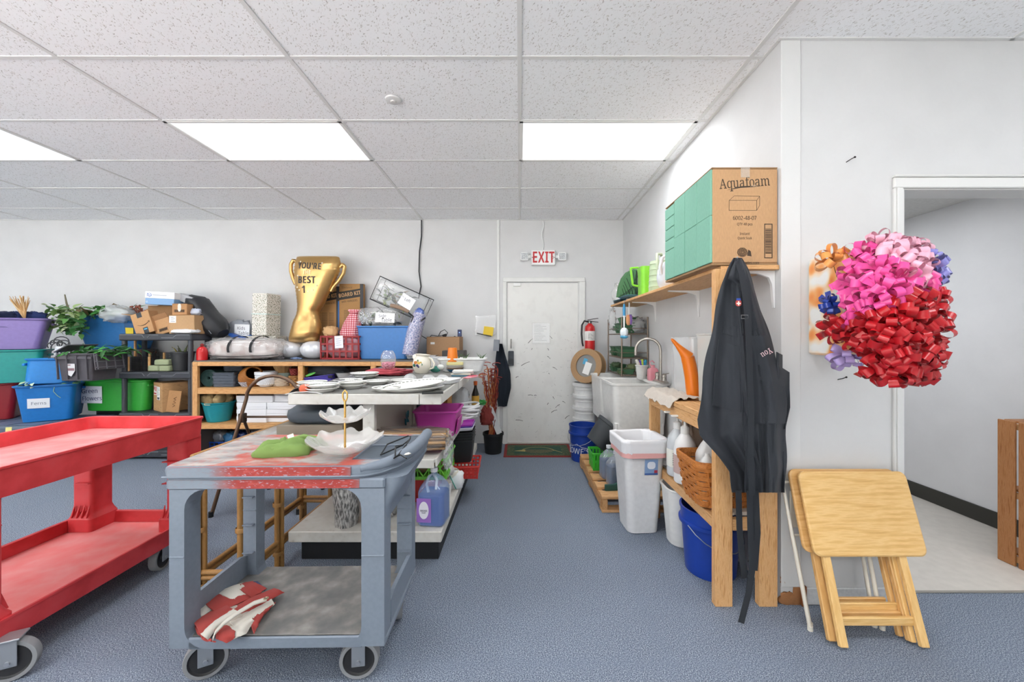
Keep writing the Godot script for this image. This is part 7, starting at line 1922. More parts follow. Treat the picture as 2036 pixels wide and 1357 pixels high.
	solo("patterned_bowl", "small blue and white patterned bowl under the wicker basket", "bowl", mb().lathe([Vector2(0, 0), Vector2(0.04, 0), Vector2(0.075, 0.05), Vector2(0.078, 0.055), Vector2(0.072, 0.052), Vector2(0, 0.008)], 24).mesh(), M("ffffff", 0.3, 0, ramp_tex("bluechina", 15, 0.05, [[0, "4a5a86"], [0.45, "8a94b0"], [0.55, "e6e8ee"], [1, "f4f4f6"]], 2, 256), Vector3(6, 6, 6)), Vector3(X(482, 4.36), ya, -4.42))
	var dp := thing("textured_planter", "white planter with a dotted relief body in the pine unit", "planter", Vector3(X(527, 4.4), ya, -4.42))
	part(dp, "planter", mb().lathe([Vector2(0, 0), Vector2(0.055, 0), Vector2(0.085, 0.03), Vector2(0.102, 0.085), Vector2(0.106, 0.13), Vector2(0.112, 0.135), Vector2(0.112, 0.165), Vector2(0.106, 0.168), Vector2(0.10, 0.16), Vector2(0, 0.05)], 32).mesh(), M("e8eaee", 0.35))
	var dots := mb()
	for j in 5:
		for k in 26:
			var a := TAU * (k + 0.5 * (j % 2)) / 26
			var yy := 0.03 + j * 0.021
			var r: float = lerpf(0.086, 0.105, clampf((yy - 0.03) / 0.09, 0, 1))
			dots.blob(Vector3(cos(a) * r, yy, sin(a) * r), Vector3(0.007, 0.006, 0.007), 0, 1, 1, -1, 6, 4)
	part(dp, "relief_dots", dots.mesh(), M("f2f4f6", 0.3))
	var fl := thing("fluted_pot", "tan fluted fibre pot on a pale green dish in the pine unit", "pot", Vector3(X(560, 4.5), ya + 0.145, -4.54))
	var frows: Array = []
	for q in [[0.07, 0.0], [0.10, 0.07], [0.105, 0.085], [0.1, 0.085], [0.07, 0.01]]:
		var row := PackedVector3Array()
		for k in 60:
			var a := TAU * k / 60
			row.append(Vector3(cos(a), 0, sin(a)) * q[0] * (1 + 0.04 * sin(a * 15)) + Vector3(0, q[1], 0))
		frows.append(row)
	part(fl, "pot", mb().loft(frows, true, true).mesh(), M("b08a5c", 0.8))
	solo("sage_dish", "pale sage ceramic dish under the tan fluted pot", "dish", mb().lathe([Vector2(0, 0), Vector2(0.07, 0), Vector2(0.082, 0.045), Vector2(0.078, 0.045), Vector2(0, 0.01)], 26).mesh(), M("a8bdb4", 0.4), Vector3(X(560, 4.5), ya + 0.099, -4.54))
	for q in [[558, 0.095, 0.098, "d3c4b0", "pale whitewashed woven pot below the sage dish"], [585, 0.06, 0.11, "b5854e", "brown seagrass pot beside the pine divider"]]:
		var t := thing("woven_pot", q[4], "pot", Vector3(X(q[0], 4.48), ya, -4.5))
		weave_tub(t, q[1] * 2, q[1] * 2, q[2], 6, M(q[3], 0.8), q[1] * 0.99, 0.85, 0.004)
	var rb := thing("red_basket", "tiny red woven basket with a wire handle on the seagrass pot", "basket", Vector3(X(584, 4.48), ya + 0.118, -4.5))
	weave_tub(rb, 0.10, 0.10, 0.075, 5, M("9a3a34", 0.6), 0.049, 0.75, 0.003)
	part(rb, "wire_handle", mb().tube([Vector3(-0.05, 0.075, 0), Vector3(-0.035, 0.115, 0), Vector3(0, 0.13, 0), Vector3(0.035, 0.115, 0), Vector3(0.05, 0.075, 0)], 0.003, 6).mesh(), M("8a8078", 0.4, 0.5))
	solo("grey_fabric", "heap of dark grey fabric in the pine unit's second bay", "fabric", crumple(0.50, 0.19, 0.30, 23, 0.4, 1.4), cloth("43464c"), Vector3(X(645, 4.52), ya + 0.08, -4.56))
	var pb := thing("purple_bin", "violet plastic bin tilted in the pine unit's second bay", "bin", Vector3(X(637, 4.4), ya + 0.005, -4.44), 6)
	part(pb, "bin", tub_mesh(0.32, 0.2, 0.12, 0.85, 0.02, 0.008), M("4a3fa0", 0.4), Vector3.ZERO, Vector3(0, 0, 7))
	part(pb, "handle_slot", bx(0.10, 0.095, 0.098, 0.15, 0.125, 0.112, 0.005), M("1e1c30", 0.6))
	solo("green_leaf", "bright green artificial leaf on the violet bin", "leaf", mb().blob(Vector3.ZERO, Vector3(0.06, 0.012, 0.035), 0.3, 3, 1.5, -1, 14, 8).mesh(), M("6cc05a", 0.5), Vector3(X(616, 4.34), ya + 0.14, -4.355), Vector3(20, 0, 18))
	solo("glass_bowl", "beaded clear glass bowl in the pine unit's second bay", "bowl", mb().lathe([Vector2(0, 0), Vector2(0.06, 0), Vector2(0.10, 0.085), Vector2(0.097, 0.085), Vector2(0.058, 0.006), Vector2(0, 0.006)], 26).mesh(), glass("dfe0e0", 0.45, 0.1), Vector3(X(683, 4.4), ya + 0.07, -4.44))
	solo("grey_slab", "grey foam slab under the glass bowl", "foam", bx(-0.12, 0, -0.08, 0.12, 0.068, 0.08, 0.004), M("6d6a66", 0.9), Vector3(X(683, 4.4), ya, -4.44))
	for k in 9:
		var a := -0.7 + k * 0.17
		solo("gold_ribbon", "strand of gold ribbon spilling from the pine unit", "ribbon", mb().tube([Vector3(0, 0, 0), Vector3(sin(a) * 0.09, cos(a) * 0.08, 0.02), Vector3(sin(a) * 0.17, cos(a) * 0.12 - 0.01, 0.03)], [0.007, 0.009, 0.003], 5).mesh(), M("c9a23a", 0.35, 0.4), Vector3(X(722, 4.36), ya + 0.06, -4.4), Vector3.ZERO, "gold ribbon strands")
	var dk := carton("storage_box", "dark low box at the back of the pine unit's second bay", Vector3(X(715, 4.55), ya, -4.62), Vector3(0.4, 0.2, 0.16), 0, 0, "4a3c30")
	var tb := thing("teal_tub", "round teal tub stuffed with folded burlap in the pine unit", "tub", Vector3(X(427, 4.4), yb, -4.46))
	part(tb, "tub", mb().lathe([Vector2(0, 0), Vector2(0.105, 0), Vector2(0.112, 0.01), Vector2(0.15, 0.20), Vector2(0.158, 0.205), Vector2(0.16, 0.215), Vector2(0.152, 0.218), Vector2(0.146, 0.20), Vector2(0.11, 0.015), Vector2(0, 0.015)], 32).mesh(), plain("2394a0", 0.35))
	part(tb, "grip_slot", mb().prism(rpoly(0.07, 0.022, 0.011), 0.146, 0.156).mesh(), M("c9b48c", 0.9), Vector3(-0.01, 0.185, 0), Vector3(-9, 0, 0))
	for k in 6:
		var z := -4.46 + 0.05 - (k % 3) * 0.05
		solo("burlap_fold", "folded tan burlap stuffed in the teal tub", "burlap", mb().blob(Vector3.ZERO, Vector3(0.085, 0.05 + 0.01 * (k % 2), 0.04), 0.3, 60 + k, 1.5, -1, 18, 10, 0.7).mesh(), M("c4a878", 0.95, 0, noise_tex("weave", 31, 0.25, 0.82, 1.0, 2, 256), Vector3(9, 9, 9)), Vector3(X(427, 4.4) - 0.08 + (k % 2) * 0.14, yb + 0.24 + 0.02 * (k / 3), z), Vector3(0, k * 30, -20 + 50 * (k % 2)), "burlap folds in the teal tub")
	var wm2 := M("ebebee", 0.6)
	for q in [[500, 4.35, 0.325, 0, "a"], [500, 4.35, 0.325, 1, ""], [500, 4.35, 0.325, 2, ""], [506, 4.37, 0.40, 3, ""], [557, 4.38, 0.30, 0, ""], [557, 4.36, 0.33, 1, ""], [560, 4.35, 0.32, 2, ""], [560, 4.4, 0.26, 3, ""], [566, 4.42, 0.24, 4, ""]]:
		var s := thing("white_carton", "flat white carton in the %s stack of the pine unit's lower bay" % ["neat", "uneven"][0 if q[0] < 520 else 1], "carton", Vector3(X(q[0], q[1]) + 0.0, yb + q[3] * 0.0735, -q[1] - 0.14), 0.0 if q[0] < 520 else rng.randf_range(-2, 2), "flat white cartons, %s stack" % ["neat", "uneven"][0 if q[0] < 520 else 1])
		part(s, "tray", bx(-q[2] / 2, 0, -0.14, q[2] / 2, 0.069, 0.14, 0.004), wm2)
		part(s, "lid", bx(-q[2] / 2 - 0.002, 0.026, -0.142, q[2] / 2 + 0.002, 0.073, 0.1425, 0.003), wm2)
	for q in [[430, 4.5, "1f4fb0", "blue crate of shiny bags on the carpet under the pine unit"], [560, 4.6, "2a3a5a", "dark blue crate on the carpet behind the step stool"]]:
		var t := thing("blue_crate", q[3], "crate", Vector3(X(q[0], q[1]), 0.002, -q[1] - 0.17))
		crate(t, 0.34, 0.26, 0.13, 6, 3, 0.014, M(q[2], 0.4), 3)
	for k in 5:
		solo("foil_bag", "shiny %s foil bag in the crate under the pine unit" % ["blue", "silver", "sky blue", "navy", "white"][k], "bag", crumple(0.14, 0.13, 0.14, 90 + k, 0.45, 2.0), M(["2f6fc8", "b9c0c8", "5aa0d8", "22346a", "d9dde2"][k], 0.2, 0.2), Vector3(X(400 + k * 24, 4.55), 0.09 + 0.015 * (k % 2), -4.66))
	var gb := thing("green_lid_tote", "dark grey tote with a lime lid on the carpet beside the pine unit", "tote", Vector3(X(355, 4.55), 0, -4.72))
	part(gb, "tote", tub_mesh(0.40, 0.3, 0.09, 0.95, 0.02, 0.006), M("3f4347", 0.5))
	part(gb, "lid", mb().loft([rr(0.41, 0.31, 0.025, 0.091), rr(0.41, 0.31, 0.025, 0.135), rr(0.38, 0.28, 0.02, 0.14)]).mesh(), M("7fae5a", 0.5))
func unit_top() -> void:
	var rng := RandomNumberGenerator.new()
	rng.seed = 63
	var y := 1.0795
	var rc := thing("red_canister", "shiny red dome canister beside the plastic bedding bag", "canister", Vector3(X(399, 4.38), y, -4.40))
	part(rc, "body", mb().lathe([Vector2(0, 0), Vector2(0.05, 0), Vector2(0.052, 0.01), Vector2(0.052, 0.09), Vector2(0.045, 0.125), Vector2(0.025, 0.148), Vector2(0, 0.152)], 24).mesh(), M("d2262a", 0.2))
	part(rc, "knob", mb().blob(Vector3(0, 0.165, 0), Vector3(0.018, 0.018, 0.018), 0.3, 5, 2).mesh(), M("8a2420", 0.5))
	var bb := thing("bedding_bag", "clear zipped plastic bag of white bedding with two black straps", "bag", Vector3(X(484, 4.46), y, -4.55))
	part(bb, "bedding", mb().blob(Vector3(0, 0.115, 0), Vector3(0.40, 0.11, 0.15), 0.14, 8, 1.4, -0.98, 40, 18, 0.6).mesh(), M("dcd4d0", 0.7, 0, ramp_tex("bedding", 36, 0.01, [[0, "c9a89a"], [0.35, "dcd2cc"], [0.55, "f4f2f0"], [1, "ffffff"]], 4, 256), Vector3(2, 2, 2)))
	part(bb, "plastic_cover", mb().blob(Vector3(0, 0.125, 0), Vector3(0.435, 0.122, 0.165), 0.16, 11, 2.0, -0.98, 48, 20, 0.55).mesh(), glass("f4f6f8", 0.22, 0.06))
	for x in [-0.085, 0.16]:
		var rows: Array = []
		for k in 17:
			var a := PI * (k / 16.0) * 0.98 - 0.28
			var p := Vector3(x, 0.125 + sin(a) * 0.142, cos(a) * 0.185)
			p.x += -0.02 * cos(a)
			rows.append(PackedVector3Array([p - Vector3(0.014, 0, 0), p + Vector3(0.014, 0, 0)]))
		part(bb, "strap", mb().sheet(rows, 0.003).mesh(), M("1c1d1f", 0.7))
	part(bb, "zip_piping", mb().tube([Vector3(-0.40, 0.06, 0.10), Vector3(-0.3, 0.045, 0.168), Vector3(0, 0.042, 0.185), Vector3(0.3, 0.05, 0.165), Vector3(0.4, 0.06, 0.10)], 0.004, 6).mesh(), M("1c1d1f", 0.6))
	for q in [[566, 4.6, 0.175], [615, 4.52, 0.15]]:
		var t := thing("foil_pillow", "round white foil balloon at the foot of the gold trophy", "balloon", Vector3(X(q[0], q[1]), y, -q[1] - 0.1), 0, "white foil balloons")
		var rows: Array = []
		for j in 13:
			var la := PI * (j / 12.0 - 0.5)
			var row := PackedVector3Array()
			for k in 64:
				var a := TAU * k / 64
				var rim := pow(cos(la), 0.8)
				var wr := 1.0 + 0.018 * sin(a * 22) * rim
				row.append(Vector3(cos(a) * q[2] * rim * wr, 0.108 + sin(la) * 0.102, sin(a) * q[2] * 0.8 * rim * wr))
			rows.append(row)
		part(t, "balloon", mb().grid(rows, true, 80).mesh(), M("d9dbe0", 0.22, 0.15))
	trophy(rng)
	var pat := ramp_tex("giftprint", 19, 0.035, [[0, "6d745c"], [0.38, "a2a08a"], [0.44, "f4f2ec"], [0.58, "f8f6f2"], [0.62, "c9ac94"], [0.68, "f6f4f0"], [1, "8a947e"]], 2, 512)
	var pm := M("ffffff", 0.6, 0, pat, Vector3(3, 3, 3))
	var g1 := thing("gift_box", "tall white printed gift box standing on another printed box", "box", Vector3(X(527, 4.72), y + 0.272, -4.74), -14)
	part(g1, "box", bx(-0.105, 0, -0.105, 0.105, 0.5, 0.105, 0.008), pm)
	part(g1, "lid_edge", bx(-0.109, 0.25, -0.109, 0.109, 0.262, 0.109, 0.002), M("cfe0da", 0.5))
	g1.rotation.z = deg_to_rad(-1.5)
	var g2 := thing("gift_box", "low wide white printed gift box under the tall printed box", "box", Vector3(X(528, 4.76), y, -4.79), 4)
	part(g2, "box", bx(-0.17, 0, -0.13, 0.17, 0.27, 0.13, 0.006), pm)
	part(g2, "lid_edge", bx(-0.173, 0.20, -0.133, 0.173, 0.206, 0.133, 0.002), M("e9e8e2", 0.6))
	var gb := thing("grey_bag", "grey plastic bag with a handwritten white card beside the gift boxes", "bag", Vector3(X(472, 4.8), y + 0.0, -4.86))
	part(gb, "bag", crumple(0.32, 0.46, 0.14, 27, 0.3, 1.6), M("a2a6ae", 0.4))
	var cd := part(gb, "note_card", bx(-0.09, -0.07, 0, 0.09, 0.07, 0.003, 0), M("f0f1f3", 0.6), Vector3(0.085, 0.34, 0.10), Vector3(0, 0, -2))
	lettering(cd, "Kids", 0.04, M("6d7078", 0.7), Vector3(-0.01, 0.022, 0.004), Vector3.ZERO, sans)
	lettering(cd, "Table", 0.04, M("6d7078", 0.7), Vector3(0.02, -0.035, 0.004), Vector3.ZERO, sans)
	var bl := thing("blue_clip", "royal blue plastic bracket lying against the grey bag", "bracket", Vector3(X(480, 4.72), y + 0.255, -4.72))
	part(bl, "bracket", mb().prism(PackedVector2Array([Vector2(-0.13, -0.10), Vector2(0.13, -0.10), Vector2(0.13, 0.03), Vector2(0.02, 0.0), Vector2(-0.11, 0.05), Vector2(-0.135, 0.04), Vector2(-0.135, 0.02), Vector2(-0.05, -0.025), Vector2(-0.13, -0.06)]), -0.03, 0.03).mesh(), M("1e56a8", 0.4))
	for q in [[699, 4.86, 0.295, 0.0, "tall brown BOARD KIT carton with a dark stripe behind the plaid bag", 0.565], [655, 4.88, 0.26, 0.0, "brown BOARD KIT carton half hidden behind the gold trophy", 0.57]]:
		var h: float = Y(q[5] * 1000, q[1]) - y
		var t := thing("board_carton", q[4], "carton", Vector3(X(q[0], q[1]), y, -q[1] - 0.02))
		part(t, "carton", bx(-q[2] / 2, 0, -0.03, q[2] / 2, h, 0.03, 0.003), card("b58a58"))
		part(t, "black_stripe", mb().prism(PackedVector2Array([Vector2(-q[2] / 2, h - 0.20), Vector2(q[2] / 2 - 0.02, h - 0.155), Vector2(q[2] / 2 - 0.02, h - 0.055), Vector2(-q[2] / 2, h - 0.10)]), 0.03, 0.0312).mesh(), M("2f2c28", 0.6))
		part(t, "black_edge", bx(q[2] / 2 - 0.04, 0.002, 0.0302, q[2] / 2, h - 0.002, 0.0315, 0), M("3a3a3c", 0.6))
		lettering(t, "BOARD KIT", 0.048, M("c9a070", 0.6), Vector3(-0.02, h - 0.127, 0.0316), Vector3(0, 0, 9), bold, "lettering", 0.82 if q[0] == 699 else 0.7)
		lettering(t, "with HANGERS", 0.028, M("4a3c2c", 0.6), Vector3(-0.02, h - 0.21, 0.0306), Vector3(0, 0, 6), sans, "lettering", 0.8)
		lettering(t, "Elmbrook", 0.026, M("6a5238", 0.6), Vector3(-0.05, h - 0.045, 0.0306), Vector3.ZERO, serif, "small_print", 0.8)
		var ln := mb()
		for k in 14: ln.box(Vector3(-0.09, h - 0.33 - k * 0.014, 0.0302), Vector3(-0.02, h - 0.325 - k * 0.014, 0.0308), 0); ln.box(Vector3(0.0, h - 0.33 - k * 0.014, 0.0302), Vector3(0.06, h - 0.325 - k * 0.014, 0.0308), 0)
		part(t, "print_lines", ln.mesh(), M("6a5238", 0.6))
	part(get_node("board_carton"), "blue_edge", bx(-0.165, 0.30, -0.028, -0.1485, 0.70, 0.028, 0.002), M("2a6ab0", 0.5))
	var rcx := X(673, 4.45)
	var cr := thing("red_crate", "dark red folding plastic crate on the pine unit", "crate", Vector3(rcx, y, -4.66), -5)
	crate(cr, 0.47, 0.32, 0.27, 6, 3, 0.02, M("9a2328", 0.45), 0.5)
	var cn := part(cr, "paper_tag", bx(-0.05, -0.07, 0, 0.05, 0.07, 0.002, 0), M("ececf0", 0.6), Vector3(0.0, 0.20, 0.168), Vector3(-2, 0, 4))
	var ink := mb()
	for k in 4: ink.bar(Vector3(-0.03, 0.035 - k * 0.024, 0.003), Vector3(0.02 + (k % 2) * 0.012, 0.038 - k * 0.024, 0.003), 0.003, 0.001, Vector3.BACK, 0)
	part(cn, "handwriting", ink.mesh(), M("8a8fb0", 0.6))
	solo("crate_filler", "pale pink and white tissue packed inside the dark red crate", "tissue", crumple(0.41, 0.24, 0.26, 37, 0.25), M("c4909a", 0.7), Vector3(rcx, y + 0.01, -4.66))
	var pim := Image.create_empty(128, 128, false, Image.FORMAT_RGB8)
	for yy in 128:
		for xx in 128:
			var a := 1 if (xx / 8) % 2 == 0 else 0
			var b := 1 if (yy / 8) % 2 == 0 else 0
			var q := Color("d8707a")
			if a + b == 2: q = Color("b03a48")
			elif a + b == 0: q = Color("f0d8da")
			pim.set_pixel(xx, yy, q)
	var plaid := M("ffffff", 0.7, 0, ImageTexture.create_from_image(pim), Vector3(5, 5, 5))
	var pb := thing("plaid_bag", "red and white plaid gift bag tied at the top", "bag", Vector3(X(690, 4.55), y + 0.265, -4.66), 0)
	var rows: Array = []
	for q in [[0.0, 0.11, 0.08, 0], [0.04, 0.125, 0.085, 0], [0.16, 0.095, 0.07, 0.02], [0.25, 0.06, 0.05, 0.035], [0.275, 0.045, 0.04, 0.04], [0.30, 0.075, 0.05, 0.04], [0.315, 0.065, 0.045, 0.04]]:
		var row := PackedVector3Array()
		for k in 30:
			var a := TAU * k / 30
			var w := 1.0 + 0.08 * sin(a * 7 + q[0] * 9)
			row.append(Vector3(cos(a) * q[1] * w + q[3], q[0], sin(a) * q[2] * w))
		rows.append(row)
	part(pb, "bag", mb().loft(rows, true, true, 80).mesh(), plaid)
	part(pb, "tie", mb().tube([Vector3(0.0, 0.275, 0.035), Vector3(0.04, 0.272, 0.045), Vector3(0.085, 0.275, 0.03)], 0.005, 6).mesh(), M("b03a48", 0.5))
	solo("tan_sack", "small crumpled tan paper sack in the red crate", "sack", crumple(0.16, 0.12, 0.12, 43, 0.4), M("d0a878", 0.85), Vector3(X(653, 4.6), y + 0.262, -4.66))
	var bt := thing("blue_tote", "sky blue plastic tote on the pine unit holding clear zip bags", "tote", Vector3(X(763, 4.55), y, -4.70))
	part(bt, "tote", tub_mesh(0.60, 0.36, 0.385, 0.9, 0.04, 0.014), plain("3f7fc4", 0.4))
	var fcols := ["4a5a3c", "2c2e2c", "7f9460", "e4e4e2", "8a7060", "3c3c40", "a9b080"]
	var z1 := thing("zip_bag", "clear zip bag of silk flowers lying across the blue tote", "bag", Vector3(X(752, 4.55), y + 0.392, -4.66))
	leaves(z1, Vector3(0, 0.09, 0.02), Vector3(0.19, 0.06, 0.07), 60, fcols, 0.09, 0.04, 53)
	part(z1, "plastic", crumple(0.50, 0.21, 0.27, 54, 0.2, 1.6, 0.5), glass("f6f8f8", 0.2, 0.05))
	var nc := part(z1, "note_card", bx(-0.11, -0.055, 0, 0.11, 0.055, 0.003, 0), M("f2f2f4", 0.6), Vector3(0.09, 0.085, 0.145), Vector3(-6, 0, -2))
	lettering(nc, "Side", 0.035, M("7a7c84", 0.6), Vector3(-0.03, 0.02, 0.004), Vector3(0, 0, 4))
	lettering(nc, "Table", 0.038, M("7a7c84", 0.6), Vector3(0.02, -0.028, 0.004), Vector3(0, 0, 4))
	solo("dandelion_pick", "white starburst dandelion decoration at the edge of the zip bag", "decoration", starburst(0.07), M("e6e8ee", 0.5), Vector3(X(727, 4.5), y + 0.47, -4.49))
	var z2 := thing("zip_bag", "large clear zip bag with black piping slanting against the wall", "bag", Vector3(X(789, 4.65), y + 0.60, -4.72))
	z2.rotation.z = deg_to_rad(-24)
	leaves(z2, Vector3(-0.06, 0.10, 0.02), Vector3(0.2, 0.09, 0.05), 70, fcols, 0.09, 0.04, 57)
	part(z2, "plastic", bx(-0.315, -0.03, -0.11, 0.315, 0.26, 0.11, 0.03), glass("eef2f4", 0.2, 0.05))
	var pip := mb()
	for s in [-1, 1]:
		var a := [Vector3(-0.315, -0.03, s * 0.11), Vector3(0.315, -0.03, s * 0.11), Vector3(0.315, 0.26, s * 0.11), Vector3(-0.315, 0.26, s * 0.11)]
		pip.tube(a, 0.007, 6, true)
	for q in [[-0.315, -0.03], [0.315, -0.03], [0.315, 0.26], [-0.315, 0.26]]: pip.tube([Vector3(q[0], q[1], -0.11), Vector3(q[0], q[1], 0.11)], 0.006, 6)
	part(z2, "black_piping", pip.mesh(), M("1f2022", 0.6))
	part(z2, "tan_bundle", mb().tube([Vector3(-0.06, 0.0, 0.115), Vector3(0.0, 0.015, 0.125), Vector3(0.10, 0.02, 0.12), Vector3(0.16, 0.015, 0.115)], 0.022, 8).mesh(), M("9a806c", 0.8))
	var nk := part(z2, "note_card", bx(-0.085, -0.07, 0, 0.085, 0.07, 0.003, 0), M("f2f2f4", 0.6), Vector3(0.09, 0.115, 0.116), Vector3(0, 0, -8))
	lettering(nk, "Left", 0.034, M("7a7c84", 0.6), Vector3(0, 0.02, 0.004), Vector3(0, 0, 6))
	solo("bag_strap", "black webbing strap dangling from the clear zip bag", "strap", mb().tube([W(812, 622, 4.5), W(822, 630, 4.5), W(818, 640, 4.5), W(826, 646, 4.5), W(846, 632, 4.52)], 0.010, 6).mesh(), M("1f2022", 0.7))
	var ro := thing("wrapped_roll", "clear wrapped roll of blue and pink gems leaning beside the tote", "roll", W(814, 706, 4.52))
	var o := ro.position
	part(ro, "roll", mb().tube([Vector3(0, 0.0, 0), W(824, 660, 4.54) - o, W(835, 625, 4.58) - o], [0.082, 0.085, 0.075], 18).mesh(), M("ffffff", 0.25, 0, ramp_tex("gemprint", 39, 0.035, [[0, "2c3a6a"], [0.4, "6a7ab0"], [0.5, "c4b0c8"], [0.6, "e8e6ee"], [0.75, "4a5a94"], [1, "f6f6fa"]], 2, 256), Vector3(4, 4, 4)))
	part(ro, "wrap", mb().tube([Vector3(0, -0.0, 0), W(824, 660, 4.54) - o, W(837, 620, 4.58) - o], [0.087, 0.091, 0.082], 14).mesh(), glass("f6f8fa", 0.08, 0.05))
	part(ro, "blue_tip", mb().blob(W(834, 622, 4.58) - o, Vector3(0.05, 0.05, 0.05), 0.5, 5, 2).mesh(), M("4a6ac0", 0.4))
	var bc := carton("router_carton", "plain brown carton with loose black wires on the pine unit", Vector3(X(884, 4.8), y, -4.83), Vector3(0.40, 0.26, 0.2), -4, 0, "b08a66")
	part(bc, "white_label", bx(-0.15, 0.17, 0.1, -0.10, 0.195, 0.102, 0), M("ecebe8", 0.6))
	part(bc, "slot_mark", bx(0.06, 0.09, 0.1, 0.11, 0.094, 0.1015, 0), M("6a5038", 0.7))
	var wires := [[[850, 675], [838, 668], [830, 660]], [[853, 673], [858, 667], [870, 669], [880, 668], [888, 671]], [[872, 668], [876, 660], [884, 656], [890, 662], [886, 670]], [[900, 672], [904, 669], [908, 671]]]
	for k in wires.size():
		var pts: Array = []
		for q in wires[k]: pts.append(W(q[0], q[1], 4.78))
		solo("loose_wire", "loose thin black wire lying over the plain brown carton", "wire", mb().tube(pts, 0.005, 6).mesh(), M("2a2a2c", 0.5), Vector3.ZERO, Vector3.ZERO, "loose wires on the brown carton")
	solo("wire_plug", "small black plug among the wires on the brown carton", "plug", bx(-0.025, 0, -0.015, 0.025, 0.03, 0.015, 0.004), M("232325", 0.5), Vector3(X(884, 4.78), y + 0.262, -4.80), Vector3(0, 20, 20))
	var md := thing("blue_modem", "small dark blue modem with a lit dot on the brown carton", "modem", Vector3(X(914, 4.82), y + 0.262, -4.82))
	part(md, "case", bx(-0.024, 0, -0.02, 0.024, 0.085, 0.02, 0.004), M("20305e", 0.3))
	var em := StandardMaterial3D.new()
	em.albedo_color = Color("a8c8ff"); em.emission_enabled = true; em.emission = Color("8ab4ff"); em.emission_energy_multiplier = 1.5
	part(md, "signal_light", mb().blob(Vector3(0, 0.05, 0.021), Vector3(0.006, 0.006, 0.003), 0, 1, 1, -1, 8, 5).mesh(), em)
	var pc := thing("clear_tray", "wide clear plastic tray beside the brown carton", "tray", Vector3(X(838, 4.62), y, -4.70))
	part(pc, "tray", tub_mesh(0.34, 0.3, 0.05, 0.95, 0.02, 0.01), glass("eef0f2", 0.4, 0.1))
	solo("charcoal_box", "small charcoal box at the end of the pine unit", "box", bx(-0.13, 0, -0.1, 0.13, 0.1, 0.1, 0.006), M("4a4644", 0.6), Vector3(X(862, 4.62) + 0.24, y - 0.0, -4.66))
	solo("grey_tassel", "small grey knitted tassel on the pine unit in front of the trophy", "tassel", crumple(0.14, 0.035, 0.06, 73, 0.7, 2.4), M("9a9498", 0.9), Vector3(X(545, 4.5), y, -4.56))
	solo("blue_scraps", "scatter of blue and white paper scraps under the white balloons", "paper scraps", crumple(0.12, 0.02, 0.05, 74, 0.9, 2.8), M("7f94bc", 0.7), Vector3(X(583, 4.48), y, -4.55))
func starburst(r: float) -> ArrayMesh:
	var m := mb()
	for k in 26:
		var a := k * 2.39996; var e := -1.2 + 2.4 * k / 26.0
		var d := Vector3(cos(a) * cos(e), sin(e), sin(a) * cos(e))
		m.tube([Vector3.ZERO, d * r], [0.002, 0.0012], 4)
		m.blob(d * r, Vector3.ONE * 0.005, 0, 1, 1, -1, 6, 4)
	return m.mesh()
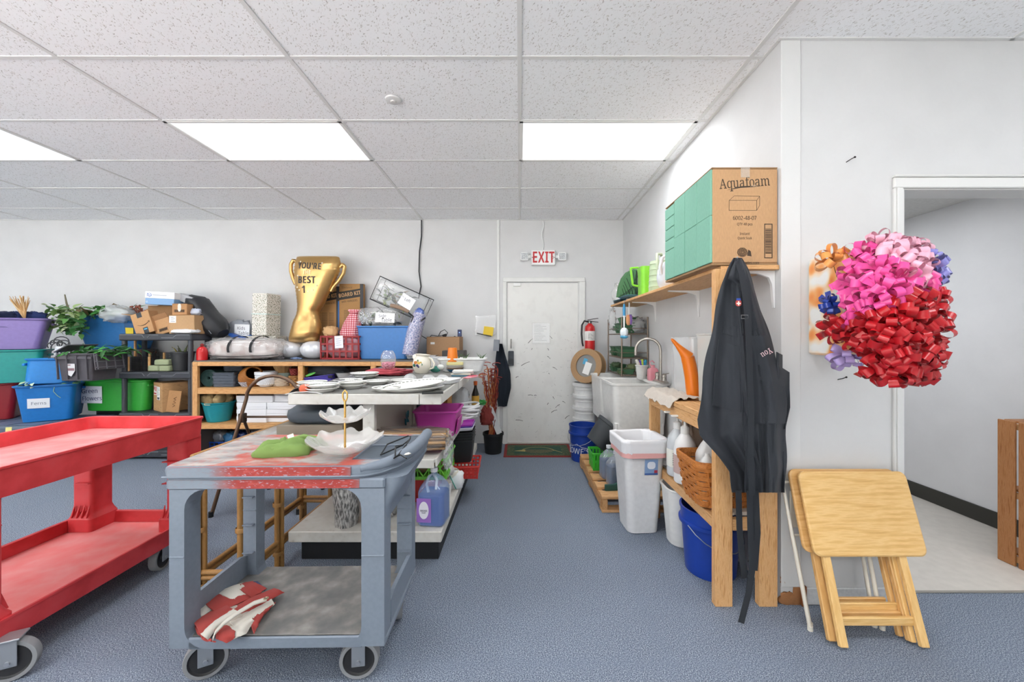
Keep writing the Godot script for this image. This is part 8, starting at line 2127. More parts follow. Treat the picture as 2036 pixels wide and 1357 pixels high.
func trophy(rng: RandomNumberGenerator) -> void:
	var d := 4.66
	var t := thing("trophy_balloon", "gold foil trophy balloon lettered YOU'RE THE BEST 1 on the pine unit", "balloon", W(604, 682, d))
	var o := t.position
	var prof := [[510, 596, 668, 0.02], [511.5, 591, 673, 0.055], [515, 589, 676.5, 0.085], [522, 588, 677, 0.11], [540, 586, 675, 0.125], [556, 587, 667, 0.125], [575, 589, 658, 0.12], [592, 591.5, 650, 0.11], [608, 593, 642, 0.10], [620, 592, 634.5, 0.092], [628, 590, 634, 0.095], [640, 584.5, 637, 0.11], [650, 582, 638, 0.118], [662, 578.5, 638, 0.12], [672, 576, 634, 0.11], [678, 575, 631, 0.08], [681, 577, 629, 0.04], [682, 584, 622, 0.005]]
	var half := func(v: float) -> Array:
		for k in prof.size() - 1:
			if v <= prof[k + 1][0]:
				var f: float = (v - prof[k][0]) / (prof[k + 1][0] - prof[k][0])
				f = clampf(f, 0, 1)
				return [lerpf(prof[k][1], prof[k + 1][1], f), lerpf(prof[k][2], prof[k + 1][2], f), lerpf(prof[k][3], prof[k + 1][3], f)]
		return [584, 622, 0.005]
	var rows: Array = []
	var nv := 64
	for j in nv + 1:
		var v := lerpf(510, 682, j / float(nv))
		if j < 6: v = 510 + 0.6 * j * j * 0.35
		var h: Array = half.call(v)
		var cx := (X(h[0], d) + X(h[1], d)) / 2; var hw := (X(h[1], d) - X(h[0], d)) / 2
		var row := PackedVector3Array()
		for k in 72:
			var a := TAU * k / 72
			var edge := absf(cos(a))
			var wr := 1.0 + 0.03 * sin(v * 0.9 + sin(a) * 2.0) * pow(edge, 4.0) + 0.012 * sin(a * 9.0 + v * 0.3) * clampf(1.0 - absf(v - 626.0) / 30.0, 0, 1)
			var px := signf(cos(a)) * pow(absf(cos(a)), 0.85) * hw * wr
			row.append(Vector3(cx + px, Y(v, d), -d + sin(a) * h[2]) - o)
		rows.append(row)
	var gold := M("cfa86c", 0.3, 0.85)
	part(t, "body", mb().loft(rows, true, true, 80).mesh(), gold)
	for q in [[[590, 520], [583, 518], [578.5, 526], [578.5, 540], [583, 555], [588, 566]], [[676, 532], [681, 526], [685.5, 530], [683, 544], [674, 558], [662, 572], [658, 580]]]:
		var pts: Array = []
		for p in q: pts.append(W(p[0], p[1], d - 0.0) - o)
		var sm: Array = []
		for k in pts.size() - 1:
			for s in 3: sm.append(pts[k].lerp(pts[k + 1], s / 3.0))
		sm.append(pts[-1])
		part(t, "handle", mb().tube(sm, 0.021, 12).mesh(), gold)
	var black := M("2a2018", 0.4)
	var put := func(u: float, v: float, sx: float, tilt: float) -> Callable:
		var c := W(u, v, d - 0.115)
		return func(p: Vector3) -> Vector3:
			var q := Vector3(p.x * sx, p.y, p.z).rotated(Vector3(0, 0, 1), tilt)
			var wx := c.x + q.x; var wy := c.y + q.y
			var vv := V0 - (wy - EYE) * F / d
			var hh: Array = half.call(vv)
			var cx := (X(hh[0], d) + X(hh[1], d)) / 2; var hw := (X(hh[1], d) - X(hh[0], d)) / 2
			var cc := clampf(absf(wx - cx) / hw, 0, 0.999)
			var a := acos(pow(cc, 1.0 / 0.85))
			return Vector3(wx, wy, -d + sin(a) * hh[2] + 0.004 + p.z) - o
	lettering_on(t, "YOU'RE", 0.075, black, put.call(615, 529, 0.8, -0.06), bold)
	lettering_on(t, "THE", 0.05, M("ecd2a4", 0.3, 0.5), put.call(611, 542, 0.8, -0.04), bold)
	lettering_on(t, "BEST", 0.084, black, put.call(609.5, 557, 0.85, -0.02), bold)
	lettering_on(t, "1", 0.088, black, put.call(604, 576, 0.85, 0), bold)
	for q in [[589, 571], [594, 577], [613, 580], [622, 577], [596, 520], [640, 523], [630, 568], [591, 548]]:
		var fn: Callable = put.call(q[0], q[1], 1.0, 0)
		part(t, "printed_star", mb().blob(Vector3.ZERO, Vector3(0.009, 0.009, 0.003), 0.3, 3, 2, -1, 10, 5).mesh(), M("f2e6cc", 0.4), fn.call(Vector3.ZERO))
func leaf_mesh(l: float, w: float, bend: float) -> ArrayMesh:
	var rows: Array = []
	for j in 6:
		var f := j / 5.0
		var hw := w * 0.5 * sin(PI * pow(f, 0.8)) + 0.0004
		var y := -bend * f * f
		rows.append(PackedVector3Array([Vector3(-hw, y + hw * 0.35, f * l), Vector3(0, y, f * l), Vector3(hw, y + hw * 0.35, f * l)]))
	return mb().grid(rows, false, 80).mesh()
func smile(t: Node3D, at: Vector3, s: float, m: Material) -> void:
	var pts: Array = []; var rad: Array = []
	for k in 11:
		var f := k / 10.0
		pts.append(at + Vector3((f - 0.5) * s, -sin(PI * f) * s * 0.16 + f * s * 0.06, 0)); rad.append(s * 0.008 + s * 0.02 * sin(PI * f * 0.9))
	var a := mb().tube(pts, rad, 6)
	a.bar(at + Vector3(s * 0.40, s * 0.10, 0), at + Vector3(s * 0.53, s * 0.11, 0), s * 0.03, 0.001, Vector3.BACK, 0)
	a.bar(at + Vector3(s * 0.53, s * 0.11, 0), at + Vector3(s * 0.51, -s * 0.03, 0), s * 0.03, 0.001, Vector3.BACK, 0)
	part(t, "smile_arrow", a.mesh(), m)
func black_shelf() -> void:
	var rng := RandomNumberGenerator.new()
	rng.seed = 81
	var x0 := -4.36; var x1 := -3.567; var zf := -4.3; var zb := -4.6
	var bm := M("3a3d44", 0.5, 0, noise_tex("scuff", 11, 0.02, 0.95, 1.0), Vector3(3, 3, 3))
	var s := thing("plastic_shelf", "black plastic shelf unit loaded with cartons beside the pine unit", "shelf unit", Vector3((x0 + x1) / 2, 0, zf))
	var hw := (x1 - x0) / 2; var d := zb - zf
	for y in [1.372, 0.957, 0.51, 0.10]:
		var sh := part(s, "shelf", bx(-hw, y - 0.075, d, hw, y - 0.003, 0, 0.01), bm)
		part(sh, "shelf_top", bx(-hw + 0.01, y - 0.0029, d + 0.01, hw - 0.01, y, -0.01, 0.001), bm)
		var rb := mb()
		for q in [[-0.95, -0.012, -0.35, -0.012], [-0.35, -0.012, -0.28, -0.045], [-0.2, -0.045, -0.12, -0.014], [-0.12, -0.014, 0.1, -0.014], [0.18, -0.045, 0.5, -0.045], [0.5, -0.045, 0.6, -0.014], [0.6, -0.014, 0.95, -0.014]]:
			rb.bar(Vector3(q[0] * hw, y + q[1], 0.001), Vector3(q[2] * hw, y + q[3], 0.001), 0.008, 0.006, Vector3.BACK, 0.001)
		part(sh, "edge_rib", rb.mesh(), M("6a6d74", 0.45))
	for x in [-hw + 0.035, hw - 0.035]:
		for z in [-0.035, d + 0.035]:
			for q in [[0.0, 0.025], [0.1002, 0.435], [0.5102, 0.882], [0.9572, 1.297]]:
				part(s, "post", mb().lathe([Vector2(0, q[0]), Vector2(0.026, q[0]), Vector2(0.024, q[0] + 0.02), Vector2(0.024, q[1] - 0.0), Vector2(0, q[1])], 14).mesh(), bm, Vector3(x, 0, z))
	var yt := 1.3725
	var ink := M("2c2622", 0.7)
	var c1 := thing("open_carton", "open brown carton with a printed smile arrow and dark tape", "carton", Vector3(X(293, 4.41), yt + 0.0, -4.48))
	c1.rotation = Vector3(0, 0, deg_to_rad(18))
	var cm := card("c4976a")
	var sz := Vector3(0.205, 0.245, 0.18)
	part(c1, "front_wall", bx(-sz.x / 2, 0, sz.z / 2 - 0.004, sz.x / 2, sz.y, sz.z / 2, 0.001), cm)
	part(c1, "rear_wall", bx(-sz.x / 2, 0, -sz.z / 2, sz.x / 2, sz.y, -sz.z / 2 + 0.004, 0.001), cm)
	for q in [-1, 1]: part(c1, "side_wall", bx(q * sz.x / 2, 0, -sz.z / 2 + 0.0042, q * (sz.x / 2 - 0.004), sz.y, sz.z / 2 - 0.0042, 0.001), cm)
	part(c1, "bottom", bx(-sz.x / 2 + 0.005, 0.001, -sz.z / 2 + 0.005, sz.x / 2 - 0.005, 0.006, sz.z / 2 - 0.005, 0.001), cm)
	part(c1, "flap", bx(-sz.x / 2, 0, -0.002, sz.x / 2, 0.10, 0.002, 0.001), card("a87c54"), Vector3(0, sz.y, -sz.z / 2 + 0.002), Vector3(-25, 0, 0))
	part(c1, "flap", bx(-0.002, 0, -sz.z / 2, 0.002, 0.10, sz.z / 2, 0.001), card("b58a5e"), Vector3(-sz.x / 2, sz.y, 0), Vector3(0, 0, 62))
	smile(c1, Vector3(0.01, 0.115, sz.z / 2 + 0.0006), 0.135, ink)
	part(c1, "dark_tape", bx(-0.035, 0.19, sz.z / 2, 0.02, 0.246, sz.z / 2 + 0.0008, 0), M("2a3038", 0.4))
	part(c1, "dark_tape", bx(-0.01, 0.0, sz.z / 2, 0.045, 0.07, sz.z / 2 + 0.0008, 0), M("2a3038", 0.4))
	part(c1, "tape_print", bx(0.0, 0.045, sz.z / 2 + 0.0008, 0.036, 0.058, sz.z / 2 + 0.0014, 0), M("5ab0d8", 0.4))
	var c2 := thing("open_carton", "half open brown carton tipped behind the smiling carton", "carton", Vector3(X(331, 4.43), yt, -4.51))
	c2.rotation = Vector3(0, deg_to_rad(-8), deg_to_rad(15))
	part(c2, "carton", bx(-0.10, 0, -0.1, 0.10, 0.17, 0.1, 0.003), cm)
	part(c2, "flap", bx(-0.10, 0, -0.002, 0.10, 0.055, 0.002, 0.001), card("a87c54"), Vector3(0, 0.171, 0.098), Vector3(20, 0, 0))
	part(c2, "flap", bx(-0.10, 0, -0.002, 0.10, 0.10, 0.002, 0.001), card("b98d60"), Vector3(0, 0.171, -0.096), Vector3(-25, 0, 0))
	part(c2, "barcode_frame", mb().box(Vector3(-0.05, 0.03, 0.1), Vector3(0.07, 0.033, 0.1012), 0).box(Vector3(-0.05, 0.062, 0.1), Vector3(0.07, 0.065, 0.1012), 0).mesh(), ink)
	var bars := mb()
	for k in 22: bars.box(Vector3(-0.045 + k * 0.005, 0.035, 0.1), Vector3(-0.043 + k * 0.005 + 0.001 * (k % 3), 0.06, 0.1012), 0)
	part(c2, "barcode", bars.mesh(), ink)
	var c3 := carton("brown_carton", "square brown carton with a white address label on the black shelf", Vector3(X(364, 4.37), yt, -4.47), Vector3(0.28, 0.205, 0.24), 0, 0, "c09a70")
	var lb := part(c3, "address_label", bx(-0.135, 0.12, 0.12, -0.06, 0.195, 0.1215, 0), M("f2f2f0", 0.6))
	var lp := mb()
	for k in 4: lp.box(Vector3(-0.118, 0.178 - k * 0.015, 0.1215), Vector3(-0.085 + (k % 2) * 0.015, 0.182 - k * 0.015, 0.122), 0)
	part(lb, "label_print", lp.mesh(), M("6a6a6c", 0.6))
	var c4 := carton("small_carton", "small brown carton with torn tape on top of the labelled carton", Vector3(X(353, 4.37), yt + 0.208, -4.47), Vector3(0.16, 0.125, 0.16), 3, 0, "b98a5e")
	part(c4, "torn_tape", mb().blob(Vector3(0, 0.08, 0.081), Vector3(0.02, 0.045, 0.002), 0.5, 3, 2, -1, 12, 8).mesh(), M("e2d8cc", 0.5))
	var bars2 := mb()
	for k in 20: bars2.box(Vector3(-0.055 + k * 0.0055, 0.03, 0.08), Vector3(-0.053 + k * 0.0055 + 0.001 * (k % 3), 0.06, 0.0812), 0)
	part(c4, "barcode", bars2.mesh(), ink)
	carton("back_carton", "plain dark brown carton at the back of the black shelf's top", Vector3(X(330, 4.57), yt, -4.57), Vector3(0.30, 0.32, 0.13), 0, 0, "9a744e")
	var hp := thing("paper_box", "white and blue printer box lying on top of the carton pile", "box", Vector3(X(329, 4.51), yt + 0.325, -4.53), 0)
	hp.rotation.z = deg_to_rad(-3)
	part(hp, "lid", bx(-0.165, 0.07, -0.1, 0.165, 0.145, 0.1, 0.004), M("eef0f2", 0.5))
	part(hp, "blue_tray", bx(-0.162, 0.0, -0.098, 0.162, 0.07, 0.098, 0.004), M("7fa4cc", 0.5))
	lettering(hp, "hp", 0.036, M("4a6ab0", 0.5), Vector3(-0.115, 0.108, 0.1005), Vector3.ZERO, sans)
	part(hp, "ring_mark", mb().tube([Vector3(-0.093, 0.108, 0.1), Vector3(-0.1, 0.122, 0.1), Vector3(-0.115, 0.128, 0.1), Vector3(-0.13, 0.122, 0.1), Vector3(-0.137, 0.108, 0.1), Vector3(-0.13, 0.094, 0.1), Vector3(-0.115, 0.088, 0.1), Vector3(-0.1, 0.094, 0.1)], 0.0018, 4, true).mesh(), M("4a6ab0", 0.5))
	part(hp, "print_line", bx(-0.08, 0.102, 0.1, 0.08, 0.112, 0.1006, 0), M("b9bcc4", 0.5))
	part(hp, "ring_mark_small", mb().tube([Vector3(-0.133, 0.03, 0.098), Vector3(-0.14, 0.04, 0.098), Vector3(-0.15, 0.03, 0.098), Vector3(-0.14, 0.02, 0.098)], 0.002, 4, true).mesh(), M("e6eef6", 0.5))
	var gf := thing("grey_flat_box", "flat light grey box tilted beside the white and blue box", "box", Vector3(X(373, 4.57), yt + 0.36, -4.58))
	gf.rotation = Vector3(0, 0, deg_to_rad(-20))
	part(gf, "box", bx(-0.08, 0, -0.07, 0.08, 0.085, 0.07, 0.003), M("a8a9ac", 0.5))
	part(gf, "printed_ring", mb().tube([Vector3(-0.055, 0.05, 0.07), Vector3(-0.062, 0.058, 0.07), Vector3(-0.07, 0.05, 0.07), Vector3(-0.062, 0.042, 0.07)], 0.002, 4, true).mesh(), M("4a4a50", 0.5))
	carton("side_carton", "brown carton wedged under the tilted grey box", Vector3(X(378, 4.57), yt, -4.585), Vector3(0.2, 0.31, 0.11), 0, 0, "a8805a")
	solo("mailer_bag", "crumpled white mailer bag in front of the tipped cartons", "bag", crumple(0.28, 0.05, 0.12, 25, 0.4, 1.8), M("ececee", 0.5), Vector3(X(308, 4.), yt, -4.37))
	solo("bubble_mailer", "crumpled blue and white mailer above the labelled carton", "bag", crumple(0.16, 0.08, 0.1, 26, 0.5, 1.8), M("c4cbdc", 0.5), Vector3(X(385, 4.43) - 0.03, yt + 0.206, -4.49))
	var path: Array = []; var rad: Array = []
	for q in [[376, 606, 0.05], [386, 603, 0.075], [396, 606, 0.085], [406, 618, 0.09], [414, 632, 0.095], [424, 646, 0.10], [434, 657, 0.09], [444, 664, 0.05]]:
		path.append(W(q[0], q[1], 4.62)); rad.append(q[2] * 1.25)
	var gb := thing("garment_bag", "slumped black garment bag arching off the black shelf", "bag", path[4])
	var o: Vector3 = path[4]
	var rows: Array = []
	var gn := FastNoiseLite.new(); gn.seed = 7; gn.frequency = 2.5
	for k in path.size():
		var a: Vector3 = path[maxi(k - 1, 0)]; var b: Vector3 = path[mini(k + 1, path.size() - 1)]
		var dir := (b - a).normalized(); var sd := dir.cross(Vector3(0, 0, 1)).normalized()
		var row := PackedVector3Array()
		for j in 22:
			var an := TAU * j / 22
			var r: float = rad[k] * (1 + 0.25 * gn.get_noise_2d(k * 0.8, j * 0.7))
			row.append(path[k] - o + sd * cos(an) * r + Vector3(0, 0, 1) * sin(an) * r * 1.3)
		rows.append(row)
	part(gb, "bag", mb().loft(rows, true, true, 80).mesh(), M("2f3135", 0.45, 0, noise_tex("weave", 31, 0.25, 0.82, 1.0, 2, 256), Vector3(4, 4, 4)))
	part(gb, "zip_seam", mb().tube([W(392, 612, 4.5) - o, W(404, 632, 4.5) - o, W(413, 655, 4.48) - o, W(420, 664, 4.48) - o], 0.004, 5).mesh(), M("8a8c90", 0.5))
	part(gb, "lower_fold", mb().blob(W(403, 640, 4.56) - o, Vector3(0.06, 0.18, 0.08), 0.3, 5, 1.6, -1, 18, 12).mesh(), M("24262a", 0.5))
	var ym := 0.958
	var wmet := M("1b1c1e", 0.5)
	for q in [[277, 4.37, 0.24, 0.16, 0.0, 0.0, "black wire basket with wooden handles on the black shelf"], [313, 4.53, 0.17, 0.2, 0.10, 0.0, "second black wire basket standing behind"]]:
		var t := thing("wire_basket", q[6], "basket", Vector3(X(q[0], q[1]), ym + q[4] * 0.0, -q[1] - 0.06))
		for p in [[0, 0.055, q[2], 0], [0, -0.055, q[2], 0], [q[2] / 2, 0, 0.11, 90], [-q[2] / 2, 0, 0.11, 90]]:
			part(t, "wire_panel", lattice(p[2], q[3], int(p[2] / 0.018), int(q[3] / 0.018), 0.0028, 0.0028), wmet, Vector3(p[0], 0, p[1]), Vector3(0, p[3], 0))
		for sx in [-1, 1]: part(t, "wood_handle", mb().tube([Vector3(sx * q[2] / 2 * 0.96, q[3] * 0.02, 0.065), Vector3(sx * q[2] / 2 * 0.96, q[3] * 1.0, 0.065)], 0.012, 8).mesh(), wood("e0b888", 1))
	solo("wood_dowel", "pale wooden handle standing up behind the wire basket", "dowel", mb().tube([Vector3.ZERO, Vector3(0, 0.2, 0)], 0.012, 8).mesh(), wood("e0b888", 1), Vector3(X(269, 4.49), ym + 0.155, -4.49))
	solo("dowel_block", "dark block behind the wire basket under the pale handle", "block", bx(-0.04, 0, -0.02, 0.04, 0.154, 0.02, 0.003), M("2a2a2c", 0.6), Vector3(X(269, 4.49), ym, -4.5))
	for q in [[309, 0.0, 0.0, "pale green foam brick beside the wire basket"], [330, 0.0, 0.005, "pale green foam brick beside the black pot"], [325, 0.066, 0.0, "pale green foam brick resting on the two others"]]:
		var t := solo("foam_brick", q[3], "foam brick", mb().blob(Vector3(0, 0.033, 0), Vector3(0.062 + q[1] * 0.3, 0.033, 0.05), 0.06, int(q[0]), 2.0, -0.97, 24, 12, 0.35).mesh(), M("a3ac88", 0.95, 0, noise_tex("mottle", 51, 0.03, 0.92, 1.0), Vector3(6, 6, 6)), Vector3(X(q[0], 4.37), ym + q[1], -4.385 - q[2]))
	var pt := thing("black_pot", "large black plastic pot of dried plants on the black shelf", "pot", Vector3(X(359, 4.42), ym, -4.45))
	part(pt, "pot", pot_mesh(0.085, 0.108, 0.215, 0.006, 0.02), M("26282b", 0.5))
	part(pt, "potting_filler", mb().lathe([Vector2(0, 0.205), Vector2(0.06, 0.21), Vector2(0.098, 0.19), Vector2(0, 0.19)], 20).mesh(), M("c4b8ae", 0.9))
	for k in 14:
		var a := k * 0.8
		part(pt, "dried_stem", mb().tube([Vector3(sin(a) * 0.05, 0.2, cos(a) * 0.05), Vector3(sin(a) * 0.09, 0.25, cos(a) * 0.06), Vector3(sin(a) * 0.12, 0.25 + 0.012 * (k % 5), cos(a) * 0.08)], [0.004, 0.003, 0.001], 5).mesh(), M(["4a4438", "6a7a4a", "2f2a26", "b0a03a"][k % 4], 0.8))
	for k in 20:
		var a := rng.randf_range(-0.5, 0.5)
		solo("berry_twig", "dark twig with rusty berries behind the wire baskets", "twig", mb().tube([Vector3.ZERO, Vector3(a * 0.06, 0.12, 0), Vector3(a * 0.14, 0.23, rng.randfn(0, 0.01))], [0.004, 0.003, 0.002], 5).blob(Vector3(a * 0.12, 0.2, 0.004), Vector3.ONE * 0.009, 0, 1, 1, -1, 6, 4).blob(Vector3(a * 0.08, 0.15, 0.004), Vector3.ONE * 0.009, 0, 1, 1, -1, 6, 4).mesh(), M("5e342a", 0.7), Vector3(X(288, 4.57) + rng.randf_range(-0.06, 0.06), ym + 0.0, -4.59), Vector3.ZERO, "berry twigs behind the wire baskets")
	var yl := 0.511
	var sim := Image.create_empty(256, 256, false, Image.FORMAT_RGB8)
	sim.fill(Color("c09566"))
	for k in 70:
		var a := Vector2(rng.randf() * 256, (k % 14) * 18 + rng.randf() * 4)
		for j in 6:
			var b := a + Vector2(4, rng.randfn(0, 4))
			im_line(sim, a, b, 0.8, Color("6a4a30")); a = b
	var sc := thing("printed_carton", "brown carton printed all over with script and a red fragile label", "carton", Vector3(X(334, 4.43), yl, -4.49), -32)
	part(sc, "carton", bx(-0.13, 0, -0.13, 0.13, 0.32, 0.13, 0.004), M("ffffff", 0.85, 0, ImageTexture.create_from_image(sim), Vector3(4, 4, 4)))
	var fl := part(sc, "fragile_label", bx(-0.11, 0.18, 0.13, -0.03, 0.28, 0.1312, 0), M("f2f0ee", 0.6))
	part(fl, "red_glass_mark", mb().box(Vector3(-0.105, 0.235, 0.1312), Vector3(-0.085, 0.27, 0.132), 0).box(Vector3(-0.07, 0.22, 0.1312), Vector3(-0.058, 0.272, 0.132), 0).box(Vector3(-0.05, 0.22, 0.1312), Vector3(-0.038, 0.272, 0.132), 0).box(Vector3(-0.105, 0.188, 0.1312), Vector3(-0.038, 0.204, 0.132), 0).mesh(), M("c8303a", 0.5))
	var al := part(sc, "address_label", bx(-0.02, 0.13, 0.13, 0.065, 0.275, 0.1312, 0), M("f4f4f2", 0.6))
	var ap := mb()
	for k in 7: ap.box(Vector3(-0.012, 0.262 - k * 0.014, 0.1312), Vector3(0.03 + (k % 3) * 0.012, 0.266 - k * 0.014, 0.1318), 0)
	for k in 16: ap.box(Vector3(-0.01 + k * 0.0042, 0.135, 0.1312), Vector3(-0.0085 + k * 0.0042 + 0.0008 * (k % 3), 0.16, 0.1318), 0)
	part(al, "label_print", ap.mesh(), M("55565a", 0.6))
	var fc := thing("flat_carton", "flattened brown carton leaning beside the script printed carton", "carton", Vector3(X(285, 4.), yl, -4.335))
	part(fc, "board", bx(-0.07, 0, -0.006, 0.07, 0.235, 0.006, 0.002), card("b98a5c"), Vector3.ZERO, Vector3(-5, 0, -5))
	part(fc, "script_print", mb().tube([Vector3(0.005, 0.06, 0.004), Vector3(0.03, 0.075, 0.002), Vector3(0.0, 0.09, 0.001), Vector3(0.035, 0.105, 0.0), Vector3(0.01, 0.12, -0.002), Vector3(0.035, 0.135, -0.003), Vector3(0.01, 0.15, -0.004), Vector3(0.04, 0.165, -0.006)], 0.0022, 5).mesh(), M("5e4228", 0.7))
func tote(label: String, at: Vector3, w: float, d: float, h: float, hex: String, tp := 0.84, turn := 0.0) -> Node3D:
	var t := thing("storage_tote", label, "tote", at, turn)
	part(t, "body", tub_mesh(w, d, h, tp, 0.05, 0.014), plain(hex, 0.4))
	for sx in [-1, 1]: part(t, "handle", bx(sx * (w / 2 + 0.005), h - 0.07, -0.07, sx * (w / 2 + 0.028), h - 0.045, 0.07, 0.006), plain(hex, 0.4))
	part(t, "lip", mb().tube(Array(rr(w + 0.03, d + 0.03, 0.06, h - 0.003, 5)), 0.006, 6, true).mesh(), plain(hex, 0.4))
	return t
func leaves(t: Node3D, at: Vector3, spread: Vector3, n: int, cols: Array, l: float, w: float, sd: int) -> void:
	var rng := RandomNumberGenerator.new()
	rng.seed = sd
	var ms: Array = [leaf_mesh(l, w, l * 0.25), leaf_mesh(l * 0.8, w * 0.9, l * 0.4), leaf_mesh(l * 1.2, w * 0.8, l * 0.1)]
	for k in n:
		var p := at + Vector3(rng.randf_range(-1, 1) * spread.x, rng.randf_range(-1, 1) * spread.y, rng.randf_range(-1, 1) * spread.z)
		var m := M(cols[k % cols.size()], 0.5)
		m.backlight_enabled = true; m.backlight = Color(0.2, 0.25, 0.15)
		part(t, "leaf", ms[k % 3], m, p, Vector3(rng.randf_range(-50, 40), rng.randf() * 360, rng.randf_range(-40, 40)))
func totes() -> void:
	var rng := RandomNumberGenerator.new()
	rng.seed = 12
	var tr := thing("lidded_locker", "dark purple trunk with a slate grey lid under the blue tote", "trunk", Vector3(-5.25, 0, -4.16))
	part(tr, "body", mb().loft([rr(1.38, 0.52, 0.04, 0), rr(1.46, 0.58, 0.04, 0.39)]).mesh(), plain("3a2f55", 0.45))
	part(tr, "lid", mb().loft([rr(1.48, 0.60, 0.05, 0.391), rr(1.50, 0.62, 0.05, 0.40), rr(1.50, 0.62, 0.05, 0.445), rr(1.46, 0.58, 0.05, 0.462)], true, true, 25).mesh(), plain("5f6b7c", 0.5))
	for k in 5: part(tr, "lid_rib", bx(-0.6 + k * 0.28, 0.4625, -0.26, -0.36 + k * 0.28, 0.4665, 0.26, 0.002), plain("66738a", 0.5))
	solo("sticky_note", "yellow sticky note on the edge of the grey trunk lid", "note", bx(-0.03, -0.03, 0, 0.03, 0.03, 0.002, 0), M("e6dc8a", 0.7), Vector3(X(16, 3.84), 0.428, -3.845), Vector3(-6, 0, 4))
	var y0 := 0.467
	tote("dark red tote at the bottom of the three tote stack", Vector3(-5.68, y0, -4.15), 0.62, 0.40, 0.385, "9a1f28", 0.86, 40)
	var teal := tote("teal tote in the middle of the three tote stack", Vector3(-5.53, y0 + 0.387, -4.17), 0.74, 0.40, 0.345, "1f9c94", 0.9, 40)
	var pur := tote("lavender purple tote on top of the three tote stack", Vector3(-5.52, y0 + 0.735, -4.18), 0.76, 0.40, 0.33, "8f7cba", 0.84, 40)
	part(pur, "moulded_handle", mb().prism(PackedVector2Array([Vector2(-0.10, 0.27), Vector2(0.10, 0.275), Vector2(0.08, 0.285), Vector2(0.0, 0.292), Vector2(-0.07, 0.285)]), 0.17, 0.20).mesh(), plain("6f5f96", 0.45), Vector3(0.02, -0.02, -0.03), Vector3(6, 0, 0))
	part(pur, "moulded_panel", mb().prism(PackedVector2Array([Vector2(-0.18, 0.02), Vector2(-0.09, 0.26), Vector2(-0.084, 0.262), Vector2(-0.172, 0.02)]), 0.168, 0.192).mesh(), plain("7c6aa4", 0.45), Vector3(0.03, 0, -0.012), Vector3(5, 0, 0))
	var nv := thing("navy_fabric", "navy fabric flowers heaped in the lavender tote", "fabric", Vector3(-5.52, y0 + 1.05, -4.18), 40)
	for k in 12: part(nv, "fold", crumple(0.14, 0.09, 0.12, 200 + k, 0.6, 2.2), cloth(["22305c", "1a2546", "2c3c70"][k % 3]), Vector3(-0.30 + k * 0.052, 0.0, rng.randf_range(-0.1, 0.1)))
	var gr := thing("dried_grass", "tan dried grass plume sticking out of the lavender tote", "dried grass", Vector3(X(50, 4.25), y0 + 1.05, -4.25))
	gr.scale = Vector3.ONE * 1.2
	for k in 34:
		var a := -0.55 + rng.randf() * 0.6
		part(gr, "stalk", mb().tube([Vector3.ZERO, Vector3(a * 0.10, 0.08, 0), Vector3(a * 0.24, 0.17 + rng.randf() * 0.05, rng.randfn(0, 0.02))], [0.003, 0.006, 0.002], 5).mesh(), M(["c9a270", "b58a58", "d8b88a"][k % 3], 0.9))
	var bb := tote("bright blue tote with a small white card on the grey trunk lid", Vector3(-5.006, y0, -4.257), 0.42, 0.56, 0.375, "1c79c8", 0.82, 38)
	var cd := part(bb, "note_card", bx(-0.075, -0.05, 0, 0.075, 0.05, 0.002, 0), M("eef0f4", 0.6), Vector3(-0.05, 0.195, 0.262), Vector3(8, 0, -1))
	lettering(cd, "Ferns", 0.032, M("7a8090", 0.6), Vector3(0, 0, 0.003))
	var vine := thing("ivy_sprig", "pale green ivy trailing over the rim of the bright blue tote", "ivy", Vector3(-4.84, y0 + 0.37, -4.05), 38)
	leaves(vine, Vector3(-0.13, 0.02, 0.0), Vector3(0.07, 0.02, 0.03), 8, ["a8c4a0", "c4d6b8"], 0.05, 0.035, 5)
	leaves(vine, Vector3(0.16, 0.0, 0.0), Vector3(0.07, 0.04, 0.02), 9, ["4f7a58", "6a9a70"], 0.05, 0.035, 6)
	part(vine, "stem", mb().tube([Vector3(0.06, 0.0, 0.01), Vector3(0.05, -0.06, 0.02), Vector3(0.08, -0.11, 0.02), Vector3(0.10, -0.13, 0.02)], 0.003, 5).mesh(), M("9ab89a", 0.6))
	var ub := tote("narrow bright blue tote standing on the blue tote with the card", Vector3(-4.93, y0 + 0.385, -4.14), 0.27, 0.13, 0.26, "1f86d6", 1.12, 38)
	var gt := tote("bright green tote labelled Green Flowers half inside the black shelf", Vector3(-4.50, 0.512, -4.46), 0.72, 0.14, 0.345, "35a83a", 0.9)
	var sheet := part(gt, "note_sheet", bx(-0.115, -0.095, 0, 0.115, 0.095, 0.002, 0), M("f0f1f6", 0.6), Vector3(-0.24, 0.185, 0.075), Vector3(2, 0, -1))
	lettering(sheet, "Green", 0.05, M("3f4a70", 0.6), Vector3(-0.02, 0.04, 0.003), Vector3(0, 0, 3))
	lettering(sheet, "Flowers", 0.048, M("3f4a70", 0.6), Vector3(0.005, -0.042, 0.003), Vector3(0, 0, 2))
	var gc := thing("lidded_crate", "dark grey attached lid crate with a torn label full of leaves", "crate", Vector3(-4.51, 0.885, -4.15))
	var gm := plain("57545a", 0.5)
	part(gc, "body", tub_mesh(0.36, 0.29, 0.285, 0.86, 0.02, 0.012), gm)
	for k in 4: part(gc, "front_rib", bx(-0.16 + k * 0.10, 0.03, 0.135, -0.15 + k * 0.10, 0.275, 0.155, 0.002), gm, Vector3.ZERO, Vector3(3.5, 0, 0))
	part(gc, "front_band", bx(-0.185, 0.225, 0.14, 0.185, 0.25, 0.16, 0.003), gm)
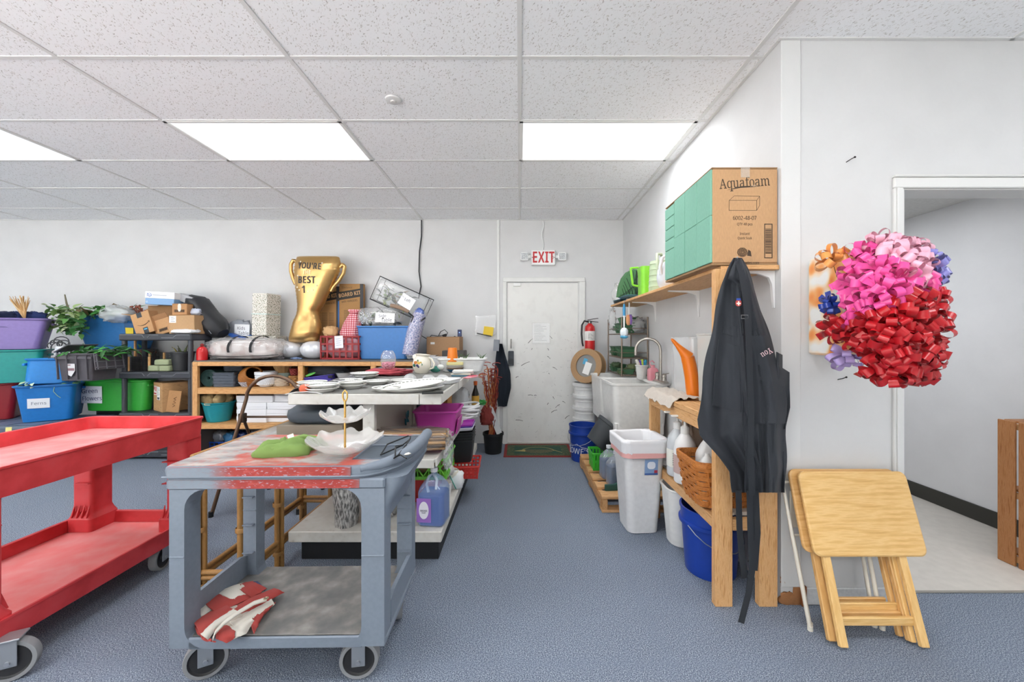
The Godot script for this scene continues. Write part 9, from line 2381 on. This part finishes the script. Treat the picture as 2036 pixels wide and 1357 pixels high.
	var lid := part(gc, "open_lid", mb().box(Vector3(0, 0, -0.15), Vector3(0.012, 0.17, 0.15), 0.003).mesh(), gm, Vector3(0.205, 0.285, 0), Vector3(0, 0, 188))
	for k in 4: part(lid, "lid_rib", bx(-0.008, 0.01, -0.14 + k * 0.088, 0.0, 0.165, -0.13 + k * 0.088, 0.001), M("77757c", 0.5))
	for k in 3: part(lid, "lid_rib", bx(-0.008, 0.02 + k * 0.06, -0.145, 0.0, 0.028 + k * 0.06, 0.145, 0.001), M("77757c", 0.5))
	part(gc, "lid_flap", mb().box(Vector3(0, 0, -0.15), Vector3(0.16, 0.012, 0.15), 0.003).mesh(), gm, Vector3(-0.20, 0.29, 0), Vector3(0, 0, 28))
	var tl := part(gc, "torn_label", mb().prism(PackedVector2Array([Vector2(-0.04, 0.02), Vector2(0.0, 0.0), Vector2(0.04, 0.06), Vector2(0.042, 0.13), Vector2(-0.042, 0.13)]), 0.16, 0.162).mesh(), M("d9d8da", 0.6), Vector3(-0.02, 0.06, -0.012), Vector3(3.5, 0, 0))
	part(tl, "label_print", mb().box(Vector3(-0.035, 0.112, 0.1622), Vector3(0.0, 0.122, 0.1628), 0).box(Vector3(-0.035, 0.06, 0.1622), Vector3(0.035, 0.085, 0.1628), 0).mesh(), M("8a6a70", 0.6))
	var gl := thing("leaf_garland", "glossy green artificial leaves spilling out of the grey crate", "foliage", Vector3(-4.43, 1.16, -4.15))
	leaves(gl, Vector3(0.0, 0.02, 0.02), Vector3(0.20, 0.03, 0.12), 70, ["2f7a38", "45a040", "1f5a2c", "5abf4a", "3a6a3a"], 0.10, 0.035, 7)
	leaves(gl, Vector3(0.22, 0.03, -0.05), Vector3(0.16, 0.03, 0.06), 40, ["2f6a38", "2a4f30", "4a8a48"], 0.10, 0.03, 8)
	var ub2 := tote("large blue tote overflowing with leafy branches against the back wall", Vector3(-4.84, 1.19, -4.785), 0.82, 0.30, 0.40, "2f74b4", 0.74)
	part(ub2, "dark_panel", bx(0.22, 0.12, 0.115, 0.36, 0.33, 0.128, 0.004), plain("285a8c", 0.45), Vector3.ZERO, Vector3(7, 0, 0))
	part(ub2, "yellow_note", bx(-0.045, -0.045, 0, 0.045, 0.045, 0.002, 0), M("d9c232", 0.6), Vector3(0.285, 0.21, 0.162), Vector3(6, 0, -2))
	var lift := thing("storage_tote", "grey tote hidden below the leafy blue tote", "tote", Vector3(-4.75, 0.0, -4.78))
	part(lift, "body", mb().loft([rr(0.48, 0.24, 0.03, 0), rr(0.52, 0.26, 0.03, 1.16), rr(0.56, 0.28, 0.03, 1.17), rr(0.56, 0.28, 0.03, 1.189)]).mesh(), plain("6a6a6e", 0.5))
	var br := thing("leafy_branch", "variegated pale green branch hanging over the blue tote's corner", "branch", Vector3(-5.10, 1.60, -4.50))
	part(br, "stem", mb().tube([Vector3(-0.07, 0.22, 0), Vector3(-0.05, 0.12, 0.0), Vector3(0.0, 0.04, 0.02), Vector3(0.08, -0.03, 0.04)], [0.006, 0.009, 0.011, 0.007], 6).mesh(), M("6a6450", 0.8))
	leaves(br, Vector3(-0.02, -0.05, 0.04), Vector3(0.13, 0.13, 0.08), 110, ["7fa05a", "a8c084", "4f7a40", "d0dcb4", "5f8a4a"], 0.11, 0.055, 11)
	leaves(br, Vector3(0.14, -0.16, 0.08), Vector3(0.12, 0.10, 0.05), 40, ["3f7a3c", "5a9048", "2f5f34"], 0.09, 0.05, 12)
	var b2 := thing("leafy_branch", "broad leaved green stems lying across the top of the blue tote", "branch", Vector3(-4.9, 1.62, -4.70))
	leaves(b2, Vector3(0.05, 0.0, 0.05), Vector3(0.24, 0.05, 0.14), 70, ["3f8a3a", "2f6a30", "6aa858", "7a6a48"], 0.12, 0.055, 13)
	for k in 8: part(b2, "stem", mb().tube([Vector3(-0.1 + k * 0.02, 0.02, 0.05), Vector3(0.1, 0.07 + 0.006 * k, 0.02), Vector3(0.30, 0.04, 0.05)], 0.005, 5).mesh(), M("5f5238", 0.8))
	solo("plastic_sheeting", "crinkled clear plastic sheet bulging from the blue tote", "plastic sheet", mb().blob(Vector3.ZERO, Vector3(0.17, 0.10, 0.13), 0.45, 19, 1.8, -1, 26, 16).mesh(), glass("eef2f4", 0.4, 0.08), Vector3(-4.66, 1.60, -4.60))
	var rbr := thing("rust_berries", "rusty red berry sprays at the edge of the blue tote", "berries", Vector3(-4.50, 1.60, -4.66))
	for k in 26:
		var a := rng.randf() * TAU; var r := rng.randf() * 0.10
		part(rbr, "berry_spray", mb().tube([Vector3.ZERO, Vector3(cos(a) * r, 0.03 + rng.randf() * 0.06, sin(a) * r * 0.5)], 0.003, 4).blob(Vector3(cos(a) * r, 0.04 + rng.randf() * 0.07, sin(a) * r * 0.5), Vector3.ONE * 0.012, 0.2, k, 2, -1, 6, 5).mesh(), M(["8a4a38", "a0604a", "6a342a"][k % 3], 0.8))
	var dv := thing("white_device", "white appliance panel with two black knobs beside the teal tote", "appliance", Vector3(-4.80, 1.118, -4.24), -10)
	part(dv, "case", bx(-0.13, 0, -0.07, 0.13, 0.10, 0.07, 0.008), plain("e4e6ea", 0.4), Vector3.ZERO, Vector3(0, 0, -10))
	for x in [-0.07, -0.02]: part(dv, "knob", mb().blob(Vector3(x, 0.055, 0.072), Vector3(0.013, 0.013, 0.006), 0, 1, 1, -1, 10, 6).mesh(), M("34363a", 0.4))
	solo("appliance_stand", "slate board under the white appliance panel", "board", bx(-0.18, 0, -0.10, 0.18, 0.012, 0.08, 0.002), M("4a4d54", 0.6), Vector3(-4.79, 1.105, -4.25))
	for q in [[106, 692, 0.05], [112, 686, 0.045], [122, 682, 0.055], [118, 694, 0.06], [126, 688, 0.05]]:
		var c := W(q[0], q[1], 4.3)
		var pts: Array = []
		for k in 12:
			var a := PI * 1.25 * k / 11.0
			pts.append(Vector3(-cos(a) * q[2], sin(a) * q[2] * 1.2, sin(a * 2) * 0.02))
		solo("looped_cable", "loop of dark cable rising behind the white appliance panel", "cable", mb().tube(pts, 0.006, 6).mesh(), M("4a4a4e", 0.5), c, Vector3(0, rng.randf() * 60, 0), "dark cable loops")
